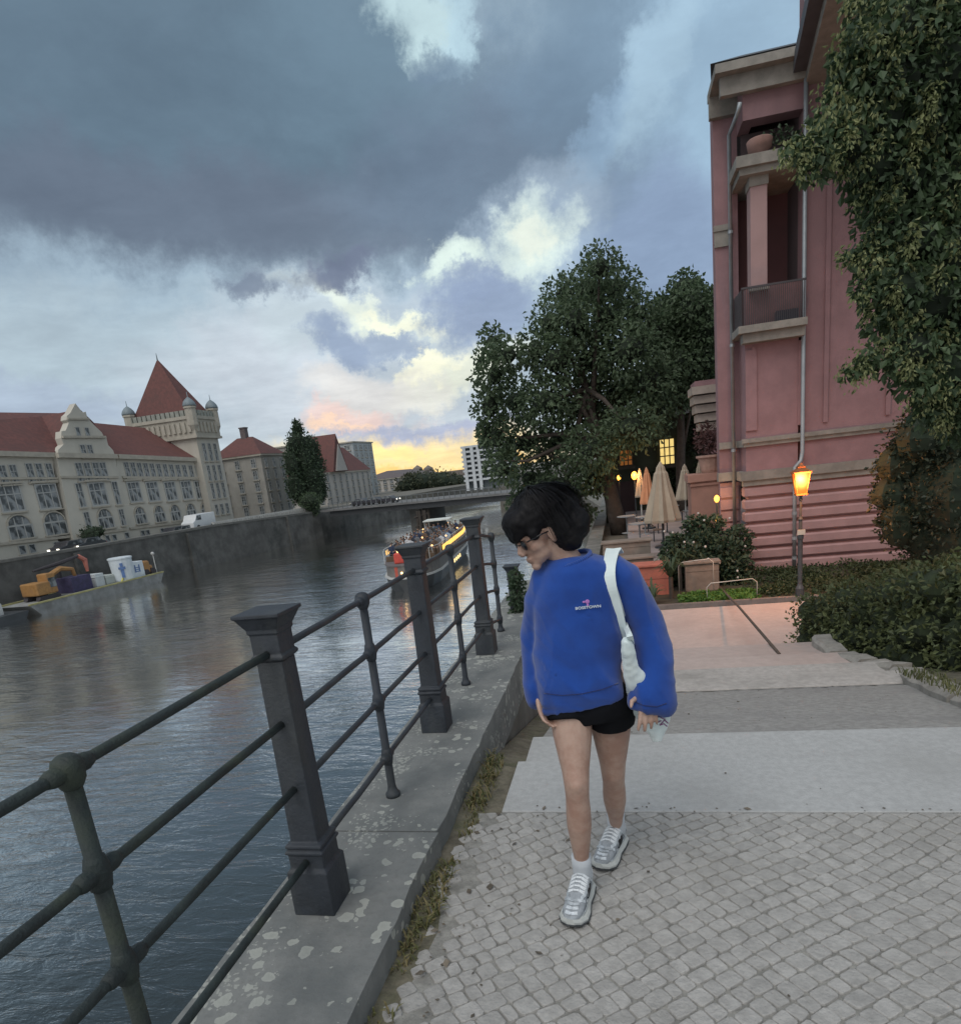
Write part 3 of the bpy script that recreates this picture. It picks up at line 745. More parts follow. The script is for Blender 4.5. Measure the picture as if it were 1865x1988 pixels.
mb = MB(); mb.tube([Wc(375, 745, OFF-.1), Wc(400, 880, OFF-.1), Wc(480, 1180, OFF-.1), Wc(515, 1330, OFF-.1)], .16, 6); mb.tube([Wc(1372, 770, OFF-.1), Wc(1440, 1190, OFF-.1)], .16, 6)
mb.build('downpipe', M('zinc_pipe', (.16, .17, .16), .6), civ)
# tower
tw = thing('tower', V((-66, 94, -2.2)), 'square cream tower with steep red pyramid roof and grey corner turrets', 'tower')
Yf = 91.2; TS = 1.2                                      # front corner
cT = W(378, 845, OFF-TS); x1 = cT.x; zt = cT.z
x0 = H(262, 858, Yf).x; yb = W(452, 1000, OFF-TS).y+1.2
z_hi = W(368, 800, OFF-TS).z
def tbox(mb, e, z0, z1, mi=0): mb.box(x0-e, x1+e, Yf-e, yb+e, z0, z1, mi)
mb = MB(); tbox(mb, 0, -3, zt); mb.build('wall', M('tower_stucco', (.46, .44, .39), .9, .07, .7, 0, dark=(.38, .34, .27), dscale=.15, streak=True), tw)
mb = MB(); tbox(mb, .35, zt, z_hi-.9); tbox(mb, .5, zt-.35, zt-.002); tbox(mb, .55, z_hi-.898, z_hi-.45)
for i in range(12):
    t_ = (i+.5)/12; x = x0+(x1-x0)*t_
    mb.box(x-.22, x+.22, Yf-.56, Yf-.35, zt+.5, z_hi-1.3)
    y = Yf+(yb-Yf)*t_
    if i % 2 == 0: mb.box(x1+.35, x1+.56, y-.25, y+.25, zt+.5, z_hi-1.3)
mb.build('cornice', m_trim, tw)
mb = MB()
for i in range(13):
    x = x0+(x1-x0)*(i+.5)/13; mb.box(x-.3, x+.3, Yf-.5, Yf-.1, z_hi-.45, z_hi+.35)
for i in range(7):
    y = Yf+(yb-Yf)*(i+.5)/7; mb.box(x1+.1, x1+.5, y-.3, y+.3, z_hi-.45, z_hi+.35)
mb.build('battlement', M('tower_parapet', (.26, .27, .24), .9, .2, 2), tw)
ax_, ay_ = (x0+x1)/2, (Yf+yb)/2; apz = H(305, 697, ay_).z; apx = H(305, 697, ay_).x
mb = MB(); e = .1; bs = [V((x0+e, Yf+e, z_hi-.3)), V((x1-e, Yf+e, z_hi-.3)), V((x1-e, yb-e, z_hi-.3)), V((x0+e, yb-e, z_hi-.3))]
rp = V((apx, ay_, apz))
mb.add(bs+[rp], [(3, 2, 1, 0), (0, 1, 4), (1, 2, 4), (2, 3, 4), (3, 0, 4)])
ro = mb.build('roof', m_roof, tw)
mb = MB(); mb.tube([rp-UPV*.3, rp+UPV*.8], [.12, .03], 6); mb.build('finial', m_copper, ro)
for (tx, ty) in ((x0, Yf), (x1, Yf), (x1, yb), (x0, yb)):
    mb = MB(); mb.lathe((tx, ty, 0), [(.3, z_hi-2.8), (.78, z_hi-1.8), (.78, z_hi+.5), (.9, z_hi+.55), (.9, z_hi+.8), (.8, z_hi+.82)], 8); t1 = mb.build('turret', m_trim, tw)
    mb = MB(); mb.lathe((tx, ty, 0), [(.92, z_hi+.822), (.95, z_hi+1.0), (.8, z_hi+1.4), (.52, z_hi+1.75), (.2, z_hi+2.0), (.06, z_hi+2.1), (.04, z_hi+2.8)], 8); mb.build('dome', m_copper, t1, smooth=True)
for k, (cy, h_) in enumerate(((705, 2.6), (845, 2.3), (965, 2.3), (1088, 1.6))):
    z = W(*cr(1440+k*36, cy), OFF-TS).z
    for j in range(3):
        window(tw, V((x1+.02, Yf+(yb-Yf)*(.24+.26*j), z)), .8, h_, 'plain', V((0, 1, 0)), V((1, 0, 0)))

# ------------------------------------------------------------------ other blocks down the far bank
m_grey = M('grey_render', (.36, .345, .31), .9, .1, .7, 0, dark=(.22, .21, .19), dscale=.2, streak=True)
m_pale = M('pale_render', (.42, .40, .37), .9, .08, .8, 0, dark=(.33, .31, .29), dscale=.2, streak=True)
def box_building(name, label, corner, xl, ylen, ze, wallm, zb=-3., wins=((4, 3), (5, 4)), roofh=2.5, roofm=m_roof, hip=True, chim=None, wsz=(.9, 1.5)):
    """corner = nearest corner (river side / camera side); wall faces -Y of width xl and +X face of length ylen"""
    r_ = thing(name, V((corner.x-xl/2, corner.y+ylen/2, -2.25)), label, 'building')
    mb = MB(); mb.box(corner.x-xl, corner.x, corner.y, corner.y+ylen, zb, ze); mb.build('wall', wallm, r_)
    mb = MB(); mb.box(corner.x-xl-.3, corner.x+.3, corner.y-.3, corner.y+ylen+.3, ze, ze+.3); mb.build('cornice', m_trim, r_)
    if roofh:
        mb = MB(); a = V((corner.x-xl-.35, corner.y-.35, ze+.3)); bq = V((corner.x+.35, corner.y+ylen+.35, ze+.3))
        ins = min(xl, ylen)*.42 if hip else 0
        q0 = [V((a.x, a.y, a.z)), V((bq.x, a.y, a.z)), V((bq.x, bq.y, a.z)), V((a.x, bq.y, a.z))]
        if xl > ylen: q1 = [V((a.x+ins, (a.y+bq.y)/2-.2, a.z+roofh)), V((bq.x-ins, (a.y+bq.y)/2-.2, a.z+roofh)), V((bq.x-ins, (a.y+bq.y)/2+.2, a.z+roofh)), V((a.x+ins, (a.y+bq.y)/2+.2, a.z+roofh))]
        else: q1 = [V(((a.x+bq.x)/2-.2, a.y+ins, a.z+roofh)), V(((a.x+bq.x)/2+.2, a.y+ins, a.z+roofh)), V(((a.x+bq.x)/2+.2, bq.y-ins, a.z+roofh)), V(((a.x+bq.x)/2-.2, bq.y-ins, a.z+roofh))]
        mb.frustum(q0, q1); rr = mb.build('roof', roofm, r_)
        if chim:
            cc = (q1[0]+q1[2])/2; mb = MB(); mb.box(cc.x-chim, cc.x+chim, cc.y-chim, cc.y+chim, cc.z-.5, cc.z+1.5); mb.box(cc.x-chim-.1, cc.x+chim+.1, cc.y-chim-.1, cc.y+chim+.1, cc.z+1.501, cc.z+1.7)
            mb.build('chimney', m_roofd, rr)
    (na, nr), (nb, nr2) = wins
    hgt = ze-(-2.0)
    for j in range(nr):
        z = ze-hgt*(j+.6)/nr
        for i in range(na): window(r_, V((corner.x-xl*(i+.5)/na, corner.y-.02, z)), wsz[0], wsz[1], 'plain', V((1, 0, 0)), V((0, -1, 0)))
        for i in range(nb): window(r_, V((corner.x+.02, corner.y+ylen*(i+.5)/nb, z)), wsz[0], wsz[1], 'plain', V((0, 1, 0)), V((1, 0, 0)))
    return r_
cc = W(509, 905, OFF); cl = H(432, 890, cc.y).x; ce = W(566, 905, OFF).y
box_building('apartment_block', 'grey rendered block with red hipped roof and chimney beside the tower', V((cc.x, cc.y, 0)), cc.x-cl+2, ce-cc.y, W(509, 884, OFF).z, m_grey, wins=((3, 5), (3, 5)), chim=.5, roofh=3.2)
# low roof in front, glassy block and gabled block behind the poplar
dc = W(632, 945, OFF+2); de = W(712, 925, OFF+2)
gb = box_building('gabled_block', 'pale block with steep red roof and pointed dormer beyond the poplar', V((dc.x, dc.y, 0)), 9, 26, H(650, 918, dc.y).z, m_pale, wins=((4, 4), (8, 4)), roofh=5.5, wsz=(1.0, 1.5))
mb = MB(); p = W(660, 905, OFF+2); mb.prism([V((p.x+.1, p.y-4, p.z-1)), V((p.x+.1, p.y+4, p.z-1)), V((p.x+.1, p.y, p.z+6.5))], V((-6, 0, 0))); d_ = mb.build('dormer', m_roof, gb)
mb = MB(); mb.prism([V((p.x+.35, p.y-3, p.z-.9)), V((p.x+.35, p.y+3, p.z-.9)), V((p.x+.35, p.y, p.z+4.4))], V((-.2, 0, 0))); mb.build('dormer_front', m_pale, d_)
c1 = H(690, 900, 165)
gl = box_building('glass_block', 'pale grey modern block rising behind the steep red roof', V((c1.x, 165, 0)), 22, 14, H(690, 858, 165).z, M('modern_panels', (.33, .36, .37), .5, .15, .6), wins=((7, 7), (4, 7)), roofh=0, wsz=(1.6, 1.3))
c1 = H(792, 930, 210)
box_building('far_row_house', 'long cream block with dark mansard roof far down the river', V((c1.x, 210, 0)), 18, 40, H(792, 926, 210).z, m_pale, wins=((8, 3), (4, 3)), roofh=2.4, roofm=m_roofd, wsz=(1.1, 1.6))
c1 = H(560, 880, 140)
box_building('flat_roofed_block', 'flat roofed grey block just behind the grey housing block', V((c1.x, 140, 0)), 10, 10, H(556, 868, 140).z, m_grey, wins=((3, 6), (2, 6)), roofh=0)
# silhouettes against the sunset
m_sil = M('hazy_stone', (.17, .145, .13), .95, .2, .3)
c1 = H(900, 930, 300); hh0 = H(840, 918, 300).z
st = thing('station_hall', V((c1.x-20, 305, -2.2)), 'hazy dark low building with two stubby towers under the sunset', 'building')
mb = MB(); xa, xb = H(772, 930, 300).x, H(905, 930, 300).x; mb.box(xa, xb, 300, 320, -3, hh0); mb.build('wall', m_sil, st)
mb = MB()
for px in (808, 829):
    q = H(px, 910, 301).x; top = H(px, 907, 301).z; mb.box(q-2.1, q+2.1, 301, 305, hh0, top-1.4); mb.lathe((q, 303, 0), [(2.4, top-1.398), (2.2, top-.4), (1, top+.3), (.1, top+.9)], 8)
mb.build('turret', m_sil, st)
# white modern tower block on the right before the big tree
c1 = H(902, 900, 150)
wt = thing('balcony_tower', V((c1.x+4, 154, -2.2)), 'white modern building with stacked balconies left of the big tree', 'building')
zt_ = H(905, 868, 150).z; xr = H(990, 900, 150).x
m_white = M('white_render', (.50, .53, .55), .8, .08, 1); m_balc = M('dark_recess', (.10, .12, .13), .6, .2, 1)
mb = MB(); mb.box(c1.x, xr, 151, 162, -3, zt_); mb.box(c1.x+3.2, xr, 151.2, 161, zt_, zt_+1.3); mb.build('wall', m_balc, wt)
mb = MB(); nf = 7
for i in range(nf+1):
    z = -1.+(zt_+.8)*i/nf; mb.box(c1.x-.6, xr, 150, 151, z, z+.45)
for px in (903, 918, 930): q = H(px, 900, 149.9).x; mb.box(q-.35, q+.35, 149.8, 150, -3, zt_)
mb.build('balcony', m_white, wt)

# ------------------------------------------------------------------ far trees
m_bark = M('bark', (.075, .06, .05), .95, .3, 4, .6, 20)
m_lf_dark = leafmat('leaf_dark', (.022, .042, .022), (.055, .09, .045), tr=.15)
m_lf_mid = leafmat('leaf_mid', (.055, .088, .046), (.13, .185, .10), tr=.4)
m_lf_far = leafmat('leaf_far', (.035, .045, .026), (.075, .085, .045), tr=.1)
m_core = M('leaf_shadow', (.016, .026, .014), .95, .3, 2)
def tree(name, label, base, clumps, n, size, mat, trunk, group=None, core=.5, droop=0., branches=0, cat='tree'):
    base = V(base); t = thing(name, base, label, cat, group)
    lc = leafcloud(clumps, n, size, droop=droop)
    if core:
        for c, r in clumps:                    # dark solid cores, inner shade put into their colour, hidden inside the leaves
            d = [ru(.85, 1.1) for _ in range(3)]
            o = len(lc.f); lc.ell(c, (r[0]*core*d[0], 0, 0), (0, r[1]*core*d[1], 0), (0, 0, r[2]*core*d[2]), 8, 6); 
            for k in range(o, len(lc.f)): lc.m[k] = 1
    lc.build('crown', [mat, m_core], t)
    mb = MB(); cz = sum((V(c) for c, r in clumps), V((0, 0, 0)))/len(clumps)
    k = 6; pts = [base.lerp(V((base.x+(cz.x-base.x)*.5, base.y+(cz.y-base.y)*.5, cz.z)), i/k)+V((ru(-.1, .1), ru(-.1, .1), 0))*trunk for i in range(k+1)]
    mb.tube(pts, [trunk*(1.25-.9*i/k) for i in range(k+1)], 9)
    for _ in range(branches):
        c, r = random.choice(clumps); s = pts[random.randint(2, k)]; c = V(c)
        mb.tube([s, s.lerp(c, .4)+V((0, 0, ru(.0, .6)*trunk)), s.lerp(c, .75), c+V((0, 0, r[2]*.4))], [trunk*.45, trunk*.3, trunk*.18, trunk*.06], 6)
    mb.build('trunk', m_bark, t, smooth=True)
    return t
pb = W(597, 985, 3.); pc = lambda x, y: W(x, y, 3.)
cl_ = []
for (x, y, rx, rz) in ((578, 835, 1.1, 1.6), (580, 862, 2.0, 2.6), (584, 895, 2.7, 3.0), (592, 925, 3.0, 3.0), (598, 955, 3.0, 2.8), (604, 870, 1.6, 2.4), (612, 905, 1.9, 3.0), (618, 945, 1.7, 3.0), (568, 870, 1.0, 2.2), (566, 900, 1.3, 3), (572, 945, 1.6, 3), (574, 825, .5, 1.2)):
    p = pc(x, y); cl_.append((p, (rx, rx, rz)))
tree('poplar', 'tall dark columnar poplar on the far bank beside the bridge', (pb.x, pb.y, -2.4), cl_, 9000, .45, m_lf_dark, .35, core=.8)
p = W(601, 972, .2)
tree('small_tree', 'small round tree hanging over the far quay wall', (p.x, p.y, -3.2), [(p, (1.9, 1.9, 1.4)), (p+V((0, .6, -.8)), (1.5, 1.6, 1.2)), (p+V((.4, .4, -1.7)), (.9, .9, .9))], 1500, .3, m_lf_mid, .2, core=.8)
# row of trees beyond the bridge
for i, (x, y, r) in enumerate(((795, 942, 4.2), (812, 938, 5), (832, 941, 4.5), (850, 937, 5.2), (868, 940, 4.8), (886, 942, 4.6), (785, 948, 3), (905, 948, 4), (925, 948, 4))):
    p = H(x, y, 185+i*2); tree('riverside_tree', 'dusky green round tree in the row beyond the bridge', (p.x, p.y, -3), [(p, (r, r, r*.75)), (p+V((ru(-2, 2), 0, ru(-1.5, 1))), (r*.8, r, r*.6))], 700, .9, m_lf_far, .3, group='trees in a row beyond the bridge', core=.85)

# ------------------------------------------------------------------ bridge
m_steel = M('bridge_steel', (.035, .038, .042), .7, .2, .8, 0)
m_conc = M('bridge_concrete', (.15, .15, .15), .9, .15, .6)
br = thing('river_bridge', G(835, 985, -6.8), 'flat dark girder bridge over the river beyond the tour boat', 'bridge')
A = G(640, 991, -2.35); B_ = G(1000, 957, -2.35); dB = (B_-A); B2 = A+dB*1.7; nB = V((-dB.y, dB.x, 0)).normalized()
if nB.y < 0: nB = -nB
mb = MB()
def beam(a, b2, z0, z1, w0, w1): mb.par(V((a.x, a.y, z0))+nB*w0, V((b2.x-a.x, b2.y-a.y, 0)), nB*(w1-w0), V((0, 0, z1-z0)))
beam(A, B2, -3.35, -2.5, 0, .5); beam(A, B2, -3.35, -2.5, 9.5, 10); mb.build('girder', m_steel, br)
mb = MB(); beam(A-dB*.05, B2, -2.499, -2.2, -.35, 10.35); mb.build('deck', m_conc, br)
mb = MB(); n = 60
for i in range(n+1):
    p = A.lerp(B2, i/n); mb.par(V((p.x, p.y, -2.199))+nB*(-.25), dB.normalized()*.09, nB*.09, V((0, 0, 1.05)))
beam(A, B2, -1.2, -1.12, -.28, -.14); mb.build('parapet', M('bridge_railing', (.13, .14, .145), .7), br)
P_ = G(800, 975, -2.35)
mb = MB(); pu = dB.normalized()
mb.par(V((P_.x, P_.y, -8))-pu*1.0+nB*.4, pu*1.9, nB*8.5, V((0, 0, 4.4))); mb.par(V((P_.x, P_.y, -3.599))-pu*1.5+nB*.3, pu*2.9, nB*9.0, V((0, 0, .24)))
mb.build('pier', M('pier_stone', (.09, .09, .085), .9, .2, .6), br)
mb = MB()
for i, (u, f) in enumerate(((2.2, -3.), (2.9, -3.4), (3.6, -2.8), (2.5, -1.2), (3.4, -1.))):
    b0 = V((P_.x, P_.y, 0))+pu*u+nB*f; mb.tube([b0+V((0, 0, -8.2)), b0+V((.2-.1*i, .1, -3.6))], .2, 7)
c_ = V((P_.x, P_.y, 0))
for z in (-6.0, -4.6): mb.tube([c_+pu*1.9-nB*3.2+V((0, 0, z)), c_+pu*3.9-nB*2.4+V((0, 0, z+.5))], .13, 6)
tag(mb.build('mooring_dolphin', M('wet_timber', (.05, .042, .035), .9), origin=(P_.x, P_.y, -6.8)), 'dark timber piles standing beside the bridge pier', 'mooring piles')

# street lights, people and cars seen small on bridge and far quay
m_lampw = glow('lamp_warm', (1, .62, .25), 5); m_red = glow('tail_red', (1, .15, .08), 2.2); m_headl = glow('head_white', (1, .95, .8), 4)
def car_mesh(root, L, paint, back=False):
    mb = MB(); a = [(-L/2, .25), (-L/2, .75), (-L/2+.25, .9), (-L*.28, 1.0), (-L*.17, 1.42), (L*.22, 1.45), (L*.36, 1.0), (L/2-.1, .88), (L/2, .65), (L/2, .25)]
    o = wloc(root)
    mb.prism([o+V((-.85, y, z)) for y, z in a], V((1.7, 0, 0))); mb.build('body', paint, root, bevel=.06)
    mb = MB(); g_ = [(-L*.27, 1.02), (-L*.165, 1.37), (L*.21, 1.39), (L*.33, 1.02)]
    mb.prism([o+V((-.87, y, z)) for y, z in g_], V((1.74, 0, 0))); mb.build('window', m_glass, root)
    for sx_ in (-1, 1):
        for y in (-L*.3, L*.3):
            wb_ = MB(); wb_.tube([o+V((sx_*.72, y, .32)), o+V((sx_*.9, y, .32))], .32, 14); wb_.build('wheel', M_tyre, root)
        for y, m_ in ((-L/2-.01, m_headl), (L/2+.01, m_red)):
            hb = MB(); hb.box(o.x+sx_*.6-.16, o.x+sx_*.6+.16, o.y+y-.02, o.y+y+.02, o.z+.62, o.z+.78); hb.build('headlight' if y < 0 else 'tail_light', m_, root)
M_tyre = M('tyre_rubber', (.02, .02, .02), .9)
cars = [('dark parked car with pale roof edge near the gable, on the far quay', (167, 1047), (.04, .045, .05), 3.5), ('low dark parked car left of the bush on the far quay', (133, 1060), (.03, .03, .035), 3.5), ('black parked car below the arched windows on the far quay', (338, 1032), (.03, .032, .04), 3.2),
        ('dark grey parked car just left of the white van', (352, 1030), (.07, .07, .075), 3.2), ('small white car near the tower foot on the far quay', (374, 1026), (.6, .62, .63), 3.2)]
for lab, (x, y), c, off in cars:
    p = W(x, y, off); r_ = thing('parked_car', V((p.x, p.y, -2.45 if x < 300 else -2.75)), lab, 'car', 'cars parked on the far quay'); car_mesh(r_, 4.3, M('car_paint', c, .35, .05, 2, spec=.6))
vn = thing('delivery_van', V((W(388, 1024, 3.2).x, W(388, 1024, 3.2).y, -2.2)), 'white van parked beside the foot of the tower', 'van')
o = wloc(vn); mb = MB(); mb.prism([o+V((-.95, y, z)) for y, z in ((-2.6, .35), (-2.6, 1.1), (-2.1, 1.35), (-1.6, 2.1), (2.6, 2.15), (2.6, .35))], V((1.9, 0, 0))); mb.build('body', M('van_white', (.62, .64, .65), .4, .04, 2), vn, bevel=.08)
mb = MB(); mb.prism([o+V((-.97, y, z)) for y, z in ((-2.0, 1.35), (-1.55, 1.95), (-.7, 1.97), (-.7, 1.35))], V((1.94, 0, 0))); mb.build('window', m_glass, vn)
for sx_ in (-1, 1):
    for y in (-1.6, 1.6): mb = MB(); mb.tube([o+V((sx_*.8, y, .36)), o+V((sx_*.99, y, .36))], .36, 14); mb.build('wheel', M_tyre, vn)
p = W(175, 1041, 4.5); tree('quay_bush', 'dark little tree on the far quay below the gabled house', (p.x, p.y, -2), [(p, (1.3, 1.2, 1.2)), (p+V((.4, .9, .4)), (.8, .8, .8))], 500, .28, m_lf_dark, .12, core=.8)
for lab, t2, s_ in (('car with red tail lights on the left end of the bridge', .13, 1), ('car with white headlights following on the bridge', .22, -1), ('second car with bright headlights on the bridge', .30, -1)):
    q = A+dB*t2+nB*3; r_ = thing('passing_car', V((q.x, q.y, -2.19)), lab, 'car', 'cars crossing the bridge'); car_mesh(r_, 4.2, M('car_paint_dark', (.05, .05, .06), .35, .05)); r_.rotation_euler = (0, 0, math.atan2(dB.y, dB.x)-math.pi/2 if s_ > 0 else math.atan2(dB.y, dB.x)+math.pi/2); r_.scale = (.8, .8, .8)

def street_lamp(x, y, Y, lab, h=4., g=None):
    p = H(x, y, Y); r_ = thing('street_lamp', V((p.x, p.y, p.z-h)), lab, 'street lamp', g)
    mb = MB(); mb.lathe((p.x, p.y, p.z-h), [(.14, 0), (.12, .5), (.07, .6), (.05, h-.25)], 8); mb.build('pole', m_iron, r_)
    mb = MB(); mb.lathe((p.x, p.y, p.z), [(.08, -.24), (.2, -.1), (.22, .05), (.14, .2), (.03, .26)], 10); mb.build('lantern', m_lampw, r_, smooth=True)
    return r_
street_lamp(1022-2, 933, 84, 'lit street lamp by the far bridge end near the white tower', 4)

# ------------------------------------------------------------------ seated passengers (one small continuous figure, shared)
m_skin2 = M('skin_far', (.36, .22, .16), .6, .1)
def passenger_mesh(cloth, skin, hair):
    mb = MB()
    mb.tube([(0, 0, .0), (0, .0, .12), (0, .02, .38), (0, .02, .52), (0, .02, .6)], [(.15, .11), (.17, .12), (.19, .12), (.2, .1), (.07, .06)], 10, ref=(1, 0, 0))
    mb.tube([(0, .02, .58), (0, .01, .68)], .05, 8); mb.ell((0, .0, .74), (.078, 0, 0), (0, .09, 0), (0, 0, .115), 10, 8)
    for s_ in (-1, 1):
        mb.tube([(s_*.19, .02, .5), (s_*.24, -.05, .28), (s_*.2, -.28, .2), (s_*.1, -.38, .22)], [.06, .05, .042, .03], 7)
        mb.tube([(s_*.09, 0, .08), (s_*.11, -.42, .1), (s_*.11, -.45, -.33), (s_*.11, -.56, -.37)], [.09, .07, .05, .045], 7)
    o = mb.build('person', [cloth, skin, hair], origin=(0, 0, 0)); fuse(o, .035, 1)
    for p in o.data.polygons:
        c = p.center; p.material_index = (2 if (c.z > .76 or (c.y > .03 and c.z > .66)) else 1) if c.z > .63 else (1 if c.y < -.3 and c.z > .15 else 0)
    me = o.data; bpy.data.objects.remove(o); return me
hairm = M('hair_far', (.04, .028, .02), .7)
cloths = [('dark jacket', (.03, .033, .045)), ('grey sweater', (.16, .165, .18)), ('white shirt', (.52, .53, .55)), ('navy coat', (.03, .045, .09)), ('brown jacket', (.13, .085, .06)), ('pale blue top', (.28, .36, .46))]
pm = [(n, passenger_mesh(M('cloth_'+n.replace(' ', '_'), c, .9), m_skin2, hairm)) for n, c in cloths]

# ------------------------------------------------------------------ tour boat
L0 = G(738, 1146, WZ); R0_ = G(838, 1138, WZ); R1 = G(908, 1066, WZ)
ax = (R1-R0_); ax.z = 0; LEN = min(ax.length*1.0, 24); ax.normalize(); sd_ = V((ax.y, -ax.x, 0))
BW = 4.6; bow = G(790, 1150, WZ); print('boat', LEN, ax, bow)
boat = thing('tour_boat', bow+ax*LEN/2, 'long open tour boat full of seated passengers with glowing yellow side lights', 'boat')
def bp(l, s_, z): return bow+ax*l+sd_*s_+V((0, 0, z))
m_hull = M('boat_hull', (.05, .055, .06), .5, .2, 2); m_bw = M('boat_white', (.5, .51, .5), .6, .1, 2); m_deck = M('boat_deck', (.14, .13, .13), .8)
def hullring(z, inset, mb, zz=None):
    pts = []
    for l, hw in ((0, .55), (.6, 1.35), (1.8, 1.95), (3.5, 2.3), (LEN*.5, 2.3), (LEN-2, 2.2), (LEN-.4, 1.8)): pts.append(bp(l+inset*.4, hw-inset, z))
    for l, hw in ((LEN-.4, 1.8), (LEN-2, 2.2), (LEN*.5, 2.3), (3.5, 2.3), (1.8, 1.95), (.6, 1.35), (0, .55)): pts.append(bp(l+inset*.4, -hw+inset, z))
    return pts
mb = MB(); mb.frustum(hullring(-.5, .5, mb), hullring(.55, .12, mb)); mb.frustum(hullring(.55, .12, mb), hullring(1.0, .02, mb)); mb.build('hull', m_hull, boat)
mb = MB(); mb.frustum(hullring(1.001, -.06, mb), hullring(1.14, -.06, mb)); mb.build('rubbing_strake', m_bw, boat)
mb = MB(); mb.frustum(hullring(1.141, .12, mb), hullring(2.0, .14, mb)); mb.build('cabin_side', M('cabin_side', (.16, .15, .14), .6), boat)
mb = MB(); mb.frustum(hullring(2.001, .0, mb), hullring(2.1, .0, mb)); mb.build('deck', m_deck, boat)
m_gold = glow('gold_light', (1, .56, .12), 1.6); m_win = glow('porthole_light', (1, .72, .3), 2.2)
for sgn in (1, -1):
    mb = MB()
    for l0, l1 in ((LEN*.2, LEN*.38), (LEN*.39, LEN*.56), (LEN*.57, LEN*.74), (LEN*.75, LEN*.97)):
        mb.par(bp(l0, sgn*2.34, 2.45), bp(l1, sgn*(2.34 if l1 < LEN*.9 else 1.9), 2.45)-bp(l0, sgn*2.34, 2.45), sd_*.05*sgn, V((0, 0, .36)))
    mb.build('light_strip', m_gold, boat)
    for k in range(5):
        mb = MB(); mb.par(bp(LEN*.38+k*1.15, sgn*2.31, .62), ax*.5, sd_*.03*sgn, V((0, 0, .3))); mb.build('porthole', m_win, boat)
    mb = MB()
    for k in range(15):
        l = 1.5+k*(LEN-3)/14; hw = 2.24 if 3 < l < LEN-2 else 1.8; mb.tube([bp(l, sgn*hw, 2.1), bp(l, sgn*hw, 3.05)], .025, 5)
    mb.tube([bp(1.5, sgn*1.8, 3.05), bp(3.5, sgn*2.24, 3.05), bp(LEN-2, sgn*2.2, 3.05), bp(LEN-.6, sgn*1.7, 3.05)], .03, 5)
    mb.build('guard_rail', m_bw, boat)
mb = MB(); mb.par(bp(LEN*.70, -1.3, 4.0), ax*2.6, sd_*2.6, V((0, 0, .1))); cn = mb.build('canopy', M('canopy_white', (.62, .64, .6), .7), boat)
for l in (LEN*.70+.2, LEN*.70+2.4):
    for s_ in (-1.2, 1.2): mb = MB(); mb.tube([bp(l, s_, 2.1), bp(l, s_, 4.0)], .035, 6); mb.build('canopy_post', m_bw, cn)
mb = MB(); mb.par(bp(.9, -.9, 2.1), ax*1.1, sd_*1.3, V((0, 0, .8))); mb.build('life_raft_box', M('signal_red', (.55, .07, .05), .6, .1, 3), boat, bevel=.08)
mb = MB(); cxx = bp(.25, .9, 1.55)
for k in range(16):
    a0_, a1_ = 2*math.pi*k/16, 2*math.pi*(k+1)/16; f_ = lambda a: bp(.18, .9+.38*math.cos(a), 1.5+.38*math.sin(a)); mb.tube([f_(a0_), f_(a1_)], .09, 6)
tag(mb.build('life_ring', M('ring_orange', (.75, .16, .06), .6), boat, smooth=True))
mb = MB(); mb.par(bp(.12, -.75, 1.16), ax*.05, sd_*1.1, V((0, 0, .8))); mb.build('bow_panel', M('panel_red', (.45, .09, .06), .6), boat)
mb = MB(); mb.sph(bp(1.6, -.6, 3.0), .16); mb.sph(bp(.0, -.2, 1.5), .09); mb.build('deck_lamp', m_lampw, boat)
m_bnch = M('bench_wood', (.12, .08, .05), .8)
for k in range(12):
    l = 2.6+k*(LEN-5)/11
    for s_ in (-1.15, 1.15): mb = MB(); mb.par(bp(l, s_-.8, 2.1), sd_*1.6, ax*.4, V((0, 0, .4))); mb.build('bench', m_bnch, boat)
m_fest = glow('string_light', (1, .55, .2), 3.5)
for k in range(9):
    mb = MB(); mb.sph(bp(2.2+k*(LEN-4)/8, (1.95, -1.9, .3)[k % 3], 3.12+(.25 if k % 3 == 2 else 0)), .07, 8, 6); mb.build('string_light', m_fest, boat)
rz = math.atan2(ax.y, ax.x)-math.pi/2
for k in range(12):
    for s_ in (-1.75, -1.2, -.65, .65, 1.2, 1.75):
        if rnd() < .18: continue
        n_, me = random.choice(pm+pm[:2]*2+pm[4:5])
        o = bpy.data.objects.new('person', me); col.objects.link(o)
        o.location = bp(2.7+k*(LEN-5)/11+ru(-.1, .1), s_+ru(-.08, .08), 2.55); o.rotation_euler = (0, 0, rz+ru(-.5, .5)); o.scale = (1.18, 1.18, ru(1.05, 1.3))
        tag(o, 'passenger in a %s seated on the tour boat deck' % n_, 'person', 'passengers seated on the tour boat')

# ------------------------------------------------------------------ work barge with small excavator and tanks
bA, bB = W(60, 1184, -4.), W(312, 1122, -4.)
bA = G(48, 1187, WZ)+V((4.5, -3.5, 0)); bB = G(318, 1117, WZ)+V((4.3, -5.5, 0)); bx = (bB-bA); bx.z = 0; BL = bx.length; bx.normalize(); by = V((-bx.y, bx.x, 0))
if by.x > 0: by = -by
barge = thing('work_barge', bA+bx*BL/2, 'long flat grey work barge moored against the far quay wall', 'barge')
def wp_(l, s_, z): return bA+bx*l+by*s_+V((0, 0, z if z <= 1.01 else 1+(z-1)*.72))
m_bg = M('barge_steel', (.24, .25, .245), .8, .25, .8, 0, dark=(.12, .11, .10), dscale=.5)
mb = MB(); mb.prism([wp_(0, 0, 1.0), wp_(1.3, 0, -.4), wp_(BL-1, 0, -.4), wp_(BL, 0, 1.0)], by*4.2); mb.build('hull', m_bg, barge)
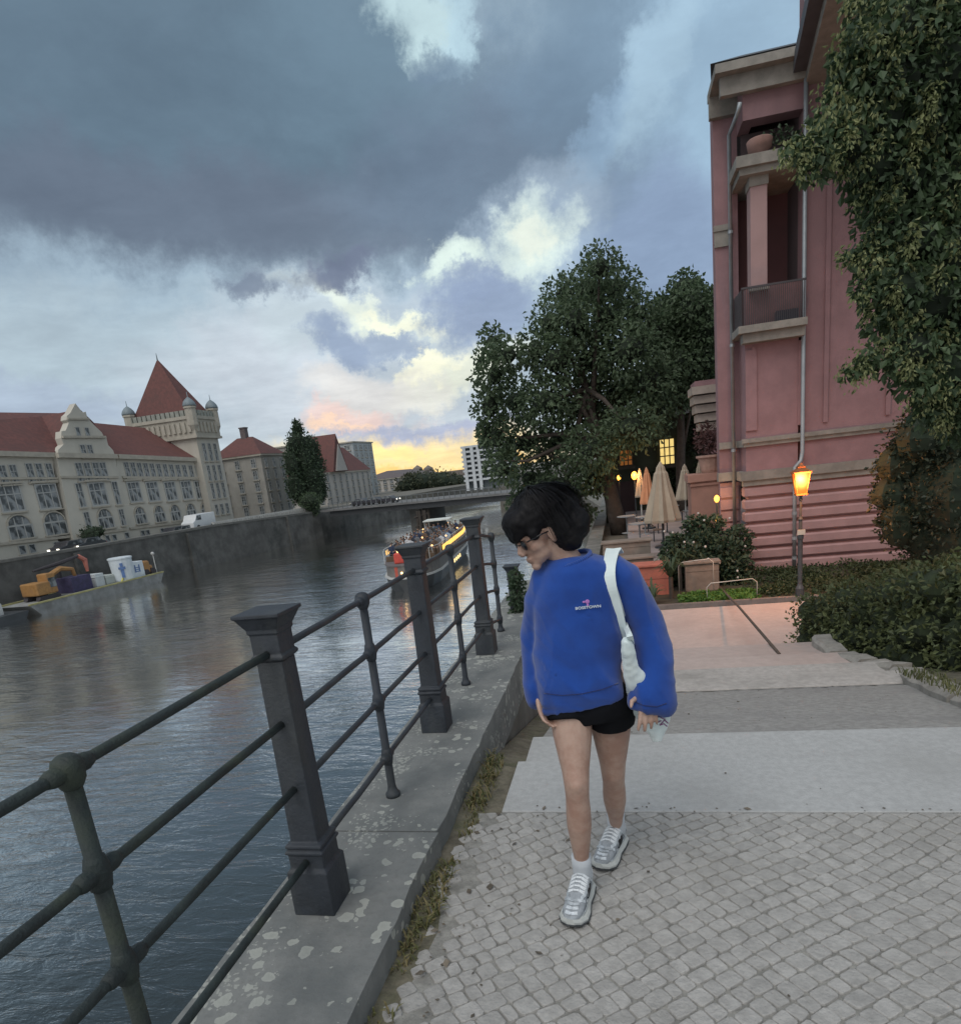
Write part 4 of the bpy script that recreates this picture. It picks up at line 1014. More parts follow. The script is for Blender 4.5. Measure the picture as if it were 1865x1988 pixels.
mb = MB(); mb.par(wp_(0, -.05, 1.001), bx*BL, by*.25, V((0, 0, .14))); mb.par(wp_(0, 3.9, 1.001), bx*BL, by*.25, V((0, 0, .14))); mb.build('gunwale', M('faded_yellow', (.36, .34, .16), .8, .2, 1), barge)
b2 = thing('dark_barge', wp_(-6, 1, 0), 'low dark barge moored left of the grey work barge', 'barge')
mb = MB(); mb.prism([wp_(-14, 0, .7), wp_(-13, 0, -.4), wp_(-.9, 0, -.4), wp_(-.2, 0, .7)], by*3.8); mb.build('hull', m_hull, b2)
mb = MB(); mb.par(wp_(-3.4, 1.0, .7), bx*1.6, by*1.4, V((0, 0, 1.0))); mb.par(wp_(-5.2, 1.2, .7), bx*1.2, by*1.4, V((0, 0, 1.5))); mb.build('deckhouse', m_bw, b2)
# excavator
m_org = M('machine_orange', (.34, .18, .06), .6, .2, 3, 0, dark=(.2, .11, .06), dscale=1.5); m_grime = M('machine_dark', (.05, .045, .05), .8)
ex = thing('excavator', wp_(BL*.18, 2, 1.0), 'small orange excavator with bent arm at the left end of the work barge', 'excavator')
for s_ in (1.1, 2.6):
    mb = MB(); mb.prism([wp_(BL*.12, s_, 1.15), wp_(BL*.14, s_, 1.01), wp_(BL*.24, s_, 1.01), wp_(BL*.26, s_, 1.15), wp_(BL*.25, s_, 1.6), wp_(BL*.13, s_, 1.6)], by*.5); mb.build('track', m_grime, ex)
mb = MB(); mb.par(wp_(BL*.12, 1.1, 1.7), bx*BL*.09, by*2.0, V((0, 0, 1.2))); mb.build('body', m_org, ex, bevel=.12)
mb = MB(); mb.par(wp_(BL*.2, 1.2, 1.7), bx*BL*.055, by*1.2, V((0, 0, 1.9))); cb_ = mb.build('cab', m_org, ex, bevel=.1)
mb = MB(); mb.par(wp_(BL*.205, 1.15, 2.5), bx*BL*.045, by*1.3, V((0, 0, .9))); mb.build('pane', m_glass, cb_)
mb = MB(); mb.tube([wp_(BL*.24, 2.4, 2.0), wp_(BL*.30, 2.4, 4.0), wp_(BL*.36, 2.4, 4.5), wp_(BL*.44, 2.4, 4.1)], [.3, .28, .26, .2], 6); mb.build('boom', m_org, ex)
mb = MB(); mb.tube([wp_(BL*.44, 2.4, 4.2), wp_(BL*.46, 2.4, 1.6)], [.2, .13], 6); mb.build('dipper_arm', m_org, ex)
mb = MB(); mb.prism([wp_(BL*.44, 2.1, 1.7), wp_(BL*.48, 2.1, 1.7), wp_(BL*.475, 2.1, 1.15), wp_(BL*.45, 2.1, 1.15)], by*.7); mb.build('bucket', m_grime, ex)
cr_ = thing('loading_crane', wp_(BL*.44, 3.4, 1.0), 'dark folded loading crane with red jib in the middle of the barge', 'crane')
mb = MB(); mb.tube([wp_(BL*.40, 3.4, 1), wp_(BL*.40, 3.4, 4.6)], .2, 8); mb.tube([wp_(BL*.24, 3.4, 4.7), wp_(BL*.42, 3.4, 5.1), wp_(BL*.56, 3.4, 5.6)], [.1, .2, .14], 6); mb.build('mast', m_grime, cr_)
mb = MB(); mb.tube([wp_(BL*.56, 3.4, 5.6), wp_(BL*.60, 3.4, 4.9), wp_(BL*.60, 3.4, 3.2)], [.22, .28, .15], 7); mb.build('jib', M('jib_red', (.45, .16, .12), .6, .2, 2), cr_)
mb = MB(); mb.par(wp_(BL*.36, 1.4, 1.01), bx*BL*.14, by*2.2, V((0, 0, 1.5))); cx2 = tag(mb.build('covered_skip', M('violet_tarp', (.05, .045, .10), .8, .3, 2)), 'dark skip under a violet tarpaulin in the middle of the barge', 'skip')
m_tankw = M('tank_white', (.60, .66, .70), .5, .06, 2); m_blue = M('logo_blue', (.10, .18, .38), .6)
tk = thing('white_tank', wp_(BL*.735, 1.2, 1.0), 'tall white tank with blue mark standing on the work barge', 'tank')
q = wp_(BL*.735, 1.2, 0); zb = q.z+1.01
mb = MB(); mb.lathe((q.x, q.y, zb), [(.95, 0), (1.0, .1), (1.15, 2.3), (1.22, 2.35), (1.22, 2.5), (1.05, 2.55)], 16); mb.build('shell', m_tankw, tk, smooth=False)
mb = MB(); fwd = (EYE-q); fwd.z = 0; fwd.normalize(); lat = V((-fwd.y, fwd.x, 0))
for z0, z1, hw, in ((.4, 1.3, .16), (1.3, 1.55, .34), (1.6, 1.95, .15)): mb.par(V((q.x, q.y, zb+z0))+fwd*(.96+.07*z0)-lat*hw, lat*2*hw, fwd*.17, V((0, 0, z1-z0)))
mb.build('emblem', m_blue, tk)
bx_ = thing('white_container', wp_(BL*.82, 1.2, 1.0), 'white site container with a blue printed mark, right of the tall tank', 'container')
mb = MB(); mb.par(wp_(BL*.785, .7, 1.01), bx*BL*.10, by*2.0, V((0, 0, 1.75))); mb.build('shell', m_tankw, bx_, bevel=.05)
mb = MB()
for k in range(3): mb.par(wp_(BL*.80, .66, 1.9+k*.3), bx*BL*.045, by*.03, V((0, 0, .08)))
mb.par(wp_(BL*.805, .65, 1.85), bx*.14, by*.03, V((0, 0, .8))); mb.par(wp_(BL*.84, .65, 1.85), bx*.14, by*.03, V((0, 0, .8))); mb.build('emblem', m_blue, bx_)
for lab, l0, l1, h_, c_ in (('pale grey crate left of the white tank on the barge', .535, .60, 1.3, (.5, .54, .55)), ('long low pale box beside the yellow frame on the barge', .61, .70, .9, (.42, .46, .44))):
    mb = MB(); mb.par(wp_(BL*l0, 1.5, 1.01), bx*BL*(l1-l0), by*1.6, V((0, 0, h_))); mb.par(wp_(BL*l0-.05, 1.45, 1.01+h_), bx*(BL*(l1-l0)+.1), by*1.7, V((0, 0, .1))); tag(mb.build('crate', M('crate_grey', c_, .7, .1, 2), bevel=.03), lab, 'crate')
mb = MB(); mb.tube([wp_(BL*.67, .6, 1.02), wp_(BL*.70, .6, 1.9), wp_(BL*.73, .6, 1.02)], .09, 6); tag(mb.build('yellow_frame', M('safety_yellow', (.55, .5, .12), .6)), 'small yellow bent frame at the barge edge before the white tank', 'frame')
rl = thing('roller', wp_(BL*.93, 1.4, 1.0), 'rusty orange compact machine at the right end of the work barge', 'machine')
mb = MB(); mb.par(wp_(BL*.895, .8, 1.3), bx*BL*.055, by*1.6, V((0, 0, 1.4))); mb.par(wp_(BL*.95, 1.0, 1.2), bx*BL*.035, by*1.2, V((0, 0, .9))); mb.build('body', m_org, rl, bevel=.2)
for l in (.905, .965): mb = MB(); mb.tube([wp_(BL*l, .7, 1.4), wp_(BL*l, 2.3, 1.4)], .4, 12); mb.build('drum', m_grime, rl)
mb = MB(); p = wp_(BL*1.02, 1.2, 0); mb.tube([p, p+V((0, 0, 3.2))], .05, 6); mb.sph(p+V((0, 0, 3.2)), .2); tag(mb.build('mooring_light', m_bw), 'thin pole with a white light at the right end of the barge', 'light')

# ------------------------------------------------------------------ rose building on the right
m_rose = M('rose_stucco', (.27, .16, .168), .92, .12, 1.6, .35, 24, dark=(.175, .105, .112), dscale=.35, damt=.65, streak=True)
m_rose2 = M('rose_stucco_light', (.33, .22, .215), .9, .08, .9, .1, 30)
m_rust = M('rusticated_rose', (.37, .235, .235), .88, .1, 1.5, .2, 40, dark=(.23, .15, .15), dscale=.5, damt=.5)
m_band = M('weathered_band_stone', (.24, .225, .20), .9, .18, 3, .3, 20, dark=(.13, .13, .12), dscale=.8, damt=.6)
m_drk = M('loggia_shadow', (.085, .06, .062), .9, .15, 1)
m_zinc = M('zinc_drainpipe', (.30, .33, .35), .5, .12, 3, metal=.3)
m_slate = M('slate_roof', (.07, .075, .085), .6, .2, 3)
YB = 21.45
rb = thing('rose_building', V((9, 26, LZ)), 'rose stuccoed corner house with loggia, stone bands and grooved base on the right', 'house')
def B(x, y, Y=YB): return H(x, y, Y)
xc = B(1450, 1100).x; zb_top = B(1450, 925).z; zp = B(1450, 1113).z; XR = 19.
xL = B(1396, 900, 22.4).x; zE = B(1400, 190, 22.4).z                 # recessed left part and its eave
x_l = B(1450, 600).x; x_r = B(1556, 600).x; zlo = B(1500, 640).z; zhi = B(1500, 322).z; zu0 = B(1500, 300).z; zu1 = B(1500, 222).z
zTop = 19.
# corner pieces: side wall runs back
mb = MB()
def wallbox(x0, x1, z0, z1, y0=YB, y1=YB+.5, mi=0): mb.box(x0, x1, y0, y1, z0, z1, mi)
zW = zb_top
wallbox(xc, xc+.0+(x_r-x_l)+0, zW, zlo); wallbox(x_r, XR, zW, zTop)               # below loggia, right wall
x_l = xc
wallbox(x_l, x_l+.0+.001, zlo, zlo+.001)
wallbox(x_l, x_r, zhi+.0, zu0); wallbox(x_l, x_r, zu1, zE)
mb.prism([V((xL, 22.4, zW)), V((xc+.01, 22.4, zW)), V((xc+.01, 22.4, zE)), V((xL, 22.4, zE))], V((0, .5, 0)))
mb.prism([V((xc, YB+.5, zW)), V((xc, 22.4, zW)), V((xc, 22.4, zlo)), V((xc, YB+.5, zlo))], V((.3, 0, 0)))
mb.prism([V((xc, YB+.5, zu1)), V((xc, 22.4, zu1)), V((xc, 22.4, zE)), V((xc, YB+.5, zE))], V((.3, 0, 0)))
mb.prism([V((xL+.02, 22.9, LZ)), V((xL+1.75, 34, LZ)), V((xL+1.75, 34, zE)), V((xL+.02, 22.9, zE))], V((.4, 0, 0)))
mb.build('wall', m_rose, rb)
# shallow panels and pilasters on the wall
mb = MB()
zq0, zq1 = B(1500, 845).z, B(1500, 668).z
for x0_, x1_ in ((1466, 1548),):
    a_, b_ = B(x0_, 760).x, B(x1_, 760).x; 
    for q in ((a_-.09, a_, zq0+.2, zq1), (b_, b_+.09, zq0+.2, zq1)): mb.box(q[0], q[1], YB-.05, YB, q[2], q[3])
for xx in (1600, 1725):
    a_ = B(xx, 600).x; mb.box(a_, a_+.12, YB-.06, YB, zq0+.2, zTop-1)
mb.box(xc, xc+.3, YB-.06, YB, zq0+.2, zlo-.45); mb.build('pilaster', m_rose, rb)
# loggia interior, pillar, slabs
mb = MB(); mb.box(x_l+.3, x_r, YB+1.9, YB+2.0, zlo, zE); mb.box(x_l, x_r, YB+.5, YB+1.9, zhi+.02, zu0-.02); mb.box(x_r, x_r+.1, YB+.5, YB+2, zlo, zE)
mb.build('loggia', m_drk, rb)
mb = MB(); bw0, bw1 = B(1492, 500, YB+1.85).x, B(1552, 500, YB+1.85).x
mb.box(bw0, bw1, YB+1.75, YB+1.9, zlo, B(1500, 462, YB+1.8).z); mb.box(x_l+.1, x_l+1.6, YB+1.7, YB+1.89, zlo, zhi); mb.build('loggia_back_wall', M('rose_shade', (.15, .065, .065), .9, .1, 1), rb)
mb = MB(); pa, pbx = B(1455, 450).x, B(1487, 450).x; zp0, zp1 = B(1470, 556).z, B(1470, 345).z
mb.box(pa, pbx, YB-.12, YB+.4, zp0, zp1); mb.build('pillar', m_rose2, rb)
mb = MB(); mb.box(pa-.03, pbx+.03, YB-.16, YB+.43, zp1-.22, zp1+.06); mb.build('capital', m_band, rb); mb = MB(); mb.box(pa-.04, pbx+.04, YB-.16, YB+.43, zp0-.12, zp0); mb.build('pillar_base', m_band, rb)
mb = MB(); mb.box(x_l-.25, x_r+.05, YB-.5, YB+1.9, zhi-.04, zhi+.22); mb.box(x_l-.15, x_r, YB-.38, YB+1.7, zhi-.2, zhi-.042); mb.build('upper_balcony', m_band, rb)
zs_ = B(1500, 632).z
mb = MB(); mb.box(x_l-.22, x_r+.02, YB-.55, YB+1.8, zs_-.16, zs_+.03); mb.box(x_l-.12, x_r, YB-.4, YB, zs_-.4, zs_-.162); mb.prism([V((x_l-.22, YB-.55, zs_-.16)), V((x_l-.22, YB+.9, zs_-.16)), V((x_l-.22, YB+.9, zs_+.03)), V((x_l-.22, YB-.55, zs_+.03))], V((-.03, 0, 0)))
mb.build('lower_balcony', m_band, rb)
mb = MB(); zr = zp0-.1
mb.box(x_l-.15, x_r, YB-.45, YB-.40, zr, zr+.05)
for i in range(34): x = x_l-.15+(x_r-x_l+.1)*i/33; mb.box(x, x+.02, YB-.44, YB-.42, zs_+.03, zr)
for i in range(16): y = YB-.44+1.2*i/15; mb.box(x_l-.16, x_l-.14, y, y+.02, zs_+.03, zr)
mb.build('balcony_railing', M('dark_railing', (.05, .045, .05), .6), rb)
mb = MB(); mb.box(x_l+.05, x_r, YB+.05, YB+.35, zs_+.03, zp0+.0); mb.build('parapet', M('rose_parapet', (.21, .10, .10), .9), rb)
mb = MB(); q = B(1525, 608).x; mb.box(q-.3, q+.25, YB-.3, YB-.05, zs_+.03, zs_+.32); mb.build('flower_box', M('dark_box', (.03, .03, .05), .7), rb)
# urn and plants on the upper balcony
uq = B(1474, 297, YB-.1)
mb = MB(); mb.lathe((uq.x, YB-.1, zhi+.22), [(.12, 0), (.14, .05), (.3, .2), (.33, .38), (.3, .42)], 12); mb.build('urn', M('terracotta', (.22, .13, .11), .9), rb, smooth=True)
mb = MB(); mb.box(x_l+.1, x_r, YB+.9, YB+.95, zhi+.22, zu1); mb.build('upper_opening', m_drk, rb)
pl = leafcloud([((x_l+.5+i*.3, YB, zhi+.5+ru(0, .2)), (.2, .15, .25)) for i in range(6)], 260, .13); pl.build('balcony_plants', m_lf_dark, rb)
# bands
def bandbox(px0, z, x0, x1, h_, pr, y=YB): mb.box(x0, x1, y-pr, y, z-h_, z)
mb = MB()
z1_ = B(1460, 853).z
mb.box(xc-.08, XR, YB-.08, YB, z1_-.2, z1_); mb.box(xL, xc-.08, 22.4-.08, 22.4, z1_-.2, z1_); mb.box(xc-.08, xc, YB, 22.32, z1_-.2, z1_)
mb.box(xc-.13, XR, YB-.14, YB, z1_-.09, z1_+.03) 
z2_ = zb_top
mb.box(xc-.16, XR, YB-.16, YB+.2, z2_-.12, z2_+.14); mb.box(xL-.05, xc-.16, 22.4-.12, 22.6, z2_-.12, z2_+.14); mb.box(xc-.16, xc, YB+.2, 22.28, z2_-.12, z2_+.14)
mb.box(xc-.1, XR, YB-.1, YB+.2, z2_-.28, z2_-.122)
zc = B(1410, 440, 22.4).z; mb.box(xL-.04, B(1418, 440, 22.4).x, 22.3, 22.4, zc-.1, zc+.05); mb.box(xL-.02, B(1416, 440, 22.4).x, 22.34, 22.4, zc-.5, zc-.1)
mb.build('stone_band', m_band, rb)
# rusticated base
mb = MB(); zcur = z2_-.285; nC = 7; hc = (zcur-zp)/nC
mb.box(xc+.06, XR, YB+.06, YB+.5, zp, zcur+.1)
for i in range(nC):
    za, zb_ = zcur-hc*(i+1)+.035, zcur-hc*i-.035
    bz = .05
    lo_ = [V((xc, YB, za)), V((XR, YB, za)), V((XR, YB+.3, za)), V((xc, YB+.3, za))]
    def slabring(e, z): return [V((xc-.06+e, YB-.06+e, z)), V((XR, YB-.06+e, z)), V((XR, YB+.45, z)), V((xc-.06+e, YB+.45, z))]
    mb.frustum(slabring(.05, za), slabring(0, za+.05)); mb.frustum(slabring(0, za+.0501), slabring(0, zb_-.05)); mb.frustum(slabring(0, zb_-.0499), slabring(.05, zb_))
    mb.box(xL, xc-.07, 22.34, 22.5, za, zb_)
mb.box(xL+.01, xc, 22.42, 22.6, LZ, zcur+.1)
mb.build('rusticated_base', m_rust, rb)
mb = MB(); mb.box(xc-.1, XR, YB-.12, YB+.4, LZ-.2, zp); mb.box(xL-.05, xc-.1, 22.28, 22.5, LZ-.2, zp); mb.build('plinth', m_band, rb)
# eaves and roof
mb = MB(); x_e = B(1560, 150).x
mb.box(xL-.1, x_e, YB-.45, 22.6, zE, zE+.2); mb.box(xL+.05, x_e, YB-.2, YB-.002, zE-.42, zE-.002); mb.box(xL-.1, xc, 22.2, 22.398, zE-.5, zE-.002); mb.build('cornice', m_band, rb)
mb = MB(); q0 = B(1465, 120, YB+1.5); mb.frustum([V((xL-.2, YB-.35, zE+.28)), V((x_e+1, YB-.35, zE+.28)), V((x_e+1, 33, zE+.28)), V((xL+1.5, 33, zE+.28))],
   [V((xL+.8, YB+1.1, zE+.95)), V((x_e+1, YB+1.1, zE+.95)), V((x_e+1, 32, zE+.95)), V((xL+2.4, 32, zE+.95))]); mb.build('roof', m_slate, rb)
# deep eave of the taller right part, coming forward over the facade
mb = MB(); eA = HX(1532, 150, B(1545, 150).x); xe = B(1540, 150).x
zA = H(1535, 150, YB).z; mb.prism([V((xe, YB+.2, zA)), V((XR, YB+.2, zA)), V((XR, YB-5.6, zA)), V((xe-.76, YB-5.6, zA))], V((0, 0, .35))) 
mb.build('eave', M('eave_timber', (.075, .075, .085), .7), rb)
mb = MB(); mb.prism([V((xe+.28, YB, zA-.25)), V((XR, YB, zA-.25)), V((XR, YB-5.3, zA-.25)), V((xe+.28-.7, YB-5.3, zA-.25))], V((0, 0, .248))); mb.build('eave_soffit', m_band, rb)
def pipe(pts, name='drainpipe'):
    mb = MB(); mb.tube(pts, .055, 8); o = mb.build(name, m_zinc, rb, smooth=True)
    for t in (.2, .45, .7, .9):
        a_, b_ = pts[-2], pts[-1]; p = a_.lerp(b_, t); mb = MB(); mb.lathe((p.x, p.y, p.z), [(.07, -.04), (.07, .04)], 8); mb.build('pipe_clip', m_zinc, o)
pp = lambda x, y, Y: B(x, y, Y)
a_ = pp(1436, 198, YB-.2); pipe([a_, pp(1433, 215, YB-.15), V((pp(1424, 235, YB-.1).x, 22.15, pp(1424, 235, YB-.1).z)), V((pp(1421, 700, 22.15).x, 22.15, LZ+.1))])
a_ = V((pp(1562, 380, YB-.15).x, YB-.15, zTop-1)); pipe([a_, V((a_.x, YB-.15, z1_-.5)), V((a_.x-.05, YB-.2, z2_+.3)), V((a_.x-.22, YB-.25, z2_+.14)), V((a_.x-.22, YB-.25, LZ+.1))])
# corbelled stone bay seen past the corner
mb = MB(); q = B(1376, 790, 30.); 
for i, (h_, e) in enumerate(((.0, .15), (.35, .3), (.7, .45), (1.05, .6), (1.4, .75))): mb.box(q.x-.35-e*.5, q.x+.9, 30-e, 31, q.z-.9+h_, q.z-.9+h_+.3)
cbay = thing('stone_bay', V((q.x, 30.5, LZ)), 'stepped stone bay bracket jutting out behind the corner of the rose house', 'bay')
mb.build('corbel', M('pale_banded_stone', (.34, .29, .25), .9, .15, 2), cbay)
mb = MB(); mb.box(q.x-.1, q.x+.9, 30.1, 31, LZ, q.z-.9); mb.box(q.x-.6, q.x+.9, 29.3, 31, q.z+.8, q.z+1.0); mb.build('wall', m_rose, cbay)

# ------------------------------------------------------------------ ivy house with lit windows, behind the terrace
m_ivyw = M('ivy_dark_wall', (.035, .042, .028), .95, .3, 1)
iv = thing('ivy_house', V((6, 42, LZ)), 'ivy covered house with glowing yellow windows behind the terrace', 'house')
i0, i1 = H(1170, 900, 41).x, H(1400, 900, 41).x; zt2 = H(1350, 800, 41).z
mb = MB(); mb.box(i0, i1+8, 41, 50, LZ, zt2); mb.build('wall', m_ivyw, iv)
mb = MB(); mb.box(i0-.3, i1+8, 40.6, 41, zt2, zt2+.28); mb.build('gutter', M('pale_gutter', (.30, .32, .33), .6), iv)
m_wlit = glow('lit_window_yellow', (1, .74, .25), 1.0, .35); m_wdim = glow('lit_window_orange', (.6, .22, .05), .35, .5)
def litwin(x0_, y0_, x1_, y1_, m_, nx=3, nz=3):
    a_, b_ = H(x0_, y1_, 40.9), H(x1_, y0_, 40.9); f = MB(); X0, X1, Z0, Z1 = a_.x, b_.x, a_.z, b_.z; t = .06
    for i in range(nx+1): x = X0+(X1-X0)*i/nx; f.box(x-t/2, x+t/2, 40.8, 40.9, Z0, Z1)
    for j in range(nz+1): z = Z0+(Z1-Z0)*j/nz; f.box(X0-t/2, X1+t/2, 40.79, 40.895, z-t/2, z+t/2)
    f.box(X0-.15, X1+.15, 40.7, 40.9, Z0-.2, Z0-.05); o = f.build('window', M('dark_frame', (.06, .05, .04), .8), iv)
    p = MB(); p.box(X0, X1, 40.92, 40.96, Z0, Z1); p.build('pane', m_, o)
litwin(1281, 850, 1308, 903, m_wlit); litwin(1203, 872, 1226, 905, m_wdim); litwin(1386, 832, 1398, 872, m_wlit, 2, 3)
dm_ = MB(); a_ = H(1212, 990, 40.9); dm_.box(a_.x-.5, a_.x+.6, 40.85, 40.95, LZ, LZ+2.3); dm_.build('door', M('dark_door', (.03, .012, .015), .6), iv)
ivc = [((ru(i0, i1+4), 40.75, ru(LZ+.5, zt2+2.)), (ru(.6, 1.3), .3, ru(.5, 1.))) for _ in range(80)]
ivc = [c for c in ivc if not any(H(x, 870, 41).x-c[1][0]*.9 < c[0][0] < H(x2, 870, 41).x+c[1][0]*.9 and H(1290, y2, 41).z-c[1][2]*.9 < c[0][2] < H(1290, y, 41).z+c[1][2]*.9 for x, x2, y, y2 in ((1280, 1310, 845, 905), (1200, 1228, 868, 908), (1385, 1400, 830, 875), (1200, 1230, 930, 1010)))]
leafcloud(ivc, 9000, .3).build('ivy', leafmat('ivy_leaf', (.014, .026, .012), (.035, .06, .022), tr=.1), iv)
# dark trees above the ivy house roof
for (x, y, r) in ((1340, 770, 3.2), (1385, 690, 2.6), (1365, 730, 2.5)):
    p = H(x, y, 47); tree('backdrop_tree', 'dark tree rising over the roof of the ivy house', (p.x, p.y, LZ), [(p, (r, r, r)), (p+V((ru(-1, 1), 0, -r*.8)), (r, r, r*.8))], 1400, .4, m_lf_dark, .3, group='dark trees behind the ivy house', core=.8)

# ------------------------------------------------------------------ terrace with closed parasols
m_terr = M('terrace_paving', (.30, .25, .24), .9, .12, 2, .2, 20)
TZ = -1.75
mb = MB(); mb.box(.2, 7.9, 23.5, 40.9, -3, TZ); mb.box(.2, 1.2, 22.4, 23.49, -3, TZ-.2); tag(mb.build('terrace', m_terr, origin=(0, 0, 0)), kind='structure')
m_canv = M('beige_canvas', (.36, .30, .23), .9, .08, 4, .2, 30, dark=(.27, .22, .17), dscale=2.5, streak=True); m_canv2 = M('orange_lit_canvas', (.60, .27, .14), .9, .08, 4)  # second canvas copy carries the lamp's orange glow in its colour
m_pole = M('parasol_pole', (.45, .45, .42), .5)
def parasol(x, ytop, ybot, Y, lab, wpx, mat, pole=m_pole):
    t, b_ = H(x, ytop, Y), H(x, ybot, Y); h_ = t.z-b_.z; r = wpx/2*(Y/FL)
    u = thing('parasol', V((t.x, Y, TZ)), lab, 'parasol', 'closed parasols on the cafe terrace')
    mb = MB(); n = 20; prof = [(.0, 1.), (.08, .97), (.22, .90), (.26, .84), (.36, .80), (.5, .6), (.78, .3), (1., .04), (.97, .0), (.3, .02)]
    for j, (rr, zz) in enumerate(prof):
        for k in range(n):
            th = 2*math.pi*k/n; fold = 1+(.13 if k % 2 else -.13)*(1 if j > 1 else 0); mb.v.append(V((t.x+r*rr*fold*math.cos(th), Y+r*rr*fold*math.sin(th), b_.z+h_*zz)))
    for j in range(len(prof)-1):
        for k in range(n): mb.f.append((j*n+k, (j+1)*n+k, (j+1)*n+(k+1) % n, j*n+(k+1) % n))
    mb.m = [0]*len(mb.f); mb.build('canopy', mat, u)
    mb = MB(); mb.tube([(t.x, Y, TZ), (t.x, Y, t.z-.05)], .035, 8); mb.build('pole', pole, u)
    mb = MB(); mb.lathe((t.x, Y, TZ), [(.3, 0), (.3, .06), (.06, .1), (.06, .25)], 12); mb.build('base', m_iron, u)
parasol(1281, 895, 1013, 24.6, 'largest closed beige parasol, nearest to the walking woman', 62, m_canv, m_iron)
parasol(1328, 900, 970, 30, 'closed beige parasol on a white pole standing alone right of the largest one', 33, m_canv)
parasol(1357, 893, 968, 31, 'closed beige parasol half hidden beside the stone planter', 26, m_canv)
parasol(1241, 908, 965, 33, 'slim beige closed parasol left of the orange lit one', 20, m_canv)
parasol(1254, 906, 978, 31, 'closed parasol coloured orange for the glow of the lamp beside it', 27, m_canv2)
# stone planter on pedestal, candle lamps
pq = H(1382, 962, 25.5)
pd = thing('stone_planter', V((pq.x, 25.5, LZ)), 'rose stone planter pedestal topped with a red leaved bush at the house corner', 'planter')
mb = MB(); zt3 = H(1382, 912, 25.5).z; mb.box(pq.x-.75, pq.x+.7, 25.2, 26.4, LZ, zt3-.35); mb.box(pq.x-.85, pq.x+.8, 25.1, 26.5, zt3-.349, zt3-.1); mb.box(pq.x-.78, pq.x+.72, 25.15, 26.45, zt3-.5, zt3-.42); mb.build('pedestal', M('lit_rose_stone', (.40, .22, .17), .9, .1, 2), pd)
mb = MB(); mb.lathe((pq.x, 25.7, zt3-.1), [(.3, 0), (.34, .1), (.42, .5), (.5, .55), (.5, .62)], 14); mb.build('pot', M('pot_stone', (.38, .24, .19), .9), pd)
leafcloud([((pq.x+ru(-.2, .2), 25.7+ru(-.2, .2), zt3+.75+ru(0, .4)), (.45, .45, .5)) for _ in range(4)], 700, .13).build('bush', leafmat('red_leaf', (.05, .02, .02), (.11, .05, .045), tr=.1), pd)
def pt_light(p, e, c=(1, .5, .18), r=.08):
    l = bpy.data.lights.new('lamp_glow', 'POINT'); l.energy = e; l.color = c; l.shadow_soft_size = r; o = bpy.data.objects.new('lamp_glow', l); col.objects.link(o); o.location = p
m_amber = glow('amber_lamp', (1, .36, .05), 5)
def garden_lamp(x, y, Y, lab, e, zf=TZ, ydy=0, sz=1.):
    p = H(x, y, Y); r_ = thing('garden_lamp', V((p.x, p.y, zf)), lab, 'lamp', 'small glowing lamps round the terrace')
    mb = MB(); mb.tube([(p.x, p.y, zf), (p.x, p.y, p.z-.15*sz)], .03, 7); mb.build('pole', m_iron, r_)
    mb = MB(); mb.lathe((p.x, p.y, p.z), [(.04*sz, -.12*sz), (.09*sz, -.05*sz), (.105*sz, .04*sz), (.065*sz, .12*sz), (.02, .15*sz)], 10); mb.build('globe', m_amber, r_, smooth=True)
    pt_light(p+V((0, -.35, .1)), e)
garden_lamp(1201, 928, 37, 'dimmer amber lamp left of the dark doorway', 15)
garden_lamp(1231, 924, 33, 'bright amber lamp beside the slim closed parasols', 45, sz=1.4)
garden_lamp(1391, 969, 22.0, 'amber lamp low on the wall at the house corner under the planter', 12, LZ, sz=.8)
garden_lamp(1390, 1010, 21.6, 'tiny lamp among the flowers at the house corner', 3, LZ, sz=.45)

# terrace garden: walls, beds, plants
m_redb = M('red_bed_cover', (.42, .14, .10), .85, .12, 3); m_wood = M('bench_brown', (.13, .085, .06), .85, .2, 5)
m_lwall = M('low_wall_stone', (.22, .18, .15), .9, .2, 3, .3, 20)
def pxbox(mb, x0_, y0_, x1_, y1_, Y, d, mi=0):
    a_, b_ = H(x0_, y1_, Y), H(x1_, y0_, Y); mb.box(a_.x, b_.x, Y, Y+d, a_.z, b_.z, mi); return a_, b_
for i, (x0_, y0_, x1_, y1_, Y, d, m_, lab, nm, cat) in enumerate((
    (1170, 1050, 1262, 1068, 21.5, .5, m_lwall, 'upper grey brown step wall under the terrace edge', 'retaining_wall', 'wall'),
    (1180, 1083, 1268, 1092, 20., .5, m_lwall, 'second low brown step wall, dark on top, below the terrace', 'retaining_wall', 'wall'),
    (1225, 1098, 1298, 1128, 18.8, .6, m_redb, 'red painted planter box behind her raised elbow', 'planter_box', 'planter'),
    (1330, 1092, 1395, 1112, 19., .4, m_lwall, 'small dark stone trough in front of the flower bushes', 'stone_trough', 'trough'))):
    mb = MB(); a_, b_ = pxbox(mb, x0_, y0_, x1_, y1_, Y, d); mb.box(a_.x, b_.x, Y+.01, Y+d-.01, LZ-.1, a_.z)
    mb.box(a_.x-.05, b_.x+.05, Y-.05, Y+d+.05, b_.z, b_.z+.06); tag(mb.build(nm, m_, bevel=.01), lab, cat)
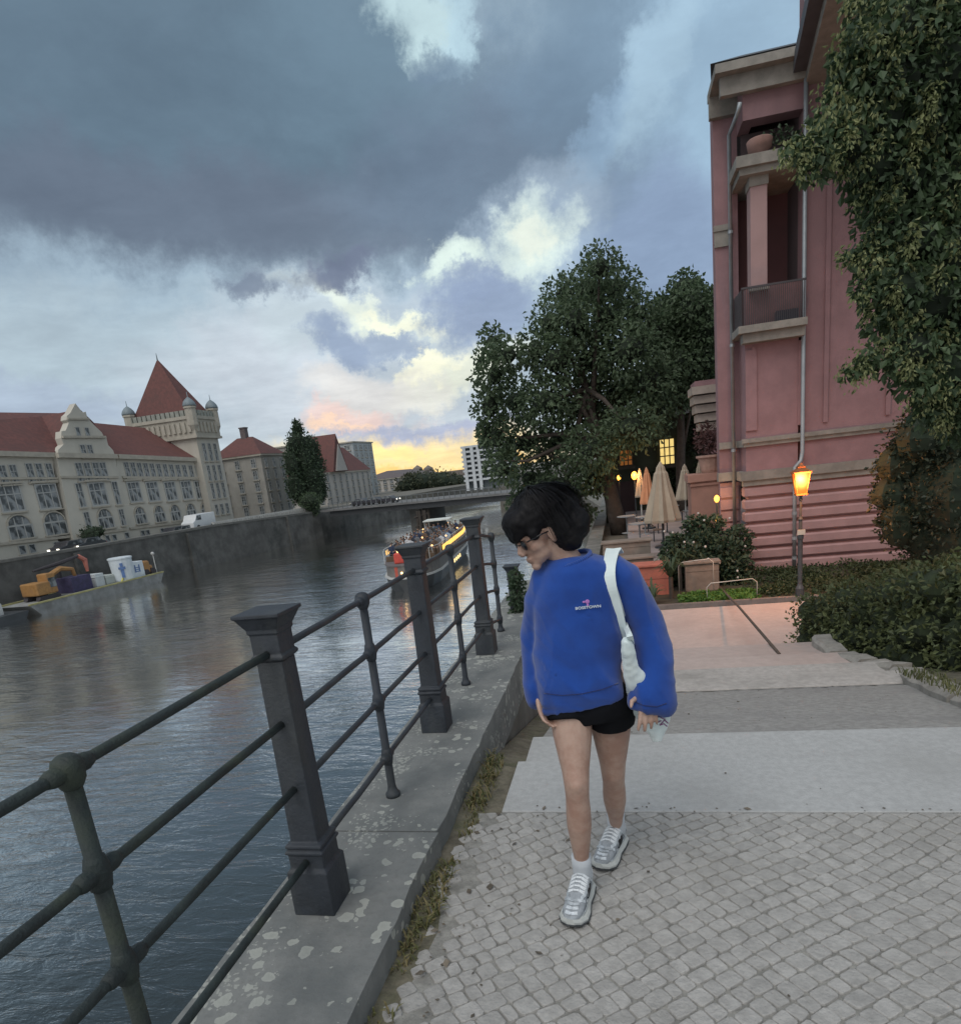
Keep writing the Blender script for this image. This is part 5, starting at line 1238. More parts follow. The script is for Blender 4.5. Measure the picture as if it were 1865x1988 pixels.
# edging and grass bed
mb = MB(); mb.box(.0, 8, 17.16, 17.3, -3, LZ+.12); tag(mb.build('edging_kerb', M('kerb_dark', (.17, .15, .14), .9, .2, 4), origin=(0, 17, LZ)), 'dark low kerb along the far edge of the pink promenade', 'kerb')
m_soil2 = M('bed_soil', (.05, .045, .03), .95, .3, 4); mb = MB(); mb.box(.0, 8, 17.31, 21.3, -3, LZ+.05); tag(mb.build('flower_bed_soil', m_soil2, origin=(0, 19, LZ)), kind='structure')
m_bright = leafmat('lawn_green', (.06, .14, .025), (.16, .30, .06), tr=.3)
mb = leafcloud([((ru(1.6, 3.3), ru(17.5, 18.2), LZ+.1), (.35, .3, .12)) for _ in range(26)], 3500, .10, core if False else 0); tag(mb.build('ground_cover', m_bright, origin=(2.5, 18, LZ)), kind='stuff', label='bright green ground cover behind the kerb', cat='ground cover')
cl2 = [((H(x, y, Y).x, Y, H(x, y, Y).z), (r*.8, r*.8, r*.62)) for x, y, Y, r in ((1340, 1080, 19.6, .55), (1300, 1075, 20, .4), (1365, 1050, 20.3, .5), (1405, 1060, 20., .55), (1425, 1090, 19.7, .5), (1435, 1040, 20.8, .5), (1380, 1020, 21.2, .5), (1350, 1020, 21.5, .5), (1310, 1050, 20.6, .4))]
for i, (c, r) in enumerate(cl2):
    sh_ = thing('flower_shrub', V((c[0], c[1], LZ)), 'dark leafy shrub with a few pale blossoms at the foot of the rose house', 'shrub', 'shrubs at the foot of the rose house')
    q = [(V(c), r), (V(c)+V((ru(-.2, .2), 0, -.4)), r), (V((c[0], c[1], LZ+.35)), (r[0]*.9, r[1]*.9, .4))]
    leafcloud(q, 700, .16).build('foliage', m_lf_dark, sh_); mb = MB()
    for _ in range(2): mb.sph(V(c)+V((ru(-.5, .5), -.4+ru(-.1, .1), ru(-.4, .4))), .035, 6, 4)
    mb.build('blossom', M('blossom', (.5, .48, .45), .8), sh_)
    mb = MB()
    for a in range(4): mb.tube([(c[0], c[1], LZ), (c[0]+ru(-.3, .3), c[1]+ru(-.2, .2), c[2])], .02, 5)
    mb.build('stem', m_bark, sh_)
for k, (x, y, Y, s_) in enumerate(((1300, 1090, 18.2, 1.), (1265, 1140, 17.6, .8), (1318, 1070, 19.2, .9))):       # spiky plants
    p = H(x, y, Y); ag = thing('spiky_plant', V((p.x, p.y, LZ)), 'spiky dark green plant with long arching leaves beside the red planter box', 'plant', 'spiky plants in the garden bed')
    mb = MB()
    for _ in range(46):
        th = ru(0, 6.28); L = ru(.35, .8)*s_; d_ = V((math.cos(th), math.sin(th), 0)); q = V((p.x, p.y, p.z-.45*s_)); b_ = V((-d_.y, d_.x, 0))*.025
        q1_ = q+d_*L*.35+UPV*L*ru(.4, .9); q2_ = q1_+d_*L*.45-UPV*L*ru(-.1, .3); o_ = len(mb.v); mb.v += [q-b_, q+b_, q1_+b_, q1_-b_, q2_]; mb.f += [(o_, o_+1, o_+2, o_+3), (o_+3, o_+2, o_+4)]; mb.m += [0, 0]
    mb.build('leaf_rosette', m_lf_mid, ag); mb = MB(); mb.tube([(p.x, p.y, LZ), (p.x, p.y, p.z-.42*s_)], .06, 7); mb.build('stem', m_bark, ag)
tag(leafcloud([((ru(3.4, 12), ru(17.6, 21.0), LZ+.12), (.4, .4, .16)) for _ in range(170)], 15000, .10).build('ivy_ground_cover', leafmat('plinth_green', (.02, .035, .015), (.06, .085, .03), tr=.15), origin=(7, 19, LZ)), kind='stuff', label='dark low green planting between the kerb and the rose house plinth', cat='ground cover')
# low white hoop fence
for k, (x, y) in enumerate(((1350, 1097), (1420, 1137))):
    p = H(x, y, 18.6 if k == 0 else 17.5); zf = LZ+.05
    mb = MB(); hw = .45 if k == 0 else .6; mb.tube([(p.x-hw, p.y, zf), (p.x-hw, p.y, p.z), (p.x-hw+.1, p.y, p.z+.1), (p.x+hw-.1, p.y, p.z+.14), (p.x+hw, p.y, p.z+.05), (p.x+hw, p.y, zf)], .012, 7)
    tag(mb.build('hoop_rail', M('pale_tube', (.5, .47, .42), .6), smooth=True), ('pale bent metal hoop in front of the stone trough', 'white bent hoop rail at the promenade edge near the plinth')[k], 'hoop rail')
# tables and chairs on the terrace, tiny
m_tab = M('table_grey', (.24, .25, .26), .6)
for k, (x, y, Y) in enumerate(((1250, 980, 29), (1215, 985, 30), (1345, 985, 30), (1300, 975, 33), (1365, 978, 28), (1240, 1005, 26.5))):
    p = H(x, y, Y); tb = thing('cafe_table', V((p.x, Y, TZ)), 'small grey cafe table on the terrace among the parasols', 'table', 'cafe tables on the terrace')
    mb = MB(); mb.lathe((p.x, Y, TZ), [(.42, .72), (.42, .75)], 14); mb.build('tabletop', m_tab, tb); mb = MB(); mb.tube([(p.x, Y, TZ), (p.x, Y, TZ+.72)], .03, 7); mb.build('leg', m_tab, tb); mb = MB(); mb.lathe((p.x, Y, TZ), [(.25, 0), (.25, .02), (.04, .05)], 10); mb.build('base', m_tab, tb)
    ch = thing('cafe_chair', V((p.x+.7, Y-.1, TZ)), 'slatted cafe chair pulled up to a terrace table', 'chair', 'cafe chairs on the terrace')
    X, Yc = p.x+.7, Y-.1
    mb = MB(); mb.box(X-.2, X+.2, Yc-.2, Yc+.2, TZ+.43, TZ+.46); mb.build('seat', m_wood, ch); mb = MB(); mb.box(X+.18, X+.21, Yc-.2, Yc+.2, TZ+.46, TZ+.85); mb.build('backrest', m_wood, ch)
    for a in (-.18, .18):
        for b_ in (-.18, .18): mb = MB(); mb.tube([(X+a, Yc+b_, TZ), (X+a, Yc+b_, TZ+.43)], .015, 5); mb.build('leg', m_iron, ch)

# ------------------------------------------------------------------ lit lamp post
m_post = M('lamp_post_iron', (.06, .065, .07), .5, .2, 5)
lpz = LZ; lp0 = G(1552, 1165, LZ); LX, LY = lp0.x, lp0.y
lt = H(1560, 905, LY).z; lb_ = H(1557, 960, LY).z
lamp = thing('street_lamp', V((LX, LY, LZ)), 'glowing orange lantern on a slim dark post before the rose house', 'street lamp')
mb = MB(); mb.lathe((LX, LY, 0), [(.10, LZ), (.10, LZ+.3), (.07, LZ+.36), (.055, LZ+.4), (.055, LZ+1.5), (.07, LZ+1.52), (.075, LZ+1.6), (.045, LZ+1.64), (.04, LZ+1.95), (.055, LZ+1.98), (.03, LZ+2.05), (.026, lb_-.14), (.045, lb_-.12), (.03, lb_-.06), (.06, lb_)], 12); mb.build('pole', m_post, lamp, smooth=False)
mb = MB(); mb.box(LX-.09, LX+.09, LY-.085, LY-.07, LZ+1.62, LZ+1.74); mb.build('notice_plate', M('plate_grey', (.35, .38, .36), .6), lamp)
ln = MB(); hw0, hw1 = .105, .165
for a, b_ in ((-1, -1), (1, -1), (1, 1), (-1, 1)): ln.tube([(LX+a*hw0, LY+b_*hw0, lb_+.02), (LX+a*hw1, LY+b_*hw1, lt-.14)], .011, 5)
ln.sqstack(LX, LY, [(hw0+.02, lb_-.01), (hw0+.02, lb_+.03)]); ln.sqstack(LX, LY, [(hw1+.03, lt-.15), (hw1+.03, lt-.12), (.09, lt-.04), (.085, lt-.0), (.05, lt+.02), (.015, lt+.08)])
lf = ln.build('lantern_frame', M('lantern_iron_lit', (.30, .10, .03), .6), lamp)  # lamplight painted into the frame's orange colour
mb = MB(); mb.sqstack(LX, LY, [(hw0-.005, lb_+.032), (hw1-.012, lt-.152)])
mgl, Tl, bl, ol = new_mat('lantern_glass'); lw = Tl.n('ShaderNodeLayerWeight', inp={0: .35}).outputs[1]
tl_ = Tl.n('ShaderNodeTexCoord').outputs['Object']; dd_ = Tl.n('ShaderNodeVectorMath', operation='DISTANCE', inp={0: tl_, 1: (0, 0, (lb_+lt)/2-.05-LZ)}).outputs['Value']
ff_ = Tl.mr(dd_, .10, .22); Tl.link(Tl.mix(ff_, (1., .47, .07), (1., .17, .008)), bl.inputs['Emission Color']); bl.inputs['Base Color'].default_value = (.02, .01, .005, 1); Tl.link(Tl.mr(ff_, 0, 1, 1.9, 1.1), bl.inputs['Emission Strength'])
mb.build('lantern_glass', mgl, lf)
pt_light(V((LX, LY-.35, (lb_+lt)/2)), 150, (1, .36, .1)); pt_light(V((LX, LY+.4, (lb_+lt)/2)), 110, (1, .36, .1))

# ------------------------------------------------------------------ hedge, conifer, big tree, overhanging lime
m_hedge = leafmat('hedge_leaf', (.055, .078, .032), (.16, .185, .075), tr=.2); m_hedge2 = leafmat('hedge_tip', (.06, .07, .02), (.13, .12, .045), tr=.2)
hd = thing('hedge', V((5, 10, -2)), 'long clipped dark green hedge on the right beside the steps', 'hedge')
cl3 = []
def hpt(x, y, v): return H(x, y, v)
for i in range(21):
    t = i/20; v = 12.0-t*8.6
    xl_ = 2.86+(12-v)*.155; gz = LZ+.15 if v > 11 else LZ+.15+(11-v)*.27
    top = -1.02+(12-v)*.305
    for j in range(7):
        xx = xl_+.3+j*.5
        for zz in range(5):
            z = gz+.1+(top+.06*j-.2-gz-.1)*zz/4; cl3.append(((xx+ru(-.08, .08), v+ru(-.12, .12), z+ru(-.05, .05)), (.40, .36, .32)))
lc = leafcloud(cl3, 125000, .082, shell=.78)
lc.build('foliage', m_hedge, hd)
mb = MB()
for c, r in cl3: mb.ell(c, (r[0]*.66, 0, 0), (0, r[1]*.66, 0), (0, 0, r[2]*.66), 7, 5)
mb.build('inner_shade', M('hedge_inner', (.028, .040, .018), .95, .4, 6), hd)  # solid cores, the hedge's inner shade put into their dark colour
mb = leafcloud([c for k, c in enumerate(cl3) if k % 5 == 4], 14000, .075, shell=1., droop=-.6); mb.build('young_shoots', m_hedge2, hd)
# conifer between hedge and rose house
cq = H(1790, 950, 16.5); cfl = []
for (x, y, r) in ((1760, 1020, .55), (1745, 960, .5), (1765, 900, .6), (1785, 850, .55), (1830, 1030, .9), (1820, 960, .9), (1840, 890, 1.), (1880, 960, 1.2), (1900, 1040, 1.2), (1880, 860, 1.0), (1800, 820, .5), (1760, 1000, .5)):
    p = H(x, y, 16.5); cfl.append(((p.x, 16.5+ru(-.2, .4), p.z), (r, r, r*1.05)))
tree('conifer', 'broad dark conifer standing against the rose house behind the hedge', (cq.x+.4, 16.7, LZ), cfl, 16000, .11, leafmat('conifer_needle', (.012, .019, .009), (.036, .045, .02), tr=.08), .15, core=.85)
# kerb stones and stone edging on the right of the steps
m_kerb = M('rough_kerb', (.33, .31, .28), .9, .18, 6, .5, 30, dark=(.18, .17, .14), dscale=2, damt=.6)
def stair_z(v): return (0 if v < 3.6 else -.12 if v < v2 else -.22-.78*(v-v2)/(v3-v2) if v < v3 else -.99 if v < v4 else -1.13 if v < v5 else -1.27 if v < v6 else -1.4 if v < v7 else -1.56+(LZ+1.56)*(v-v7)/(12.6-v7))
kv = (3.1, 4.5, 5.9, 7.2, 8.2, 8.9, 9.7, 10.6)
for k in range(len(kv)-1):
    a_, b_ = V((rt(kv[k])+.02, kv[k]+.02, stair_z(kv[k])+.0)), V((rt(kv[k+1])+.02, kv[k+1]-.03, stair_z(kv[k+1])+.0)); d_ = (b_-a_); n_ = V((-d_.y, d_.x, 0)).normalized()
    if n_.x < 0: n_ = -n_
    mb = MB(); hgt_ = .16; lp_ = []; N_ = 5
    for i in range(N_+1):
        p = a_.lerp(b_, i/N_)+V((ru(-.015, .015), ru(-.015, .015), ru(-.015, .015))); lp_.append([p-UPV*.9, p+UPV*.05, p+n_*.04+UPV*(.09), p+n_*.26+UPV*ru(.08, .1), p+n_*.3-UPV*.9])
    for i in range(N_):
        for j in range(4): mb.face([lp_[i][j], lp_[i+1][j], lp_[i+1][j+1], lp_[i][j+1]])
    mb.face(lp_[0]); mb.face(lp_[-1][::-1])
    tag(mb.build('kerb_stone', m_kerb, smooth=False), 'rough pale kerb stone edging the right side of the steps', 'kerb stone', 'kerb stones between steps and hedge')
# bank of soil under the hedge
mb = MB(); N_ = 10
for i in range(N_):
    y0_, y1_ = 3.0+i*.98, 3.0+(i+1)*.98; f_ = lambda v: (-.05 if v < 4 else -.05-.26*(v-4) if v < 12 else LZ+.02)
    mb.face([(rt(y0_)+.2, y0_, f_(y0_)), (9, y0_, f_(y0_)+.15), (9, y1_, f_(y1_)+.15), (rt(y1_)+.2, y1_, f_(y1_))])
    mb.face([(rt(y0_)+.2, y0_, -3), (rt(y0_)+.2, y0_, f_(y0_)), (rt(y1_)+.2, y1_, f_(y1_)), (rt(y1_)+.2, y1_, -3)])
tag(mb.build('bank', m_soil, origin=(3, 8, -2)), kind='structure')
mb = MB()
for _ in range(500):
    v = ru(3.3, 7.6); u = rt(v)+ru(-.05, .22); z = (-.0 if v < 3.9 else -.0-.25*(v-3.9)); hgt = ru(.03, .09); dr = V((ru(-1, 1), ru(-1, 1), 0))*hgt; wv = V((-dr.y, dr.x, 0)).normalized()*.005; p = V((u, v, z)); md_ = p+dr*.4+V((0, 0, hgt*.8)); o_ = len(mb.v); mb.v += [p-wv, p+wv, md_+wv, md_-wv, p+dr+V((0, 0, hgt))]; mb.f += [(o_, o_+1, o_+2, o_+3), (o_+3, o_+2, o_+4)]; mb.m += [0, 0]
tag(mb.build('grass_tufts', m_weed, origin=(3, 5, -.5)), kind='stuff', label='grass tufts along the right kerb stones', cat='grass')

YT = 35.
def tp(x, y, Y=YT): return H(x, y, Y)
bt = []
for (x, y, rx, rz) in ((1165, 520, 1.1, 1.1), (1140, 560, 1.5, 1.2), (1195, 560, 1.4, 1.2), (1095, 570, 1.3, .9), (1070, 625, 1.3, 1.1), (1120, 625, 1.6, 1.4), (1180, 620, 1.8, 1.5), (1235, 610, 1.2, 1.2),
    (955, 665, .8, .9), (985, 690, 1.1, 1.0), (960, 730, 1.2, 1.2), (1040, 680, 1.1, 1.1), (1080, 700, 1.6, 1.4), (1150, 700, 2.0, 1.6), (1220, 680, 1.8, 1.6), (1265, 640, 1.2, 1.3),
    (950, 790, 1.0, 1.2), (1000, 780, 1.5, 1.3), (1060, 780, 1.7, 1.4), (1130, 790, 2.0, 1.6), (1200, 770, 2.0, 1.7), (1260, 740, 1.5, 1.5), (965, 850, 1.1, 1.2), (1020, 860, 1.5, 1.3), (1085, 860, 1.7, 1.4), (1150, 870, 1.8, 1.4), (1225, 830, 1.6, 1.2), (1275, 800, 1.1, 1.3),
    (975, 910, 1.0, 1.0), (1030, 930, 1.4, 1.1), (1095, 940, 1.5, 1.1), (1150, 930, 1.3, 1.0), (1010, 975, .9, .6), (1060, 990, 1.2, .6), (1120, 1000, 1.1, .7), (935, 700, .5, .7), (945, 840, .6, .8)):
    p = tp(x, y, YT+ru(-2.2, 2.2)); k_ = .95; bt.append((p, (rx*k_, rx*1.2, rz*k_)))
lc_ = bt
tp0 = G(1197, 1010, LZ); 
tree('river_tree', 'tallest broad green tree at the water side, dark against the sunset', (tp(1197, 950).x, YT, LZ), bt, 30000, .24, m_lf_mid, .38, core=.4, droop=.5, branches=16)
bt2 = []
for (x, y, rx, rz) in ((1330, 560, .9, .9), (1345, 600, 1.3, 1.2), (1300, 600, 1.2, 1.0), (1290, 650, 1.4, 1.2), (1340, 650, 1.5, 1.4), (1370, 640, .9, 1.1), (1310, 710, 1.6, 1.4), (1360, 700, 1.3, 1.4), (1300, 760, 1.4, 1.2), (1375, 590, .5, .7)):
    p = tp(x, y, 38+ru(-1, 1)); bt2.append((p, (rx, rx*1.2, rz)))
tree('river_tree', 'lower green tree between the tallest tree and the rose house', (tp(1318, 900, 38).x, 38, LZ), bt2, 11000, .26, m_lf_mid, .25, core=.6, droop=.4, branches=6)

# lime branches hanging in from the right, close to the viewer
m_lime = leafmat('lime_leaf', (.032, .058, .028), (.09, .14, .062), tr=.3); m_bract = leafmat('lime_bract', (.12, .15, .055), (.31, .325, .15), tr=.35)
lm = thing('lime_tree', V((8.6, 8.2, -1.6)), 'lime tree with pale yellow bracts hanging in from the upper right', 'tree')
lcl = []
for (x, y, Y, r) in ((1840, -60, 8.5, .8), (1790, 20, 8.2, .55), (1740, 70, 8., .42), (1690, 85, 7.8, .28), (1650, 110, 7.7, .2), (1860, 100, 8.6, .7), (1800, 150, 8.2, .6), (1730, 170, 8, .42), (1670, 170, 7.8, .32), (1630, 215, 7.7, .25), (1700, 240, 8, .42), (1640, 280, 7.8, .34), (1590, 285, 7.6, .25), (1545, 295, 7.5, .15), (1580, 325, 7.5, .17),
    (1770, 270, 8.3, .55), (1850, 250, 8.5, .65), (1690, 320, 8, .36), (1740, 350, 8.2, .45), (1810, 370, 8.4, .6), (1880, 400, 8.6, .7), (1690, 390, 8, .2), (1720, 440, 8, .3), (1660, 500, 7.9, .13), (1700, 500, 8, .26), (1760, 470, 8.2, .45), (1830, 500, 8.4, .6), (1690, 560, 7.9, .2), (1740, 560, 8., .35), (1800, 590, 8.3, .5),
    (1860, 620, 8.5, .55), (1720, 630, 8, .24), (1680, 700, 7.9, .14), (1650, 725, 7.9, .11), (1720, 705, 8, .22), (1770, 680, 8.1, .35), (1830, 720, 8.3, .42), (1780, 745, 8.1, .26), (1840, 790, 8.3, .3), (1870, 830, 8.4, .25), (1800, 800, 8.2, .18), (1900, 740, 8.5, .5), (1930, 300, 8.8, .9), (1940, 550, 8.8, .9), (1920, 60, 8.8, .9), (1700, 10, 8.2, .3), (1760, -40, 8.3, .5)):
    p = H(x, y, Y); lcl.append((p, (r, r, r*.85)))
leafcloud(lcl, 27000, .092, droop=.9, shell=.45, asp=.72).build('crown', m_lime, lm)
leafcloud([(V(c)+V((r[0]*math.cos(q), r[1]*(-.6+.3*math.sin(q*3)), r[2]*math.sin(q)))*.85, (.11, .11, .13)) for c, r in lcl for q in [ru(0, 6.28) for _ in range(3+int(r[0]*14))]], 9500, .052, droop=1.2, shell=.4, asp=.5).build('bracts', m_bract, lm)
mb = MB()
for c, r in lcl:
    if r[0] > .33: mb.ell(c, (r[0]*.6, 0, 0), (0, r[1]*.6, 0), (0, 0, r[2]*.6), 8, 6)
mb.build('shade_core', m_core, lm)  # solid cores with the crown's depth shade in their colour
mb = MB(); T0 = V((8.6, 8.2, -1.6)); mb.tube([T0, T0+V((.1, .1, 2)), T0+V((-.2, .2, 5)), T0+V((-.5, .3, 8))], [.26, .2, .16, .09], 10)
for c, r in lcl[::2]:
    c = V(c); mb.tube([c+V((r[0]*1.3, .25, r[2]*.9)), c+V((r[0]*.5, .1, r[2]*.35)), c-V((r[0]*.5, 0, r[2]*.2))], [.018, .012, .004], 5)
mb.build('trunk', m_bark, lm, smooth=True)
# ivy and leaves on the railing beyond the stair
p = V((-1.2, 7.3, -.2)); rs = thing('rail_climber', V((-1.1, 7.4, -1.2)), 'leafy climber on the lower railing beside her right sleeve', 'climbing plant')
leafcloud([(G(1000+ru(-12, 14), 1150+i*9, 0)*0+H(1003+ru(-14, 12), 1120+i*11, 7.2), (.09, .12, .09)) for i in range(12)], 900, .06).build('foliage', m_lf_dark, rs)
mb = MB(); mb.tube([H(1005, 1250, 7.3), H(1000, 1190, 7.2), H(1008, 1130, 7.2)], .012, 5); mb.build('stem', m_bark, rs)

# ------------------------------------------------------------------ the walking woman
def skinmat():
    m, T, b, out = new_mat('skin'); co = T.n('ShaderNodeTexCoord').outputs['Object']
    n = T.noise(co, 7, 6, .7); T.link(T.mix(T.mr(n.outputs[0], .35, .65), (.345, .205, .155), (.45, .31, .245)), b.inputs['Base Color'])
    T.link(T.n('ShaderNodeBump', inp={'Strength': .15, 'Distance': .003, 'Height': T.noise(co, 60, 4).outputs[0]}).outputs[0], b.inputs['Normal'])
    b.inputs['Roughness'].default_value = .5; b.inputs['Subsurface Weight'].default_value = .08; b.inputs['Subsurface Radius'].default_value = (.02, .008, .005); b.inputs['Subsurface Scale'].default_value = .5
    return m
m_skin = skinmat()
def clothmat(name, c, c2, rough=.9, weave=900, st=.12):
    m, T, b, out = new_mat(name); co = T.n('ShaderNodeTexCoord').outputs['Object']
    n = T.noise(co, 6, 5, .6); T.link(T.mix(T.mr(n.outputs[0], .3, .7), c, c2), b.inputs['Base Color']); b.inputs['Roughness'].default_value = rough
    b.inputs['Sheen Weight'].default_value = .25; b.inputs['Sheen Roughness'].default_value = .6; b.inputs['Specular IOR Level'].default_value = .2
    nb = T.noise(co, weave, 2); T.link(T.n('ShaderNodeBump', inp={'Strength': st, 'Distance': .002, 'Height': nb.outputs[0]}).outputs[0], b.inputs['Normal'])
    return m
m_blue = clothmat('blue_fleece', (.004, .040, .225), (.008, .060, .31))
m_blk = clothmat('black_jersey', (.003, .0035, .005), (.006, .0065, .009)); m_blk.node_tree.nodes['Principled BSDF'].inputs['Sheen Weight'].default_value = 0
HY = 2.42
wm = thing('person', V((-.16, 2.42, 0)), 'woman in oversized blue sweatshirt and black shorts walking on the pavement, looking down', 'person')
P2 = lambda x, y, Y: H(x, y, Y)
px2m = lambda w_, Y: w_*Y/FL*1.05
# head frame: facing the river side and down
hf = V((-.80, -.44, -.40)).normalized(); hu0 = V((-.30, .0, 1)); hs = hf.cross(hu0).normalized(); hu = hs.cross(hf).normalized()
if hu.z < 0: hu = -hu
EAR = P2(1070, 1036, 2.36)
HC = EAR + hs*(-.0)                              # ear nearest the viewer lies on +hs or -hs side
side = 1 if hs.dot(V((0, -1, 0))) > 0 else -1
HC = EAR - hs*side*.072
def hp(f, u, s_=0): return HC+hf*f+hu*u+hs*side*s_
def hell(mb, f, u, s_, rf, ru_, rs, nu=16, nv=10): mb.ell(hp(f, u, s_), hf*rf, hs*rs, hu*ru_, nu, nv)
mb = MB()
hell(mb, .0, .055, 0, .096, .085, .075); hell(mb, .05, .0, 0, .048, .07, .06); hell(mb, .045, -.045, 0, .05, .035, .05); hell(mb, .085, -.078, 0, .018, .018, .022); hell(mb, .062, -.062, 0, .035, .02, .035)
for s_ in (-1, 1): hell(mb, .062, -.008, s_*.036, .026, .028, .024); hell(mb, .0, -.004, s_*.074, .016, .030, .008); mb.ell(hp(-.006, .004, s_*.080), hf*.015, hs*.008, hu*.028, 10, 6)
hell(mb, .087, .035, 0, .018, .014, .048)
mb.tube([hp(.094, .03), hp(.106, .005), hp(.117, -.014)], [.009, .011, .013], 8); hell(mb, .109, -.018, 0, .011, .009, .017)
hell(mb, .097, -.042, 0, .012, .006, .021); hell(mb, .095, -.052, 0, .012, .007, .019)
# neck to chest
CH = P2(1115, 1110, 2.44)
mb.tube([hp(-.01, -.02), hp(-.02, -.06).lerp(CH, .35), CH-V((0, 0, .0)), CH-V((.0, 0, .10))], [(.052, .052), (.052, .05), (.062, .055), (.15, .08)], 14, ref=(1, 0, 0))
PEL = P2(1148, 1350, 2.45)
mb.tube([CH-V((0, 0, .06)), CH.lerp(PEL, .35), CH.lerp(PEL, .7), PEL, PEL-V((0, 0, .05))], [(.155, .085), (.13, .09), (.115, .085), (.145, .1), (.13, .09)], 16, ref=(1, 0, 0))
# legs
def leg(mb, hip, knee, ank, toe, k=1.):
    th = knee-hip; sh = ank-knee
    mb.tube([hip+V((0, 0, .04)), hip+th*.12, hip+th*.35, hip+th*.6, hip+th*.82, knee-th*.03, knee+sh*.05, knee+sh*.14, knee+sh*.30, knee+sh*.45, knee+sh*.62, knee+sh*.8, knee+sh*.93, ank],
            [(.075*k, .085*k), (.083*k, .088*k), (.078*k, .08*k), (.066*k, .068*k), (.055*k, .058*k), (.051*k, .055*k), (.049*k, .052*k), (.047*k, .05*k), (.050*k, .054*k), (.0505*k, .054*k), (.043*k, .045*k), (.033*k, .036*k), (.029*k, .033*k), (.031*k, .036*k)], 18, ref=(1, 0, 0))
    mb.ell(knee+V((0, -.022*k, .005)), V((.034*k, 0, 0)), V((0, .034*k, 0)), V((0, 0, .042*k)), 12, 8)
    mb.ell(knee+sh*.27+V((0, .022*k, 0)), V((.041*k, 0, 0)), V((0, .036*k, 0)), V((0, 0, .095*k)), 12, 8)
    mb.tube([ank+V((0, .015, -.0)), ank*.6+toe*.4+V((0, 0, .0)), toe+V((0, .02, .03))], [(.03, .03), (.032, .025), (.03, .015)], 10, ref=(1, 0, 0))
hipR, kneeR, ankR, toeR = P2(1107, 1378, 2.42), P2(1119, 1522, 2.31), P2(1130, 1690, 2.365), V((-.262, 2.215, .02))
hipL, kneeL, ankL, toeL = P2(1184, 1378, 2.47), P2(1190, 1502, 2.53), P2(1196, 1606, 2.72), V((-.172, 2.52, .02))
leg(mb, hipR, kneeR, ankR, toeR, .96); leg(mb, hipL, kneeL, ankL, toeL, .96)
# arms (mostly in the sleeves), wrists and hands
shR, elR, wrR = P2(1062, 1118, 2.44), P2(1030, 1245, 2.52), P2(1045, 1345, 2.41)
shL, elL, wrL = P2(1205, 1105, 2.44), P2(1268, 1250, 2.5), P2(1252, 1338, 2.37)
for a, b_, c_ in ((shR, elR, wrR), (shL, elL, wrL)): mb.tube([a, a.lerp(b_, .5), b_, b_.lerp(c_, .4), c_], [.030, .034, .032, .032, .024], 12)
def hand(mb, wr, d, palm_n, s_, curls, thumb_dir=None):
    """d = direction of the fingers, palm_n = palm normal, s_ = thumb side sign"""
    d = d.normalized(); sd2 = d.cross(palm_n).normalized(); palm_n = sd2.cross(d).normalized()
    pc_ = wr+d*.055
    mb.tube([wr-d*.01, wr+d*.02, wr+d*.05, wr+d*.085], [(.025, .018), (.032, .017), (.039, .015), (.037, .012)], 14, ref=sd2)
    for k, (off, L, r_) in enumerate(((-.028, .070, .0082), (-.0095, .078, .0086), (.009, .072, .0082), (.027, .056, .0072))):
        p = wr+d*.08+sd2*off*s_; c = curls[k]; pts = [p-d*.015, p]; ang_ = .12+c*.3; dr = (d+sd2*off*s_*6).normalized()
        for seg in (.45, .3, .25):
            dd = dr*math.cos(ang_)+palm_n*math.sin(ang_); pts.append(pts[-1]+dd*L*seg); ang_ += c*.75
        mb.tube(pts, [r_, r_*1.05, r_*1.0, r_*.92, r_*.7], 9)
    td = thumb_dir or (d*.75-sd2*s_*.65+palm_n*.25); td = td.normalized(); p = wr+d*.02-sd2*s_*.024
    mb.tube([p, p+td*.03, p+td*.052, p+(td*.9+d*.3).normalized()*.072], [.012, .0105, .0095, .007], 9)
hR = P2(1062, 1440, 2.33)-wrR; hL = P2(1262, 1418, 2.31)-wrL
hand(mb, wrR+hR.normalized()*.005, hR+V((.01, 0, 0)), V((.75, -.2, 0)), 1, (.35, .45, .5, .5))
hand(mb, wrL+hL.normalized()*.004, hL, V((-.25, .9, 0)), 1, (.22, .3, .38, .4), thumb_dir=P2(1206, 1368, 2.24)-wrL)
body = mb.build('body', m_skin, wm); fuse(body, .0052, 3, .5)

# hair: full dark bob with fringe, strands over it
m_hair, T, b, out = new_mat('dark_hair'); co = T.n('ShaderNodeTexCoord').outputs['Object']; nz_ = T.noise(co, 40, 3)
T.link(T.mix(nz_.outputs[0], (.004, .004, .006), (.010, .009, .009)), b.inputs['Base Color']); b.inputs['Roughness'].default_value = .6; b.inputs['Specular IOR Level'].default_value = .2
mb = MB()
hell(mb, -.008, .083, 0, .112, .084, .098); hell(mb, -.085, .045, .0, .088, .094, .100); hell(mb, -.10, -.01, .02, .068, .08, .088); hell(mb, -.045, .02, .045, .06, .095, .062); hell(mb, -.055, -.045, .03, .055, .06, .075)
hell(mb, .068, .088, 0, .052, .058, .082); hell(mb, .093, .058, 0, .028, .038, .062); hell(mb, .05, .05, .06, .03, .045, .02); hell(mb, -.045, .02, -.05, .07, .11, .05)
def hdisp(c, n):
    q = c*18; return n*(.007*mnoise.noise(q)+.004*mnoise.noise(q*2.7)+.003*mnoise.noise(q*7))
hair = mb.build('hair', m_hair, wm); fuse(hair, .007, 3, .5, hdisp)
st = MB(); crown = hp(-.03, .17, 0)
def surf(f, u, s_):
    c = hp(-.035, .055, .0); return c
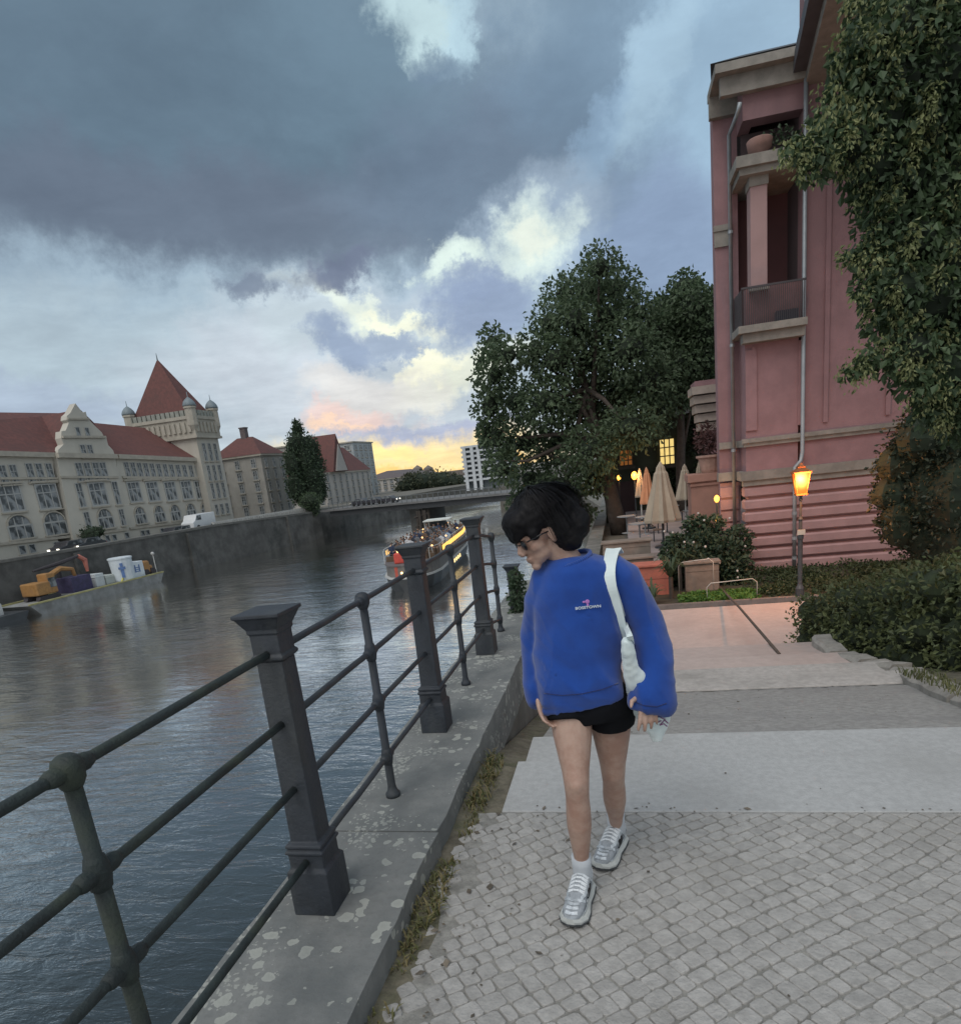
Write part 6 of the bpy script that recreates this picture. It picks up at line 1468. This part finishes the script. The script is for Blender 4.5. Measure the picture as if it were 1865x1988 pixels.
for _ in range(1500):
    th = ru(0, 2*math.pi); ln_ = ru(.10, .25); tgt_s = math.cos(th); tgt_f = math.sin(th)
    pts = []; wd = ru(.0008, .0026); lift = 1+ru(-.03, .09)+(ru(.02, .12) if rnd() < .15 else 0); wv1, wv2, wv3 = ru(-.02, .02), ru(-.02, .02), ru(.8, 2.5)
    fr = tgt_f > .35
    for i in range(7):
        t = i/6; phi = t*(1.15 if fr else 1.95)*ru(.98, 1.02)
        rf_ = (.138 if tgt_f < 0 else .116); p = hp(-.035+tgt_f*rf_*math.sin(min(phi, 1.5))*lift, +.055+.108*math.cos(phi)*lift-(max(0, phi-1.5)*.12), tgt_s*.106*math.sin(min(phi, 1.5))*lift*(1-.25*max(0, phi-1.5)))
        pts.append(p+V((wv1*math.sin(t*wv3*2), wv2*math.sin(t*wv3*3), 0))+V((ru(-1, 1), ru(-1, 1), ru(-1, 1)))*.002)
    sdv = (pts[-1]-pts[0]).cross(pts[3]-hp(0, .05, 0)).normalized()
    for i in range(6):
        w0, w1 = wd*(1-i/7), wd*(1-(i+1)/7); st.face([pts[i]-sdv*w0, pts[i]+sdv*w0, pts[i+1]+sdv*w1, pts[i+1]-sdv*w1])
st.build('strands', m_hair, hair)
# sunglasses
mb = MB()
for s_ in (-1, 1): mb.ell(hp(.098-abs(.0), .012, s_*.032), hf*.006, hs*.028, hu*.020, 14, 8); mb.tube([hp(.09, .02, s_*.060), hp(.04, .018, s_*.073), hp(-.005, .012, s_*.079)], .0028, 6)
mb.tube([hp(.105, .018, -.012), hp(.108, .02, 0), hp(.105, .018, .012)], .0025, 6)
mb.build('sunglasses', M('black_lens', (.008, .008, .01), .15, .05), wm, smooth=True)

# sweatshirt
SY = 2.44
def ring(x0_, x1_, y_, Y, dp):                 # half-width from two sighted edges
    a, b_ = P2(x0_, y_, Y), P2(x1_, y_, Y); return (a+b_)/2, (b_-a).length/2, dp
mb = MB()
rows = [ring(1076, 1148, 1078, 2.45, .062), ring(1062, 1180, 1087, 2.45, .085), ring(1050, 1208, 1102, 2.45, .105), ring(1040, 1214, 1130, 2.45, .118), ring(1034, 1212, 1170, 2.45, .122), ring(1034, 1208, 1220, 2.44, .122), ring(1036, 1207, 1275, 2.44, .125), ring(1041, 1208, 1320, 2.43, .13), ring(1046, 1210, 1345, 2.43, .128), ring(1052, 1210, 1352, 2.43, .122), ring(1052, 1210, 1362, 2.43, .12)]
path = [r_[0] for r_ in rows]; hem = (P2(1211, 1337, 2.36)-P2(1051, 1364, 2.36))
o0 = len(mb.v); n = 36
for i, (c, hw, dp) in enumerate(rows):
    tl = (i/(len(rows)-1))**2*.9
    for k in range(n):
        th = 2*math.pi*k/n; cx_, sx_ = math.cos(th), math.sin(th); cx_ = math.copysign(abs(cx_)**.85, cx_); sx_ = math.copysign(abs(sx_)**.85, sx_)
        mb.v.append(c+V((hw*cx_, dp*sx_, hem.z*.5*cx_*tl)))
for i in range(len(rows)-1):
    for k in range(n): mb.f.append((o0+i*n+k, o0+(i+1)*n+k, o0+(i+1)*n+(k+1) % n, o0+i*n+(k+1) % n)); mb.m.append(0)
mb.f.append(tuple(o0+k for k in range(n))); mb.m.append(0); mb.f.append(tuple(o0+(len(rows)-1)*n+k for k in range(n))[::-1]); mb.m.append(0)
# sleeves: wide, gathered at the cuff
def R_(px): return px2m(px, 2.44)/2
mb.tube([P2(1180, 1100, 2.45), P2(1208, 1122, 2.45), P2(1232, 1165, 2.45), P2(1254, 1210, 2.45), P2(1267, 1260, 2.43), P2(1272, 1300, 2.41), P2(1270, 1335, 2.39), P2(1265, 1358, 2.38), P2(1262, 1374, 2.37), P2(1261, 1382, 2.365)],
        [(R_(62), .075), (R_(66), .085), (R_(64), .08), (R_(63), .075), (R_(64), .075), (R_(68), .075), (R_(80), .078), (R_(88), .08), (R_(84), .068), (R_(72), .05)], 20, ref=(1, 0, 0))
mb.tube([P2(1090, 1100, 2.45), P2(1062, 1125, 2.46), P2(1048, 1170, 2.49), P2(1040, 1220, 2.52), P2(1036, 1270, 2.51), P2(1038, 1310, 2.47), P2(1042, 1345, 2.43), P2(1044, 1362, 2.42), P2(1046, 1370, 2.41)],
        [(R_(60), .075), (R_(62), .08), (R_(60), .08), (R_(56), .075), (R_(52), .07), (R_(50), .07), (R_(46), .06), (R_(38), .05), (R_(30), .04)], 20, ref=(1, 0, 0))
def fold(c, n):
    q = V((c.x*7, c.y*5, c.z*4)); a = mnoise.noise(q+V((3, 1, 0))); f = 1-abs(mnoise.noise(V((c.x*8+c.z*2.5, c.y*4, c.z*2.6-c.x*2))))*2.4
    wr = mnoise.noise(V((c.x*16+c.z*10, c.y*6, c.z*9)))
    low_ = max(0, 1-(c.z-.70)/.5); q3 = V((c.x*13+c.z*4, c.y*7, c.z*3.2-c.x*3)); f2 = 1-abs(mnoise.noise(q3))*2.6
    f = max(f, -.3); d = max(-.007, .010*a+.013*f*abs(f)*(.45+low_*.8)+.004*max(0, 1-abs(wr)*3.5)*(.4+low_)-.002)
    return n*d
sw = mb.build('sweatshirt', m_blue, wm); fuse(sw, .0085, 3, .5, fold)
# ribbed collar, hem and cuff bands
def hugring(mb, c, ax_, ay_, r0, n=28):
    pts = [c+ax_*math.cos(2*math.pi*k/n)+ay_*math.sin(2*math.pi*k/n) for k in range(n)]
    for k in range(n): mb.tube([pts[k], pts[(k+1) % n]], r0, 6)
mb = MB(); cc_ = hp(-.02, -.075).lerp(CH, .5)
hugring(mb, P2(1108, 1086, 2.43), V((.070, 0, .018)), V((0, .064, .012)), .009, 60); mb.build('collar', m_blue, sw, smooth=True)
# chest embroidery: small white lettering with a pink emblem
def surf_pt(x, y):
    d = sight(x, y).normalized(); dg = bpy.context.evaluated_depsgraph_get(); ok, loc, nr, idx = sw.ray_cast(EYE-wloc(wm), d)
    return (loc+wloc(wm), nr) if ok else (P2(x, y, 2.28), V((0, -1, 0)))
bpy.context.view_layer.update()
A_, nA = surf_pt(1117, 1182); B__, nB_ = surf_pt(1166, 1177); mid, nM = surf_pt(1141, 1179)
tx = bpy.data.curves.new('lettering', 'FONT'); tx.body = 'BOSSTOWN'; tx.size = .032; tx.extrude = .0012; tx.offset = .0006; tx.align_x = 'CENTER'; tx.align_y = 'CENTER'; tx.space_character = 1.0
to = bpy.data.objects.new('lettering_src', tx); col.objects.link(to); bpy.context.view_layer.update()
me = bpy.data.meshes.new_from_object(to.evaluated_get(bpy.context.evaluated_depsgraph_get())); bpy.data.objects.remove(to)
xr_ = (B__-A_).normalized(); nM = (nM-xr_*nM.dot(xr_)).normalized(); yr_ = nM.cross(xr_)
wd_ = max(v.co.x for v in me.vertices)-min(v.co.x for v in me.vertices); ks = (B__-A_).length/wd_
for v in me.vertices: v.co = mid+nM*(.004+v.co.z)+xr_*v.co.x*ks+yr_*v.co.y*ks*.8-wloc(wm)
le = bpy.data.objects.new('chest_lettering', me); col.objects.link(le); le.parent = sw; me.materials.clear(); me.materials.append(M('embroidery_white', (.52, .58, .62), .8))
mb = MB(); e0, ne_ = surf_pt(1140, 1168); mb.ell(e0+ne_*.002, xr_*.008, ne_*.002, yr_*.008, 10, 6); mb.ell(e0-xr_*.012+yr_*.0+ne_*.001, xr_*.006, ne_*.0015, yr_*.004, 8, 5); mb.ell(e0-yr_*.012+ne_*.001, xr_*.004, ne_*.0015, yr_*.008, 8, 5)
mb.build('chest_emblem', M('embroidery_pink', (.35, .15, .42), .8), sw)

m_seam_b = clothmat('blue_seam', (.004, .016, .10), (.006, .022, .13))
def seam(pts, wd=.0022):
    mb = MB(); q = []
    for k in range(len(pts)-1):
        for j in range(5):
            t = j/5; p, n_ = surf_pt(pts[k][0]+(pts[k+1][0]-pts[k][0])*t, pts[k][1]+(pts[k+1][1]-pts[k][1])*t)
            if not q or (p-q[-1]).length < .06: q.append(p+n_*.0006)
    if len(q) > 3: mb.tube(q, wd, 5); mb.build('seam', m_seam_b, sw, smooth=True)
seam([(1056, 1346), (1090, 1350), (1130, 1347), (1170, 1338), (1206, 1324)]); 
seam([(1232, 1362), (1250, 1370), (1275, 1372), (1298, 1364)])
# shorts
mb = MB()
rows = [(P2(1133, 1335, 2.43), .150, .105), (P2(1142, 1360, 2.44), .160, .115), (P2(1146, 1378, 2.45), .165, .115)]
mb.tube([r_[0] for r_ in rows], [(r_[1], r_[2]) for r_ in rows], 26, ref=(1, 0, 0))
def legsleeve(hip, knee, L, k=1.06): th = (knee-hip); mb.tube([hip+V((0, 0, .05)), hip+th*.0, hip+th*L*.6, hip+th*L], [(.089*k, .1*k), (.09*k, .1*k), (.09*k, .098*k), (.09*k, .097*k)], 20, ref=(1, 0, 0))
legsleeve(hipR, kneeR, .13); legsleeve(hipL, kneeL, .16)
shs = mb.build('shorts', m_blk, wm); fuse(shs, .007, 3, .5, lambda c, n: n*.003*mnoise.noise(c*14))

# socks and running shoes
m_sock = clothmat('sock_grey', (.42, .45, .48), (.5, .53, .56)); m_shoe = M('shoe_silver', (.58, .62, .65), .4, .2, 30, .25, 160, metal=.25, dark=(.22, .25, .27), dscale=22, damt=.7)
m_sole = M('sole_white', (.52, .54, .52), .7, .06, 8); m_soled = M('sole_dark', (.06, .065, .07), .8); m_mesh = M('shoe_mesh', (.36, .39, .42), .8, .15, 40, .5, 500); m_mark = M('shoe_mark_black', (.01, .01, .012), .5)
def shoe(ank, toe, lab_side, pitch=0.):
    """running shoe: heel under the ankle, toe forward; frame f (forward), r (right), UPV"""
    flat = toe-ank; flat.z = 0; f = flat.normalized(); r_ = f.cross(UPV); hl = V((ank.x, ank.y, 0))-f*.055; L = .285
    up = UPV
    if pitch: M_ = Matrix.Rotation(pitch, 3, r_); f = M_ @ f; up = M_ @ UPV; 
    O = hl+V((0, 0, max(0, .0)))
    def q(l, s_, h): return O+f*(l*L)+r_*(s_*1.25)+up*(h*1.1)
    def solering(e, h, hh=0): return [q(l, sg*(w_+e), h+lift_*1) for sg, seq in ((1, 1), (-1, -1)) for l, w_, lift_ in (((.0, .018, .008), (.06, .032, .002), (.25, .036, 0), (.45, .035, 0), (.65, .044, 0), (.8, .045, .003), (.93, .032, .010), (1., .012, .018))[::seq])]
    grp = thing_part('shoe', ank)
    mb = MB(); mb.frustum(solering(.0, 0), solering(.003, .007)); mb.build('outsole', m_soled, grp, bevel=0)
    mb = MB(); mb.frustum(solering(-.001, .0071), solering(.001, .016)); mb.frustum(solering(.001, .0161), solering(-.004, .027)); mb.build('midsole', m_sole, grp)
    mb = MB(); path = [q(-.0, 0, .05), q(.06, 0, .058), q(.22, 0, .066), q(.36, 0, .066), q(.5, 0, .058), q(.65, 0, .049), (q(.8, 0, .044)), q(.92, 0, .038), q(.985, 0, .034)]
    mb.tube(path, [(.02, .03), (.031, .038), (.036, .046), (.036, .047), (.037, .038), (.042, .029), (.041, .024), (.031, .018), (.012, .008)], 18, ref=r_, sq=2.4)
    mb.tube([q(.16, 0, .07), q(.17, 0, .105)], [(.034, .043), (.036, .044)], 16, ref=r_)
    up_ = mb.build('upper', m_mesh, grp); fuse(up_, .0045, 2)
    ov = MB()                                     # silver overlays: toe cap, eyestay, heel counter
    bpy.context.view_layer.update(); og = wloc(grp)
    def drop(l, s_, h0=.16, side_=0):
        if side_: p0_ = q(l, side_*.12, h0); dd = -r_*side_
        else: p0_ = q(l, s_, h0); dd = -up
        ok, loc, nr, ix = up_.ray_cast(p0_-og, dd); return (loc+og+nr*.0015, nr) if ok else None
    def strip(pts, wdt, mbx, th=.0025):
        g_ = [p for p in pts if p]
        for i in range(len(g_)-1):
            (a, na), (b2_, nb) = g_[i], g_[i+1]; t_ = (b2_-a)
            if t_.length < 1e-5: continue
            w1_ = t_.cross(na).normalized()*wdt; w2_ = t_.cross(nb).normalized()*wdt; mbx.prism([a-w1_, a+w1_, b2_+w2_, b2_-w2_], na*th)
    for s_ in (-.026, .026): strip([drop(l/20, s_*(1 if l < 13 else .8)) for l in range(6, 15)], .006, ov)
    for sg in (-1, 1):
        for (l0, h0, l1, h1) in ((.12, .04, .30, .085), (.30, .04, .42, .08), (.45, .036, .52, .07), (.60, .034, .62, .055), (.02, .05, .14, .085), (.08, .09, .2, .05)):
            strip([drop(l0+(l1-l0)*k/4, 0, h0+(h1-h0)*k/4, sg) for k in range(5)], .0055, ov)
        strip([drop(.04+k*.09, 0, .037, sg) for k in range(10)], .006, ov)
    for l in (.74, .80, .86, .93): strip([drop(l-abs(s_)*1.6, s_) for s_ in (-.048, -.036, -.018, 0, .018, .036, .048)], .0065, ov)
    for sg in (-1, 1): strip([drop(.62+.03*k, sg*(.046-.008*k)) for k in range(5)], .006, ov)
    tag(ov.build('overlay', m_shoe, grp))
    lc2 = MB()
    for l in (.33, .39, .45, .51, .57):
        a = [drop(l+.01*k, s_) for k, s_ in enumerate((-.024, -.008, .008, .024))]; strip(a, .0032, lc2, .004); strip([drop(l+.03-.01*k, s_) for k, s_ in enumerate((-.024, -.008, .008, .024))], .0028, lc2, .0035)
    lc2.build('laces', M('lace_pale', (.6, .63, .65), .8), grp)
    nm = MB(); sg = lab_side                      # the bold N on the outer side
    N_ = [(.36, .042, .36, .075), (.36, .075, .47, .042), (.47, .042, .47, .075)]
    for l0, h0, l1, h1 in N_: strip([drop(l0+(l1-l0)*k/3, 0, h0+(h1-h0)*k/3, sg) for k in range(4)], .007, nm, .005)
    if nm.v: nm.build('letter_mark', m_mark, grp)
    sk = MB(); shin = (kneeR-ankR if lab_side > 0 and False else UPV); sk.tube([q(.17, 0, .07), ank+V((0, 0, -.015)), ank+V((0, -.002, .035)), ank+V((0, -.004, .07))], [(.036, .042), (.038, .043), (.039, .043), (.040, .044)], 16, ref=(1, 0, 0)); s_o = sk.build('sock', m_sock, wm, smooth=True)
    return grp
def thing_part(name, p):
    o = bpy.data.objects.new(name, None); col.objects.link(o); o.parent = wm; o.location = p-wloc(wm); o.empty_display_size = .05; return o
shoe(ankR, toeR, -1 if False else -1); shoe(ankL, toeL, -1)

# tote bag on her shoulder
m_tote = clothmat('tote_canvas', (.62, .72, .72), (.72, .80, .79), .9, 700, .3)
bag = thing('tote_bag', P2(1262, 1440, 2.5), 'pale blue white canvas tote bag hanging from her shoulder', 'bag')
def ribbon(mb, pts, w_):
    """one continuous flat band through the points, facing outwards"""
    pts = [V(p) for p in pts]; N_ = len(pts); w_ = w_ if isinstance(w_, list) else [w_]*N_; fine, fw_ = [], []
    for i in range(N_-1):                                   # smooth the path
        p0, p1, p2, p3 = pts[max(i-1, 0)], pts[i], pts[i+1], pts[min(i+2, N_-1)]
        for k in range(4):
            t = k/4; fine.append(.5*((2*p1)+(p2-p0)*t+(2*p0-5*p1+4*p2-p3)*t*t+(-p0+3*p1-3*p2+p3)*t**3)); fw_.append(w_[i]+(w_[i+1]-w_[i])*t)
    fine.append(pts[-1]); fw_.append(w_[-1]); o = len(mb.v); n = len(fine)
    for i, p in enumerate(fine):
        t = (fine[min(i+1, n-1)]-fine[max(i-1, 0)]).normalized(); v0 = V((-.15, -1, .12)).normalized(); s_ = t.cross(v0).normalized(); nn = s_.cross(t).normalized()*.0025; h = fw_[i]/2
        mb.v += [p-s_*h-nn, p+s_*h-nn, p+s_*h+nn, p-s_*h+nn]
    for i in range(n-1):
        for k in range(4): mb.f.append((o+4*i+k, o+4*i+(k+1) % 4, o+4*i+4+(k+1) % 4, o+4*i+4+k)); mb.m.append(0)
    mb.f += [(o, o+1, o+2, o+3), (o+4*n-4, o+4*n-1, o+4*n-2, o+4*n-3)]; mb.m += [0, 0]
def onchest(x, y, off=.008):
    p, n_ = surf_pt(x, y); return p+n_*off
mb = MB(); pts = [P2(1196, 1075, 2.53), P2(1190, 1067, 2.48), onchest(1183, 1092, .010), onchest(1180, 1112), onchest(1184, 1140), onchest(1191, 1165), onchest(1198, 1190, .01), onchest(1203, 1215, .012)]; pe = onchest(1209, 1243, .014)
ribbon(mb, pts+[pe], [.055, .052, .046, .042, .037, .032, .026, .024, .024]); mb.build('strap', m_tote, bag)
mb = MB(); ribbon(mb, [pts[4]+V((.004, .012, 0)), onchest(1201, 1180, .004), onchest(1212, 1210, .002), onchest(1222, 1235, .004), onchest(1229, 1252, .006)], [.028, .024, .022, .021, .021]); mb.build('strap', m_tote, bag)
mb = MB(); Ys = 2.275
outl = [((1207, 1240), (1222, 1243), 2.30), ((1206, 1262), (1233, 1270), 2.31), ((1209, 1290), (1240, 1300), 2.33), ((1213, 1320), (1262, 1330), 2.36), ((1217, 1350), (1292, 1352), 2.42), ((1226, 1376), (1304, 1378), 2.44), ((1243, 1400), (1301, 1402), 2.44), ((1255, 1422), (1292, 1424), 2.44), ((1266, 1440), (1286, 1440), 2.44)]
path = [(P2(*a, Y)+P2(*b_, Y))/2 for a, b_, Y in outl]; rd = [((P2(*b_, Y)-P2(*a, Y)).length/2, .018+.004*(i % 2)) for i, (a, b_, Y) in enumerate(outl)]
mb.tube(path, rd, 20, ref=(1, 0, 0)); bg_o = mb.build('bag_body', m_tote, bag); fuse(bg_o, .006, 2, .5, lambda c, n: n*(.006*mnoise.noise(V((c.x*22+c.z*9, c.y*10, c.z*12)))+.003*mnoise.noise(c*45)))
bpy.context.view_layer.update()
def bag_pt(x, y):
    ok, loc, nr, ix = bg_o.ray_cast(EYE-wloc(bag), sight(x, y).normalized()); return loc+wloc(bag)+nr*.0015 if ok else None
mk = MB()
for seg in (((1282, 1393), (1290, 1396), (1286, 1402), (1281, 1407)), ((1280, 1408), (1288, 1405), (1294, 1410)), ((1290, 1398), (1296, 1404)), ((1277, 1402), (1283, 1399))):
    q = [bag_pt(*s_) for s_ in seg]
    if all(q): mk.tube(q, .0022, 5)
if mk.v: mk.build('bag_print', M('print_plum', (.22, .08, .20), .8), bag)
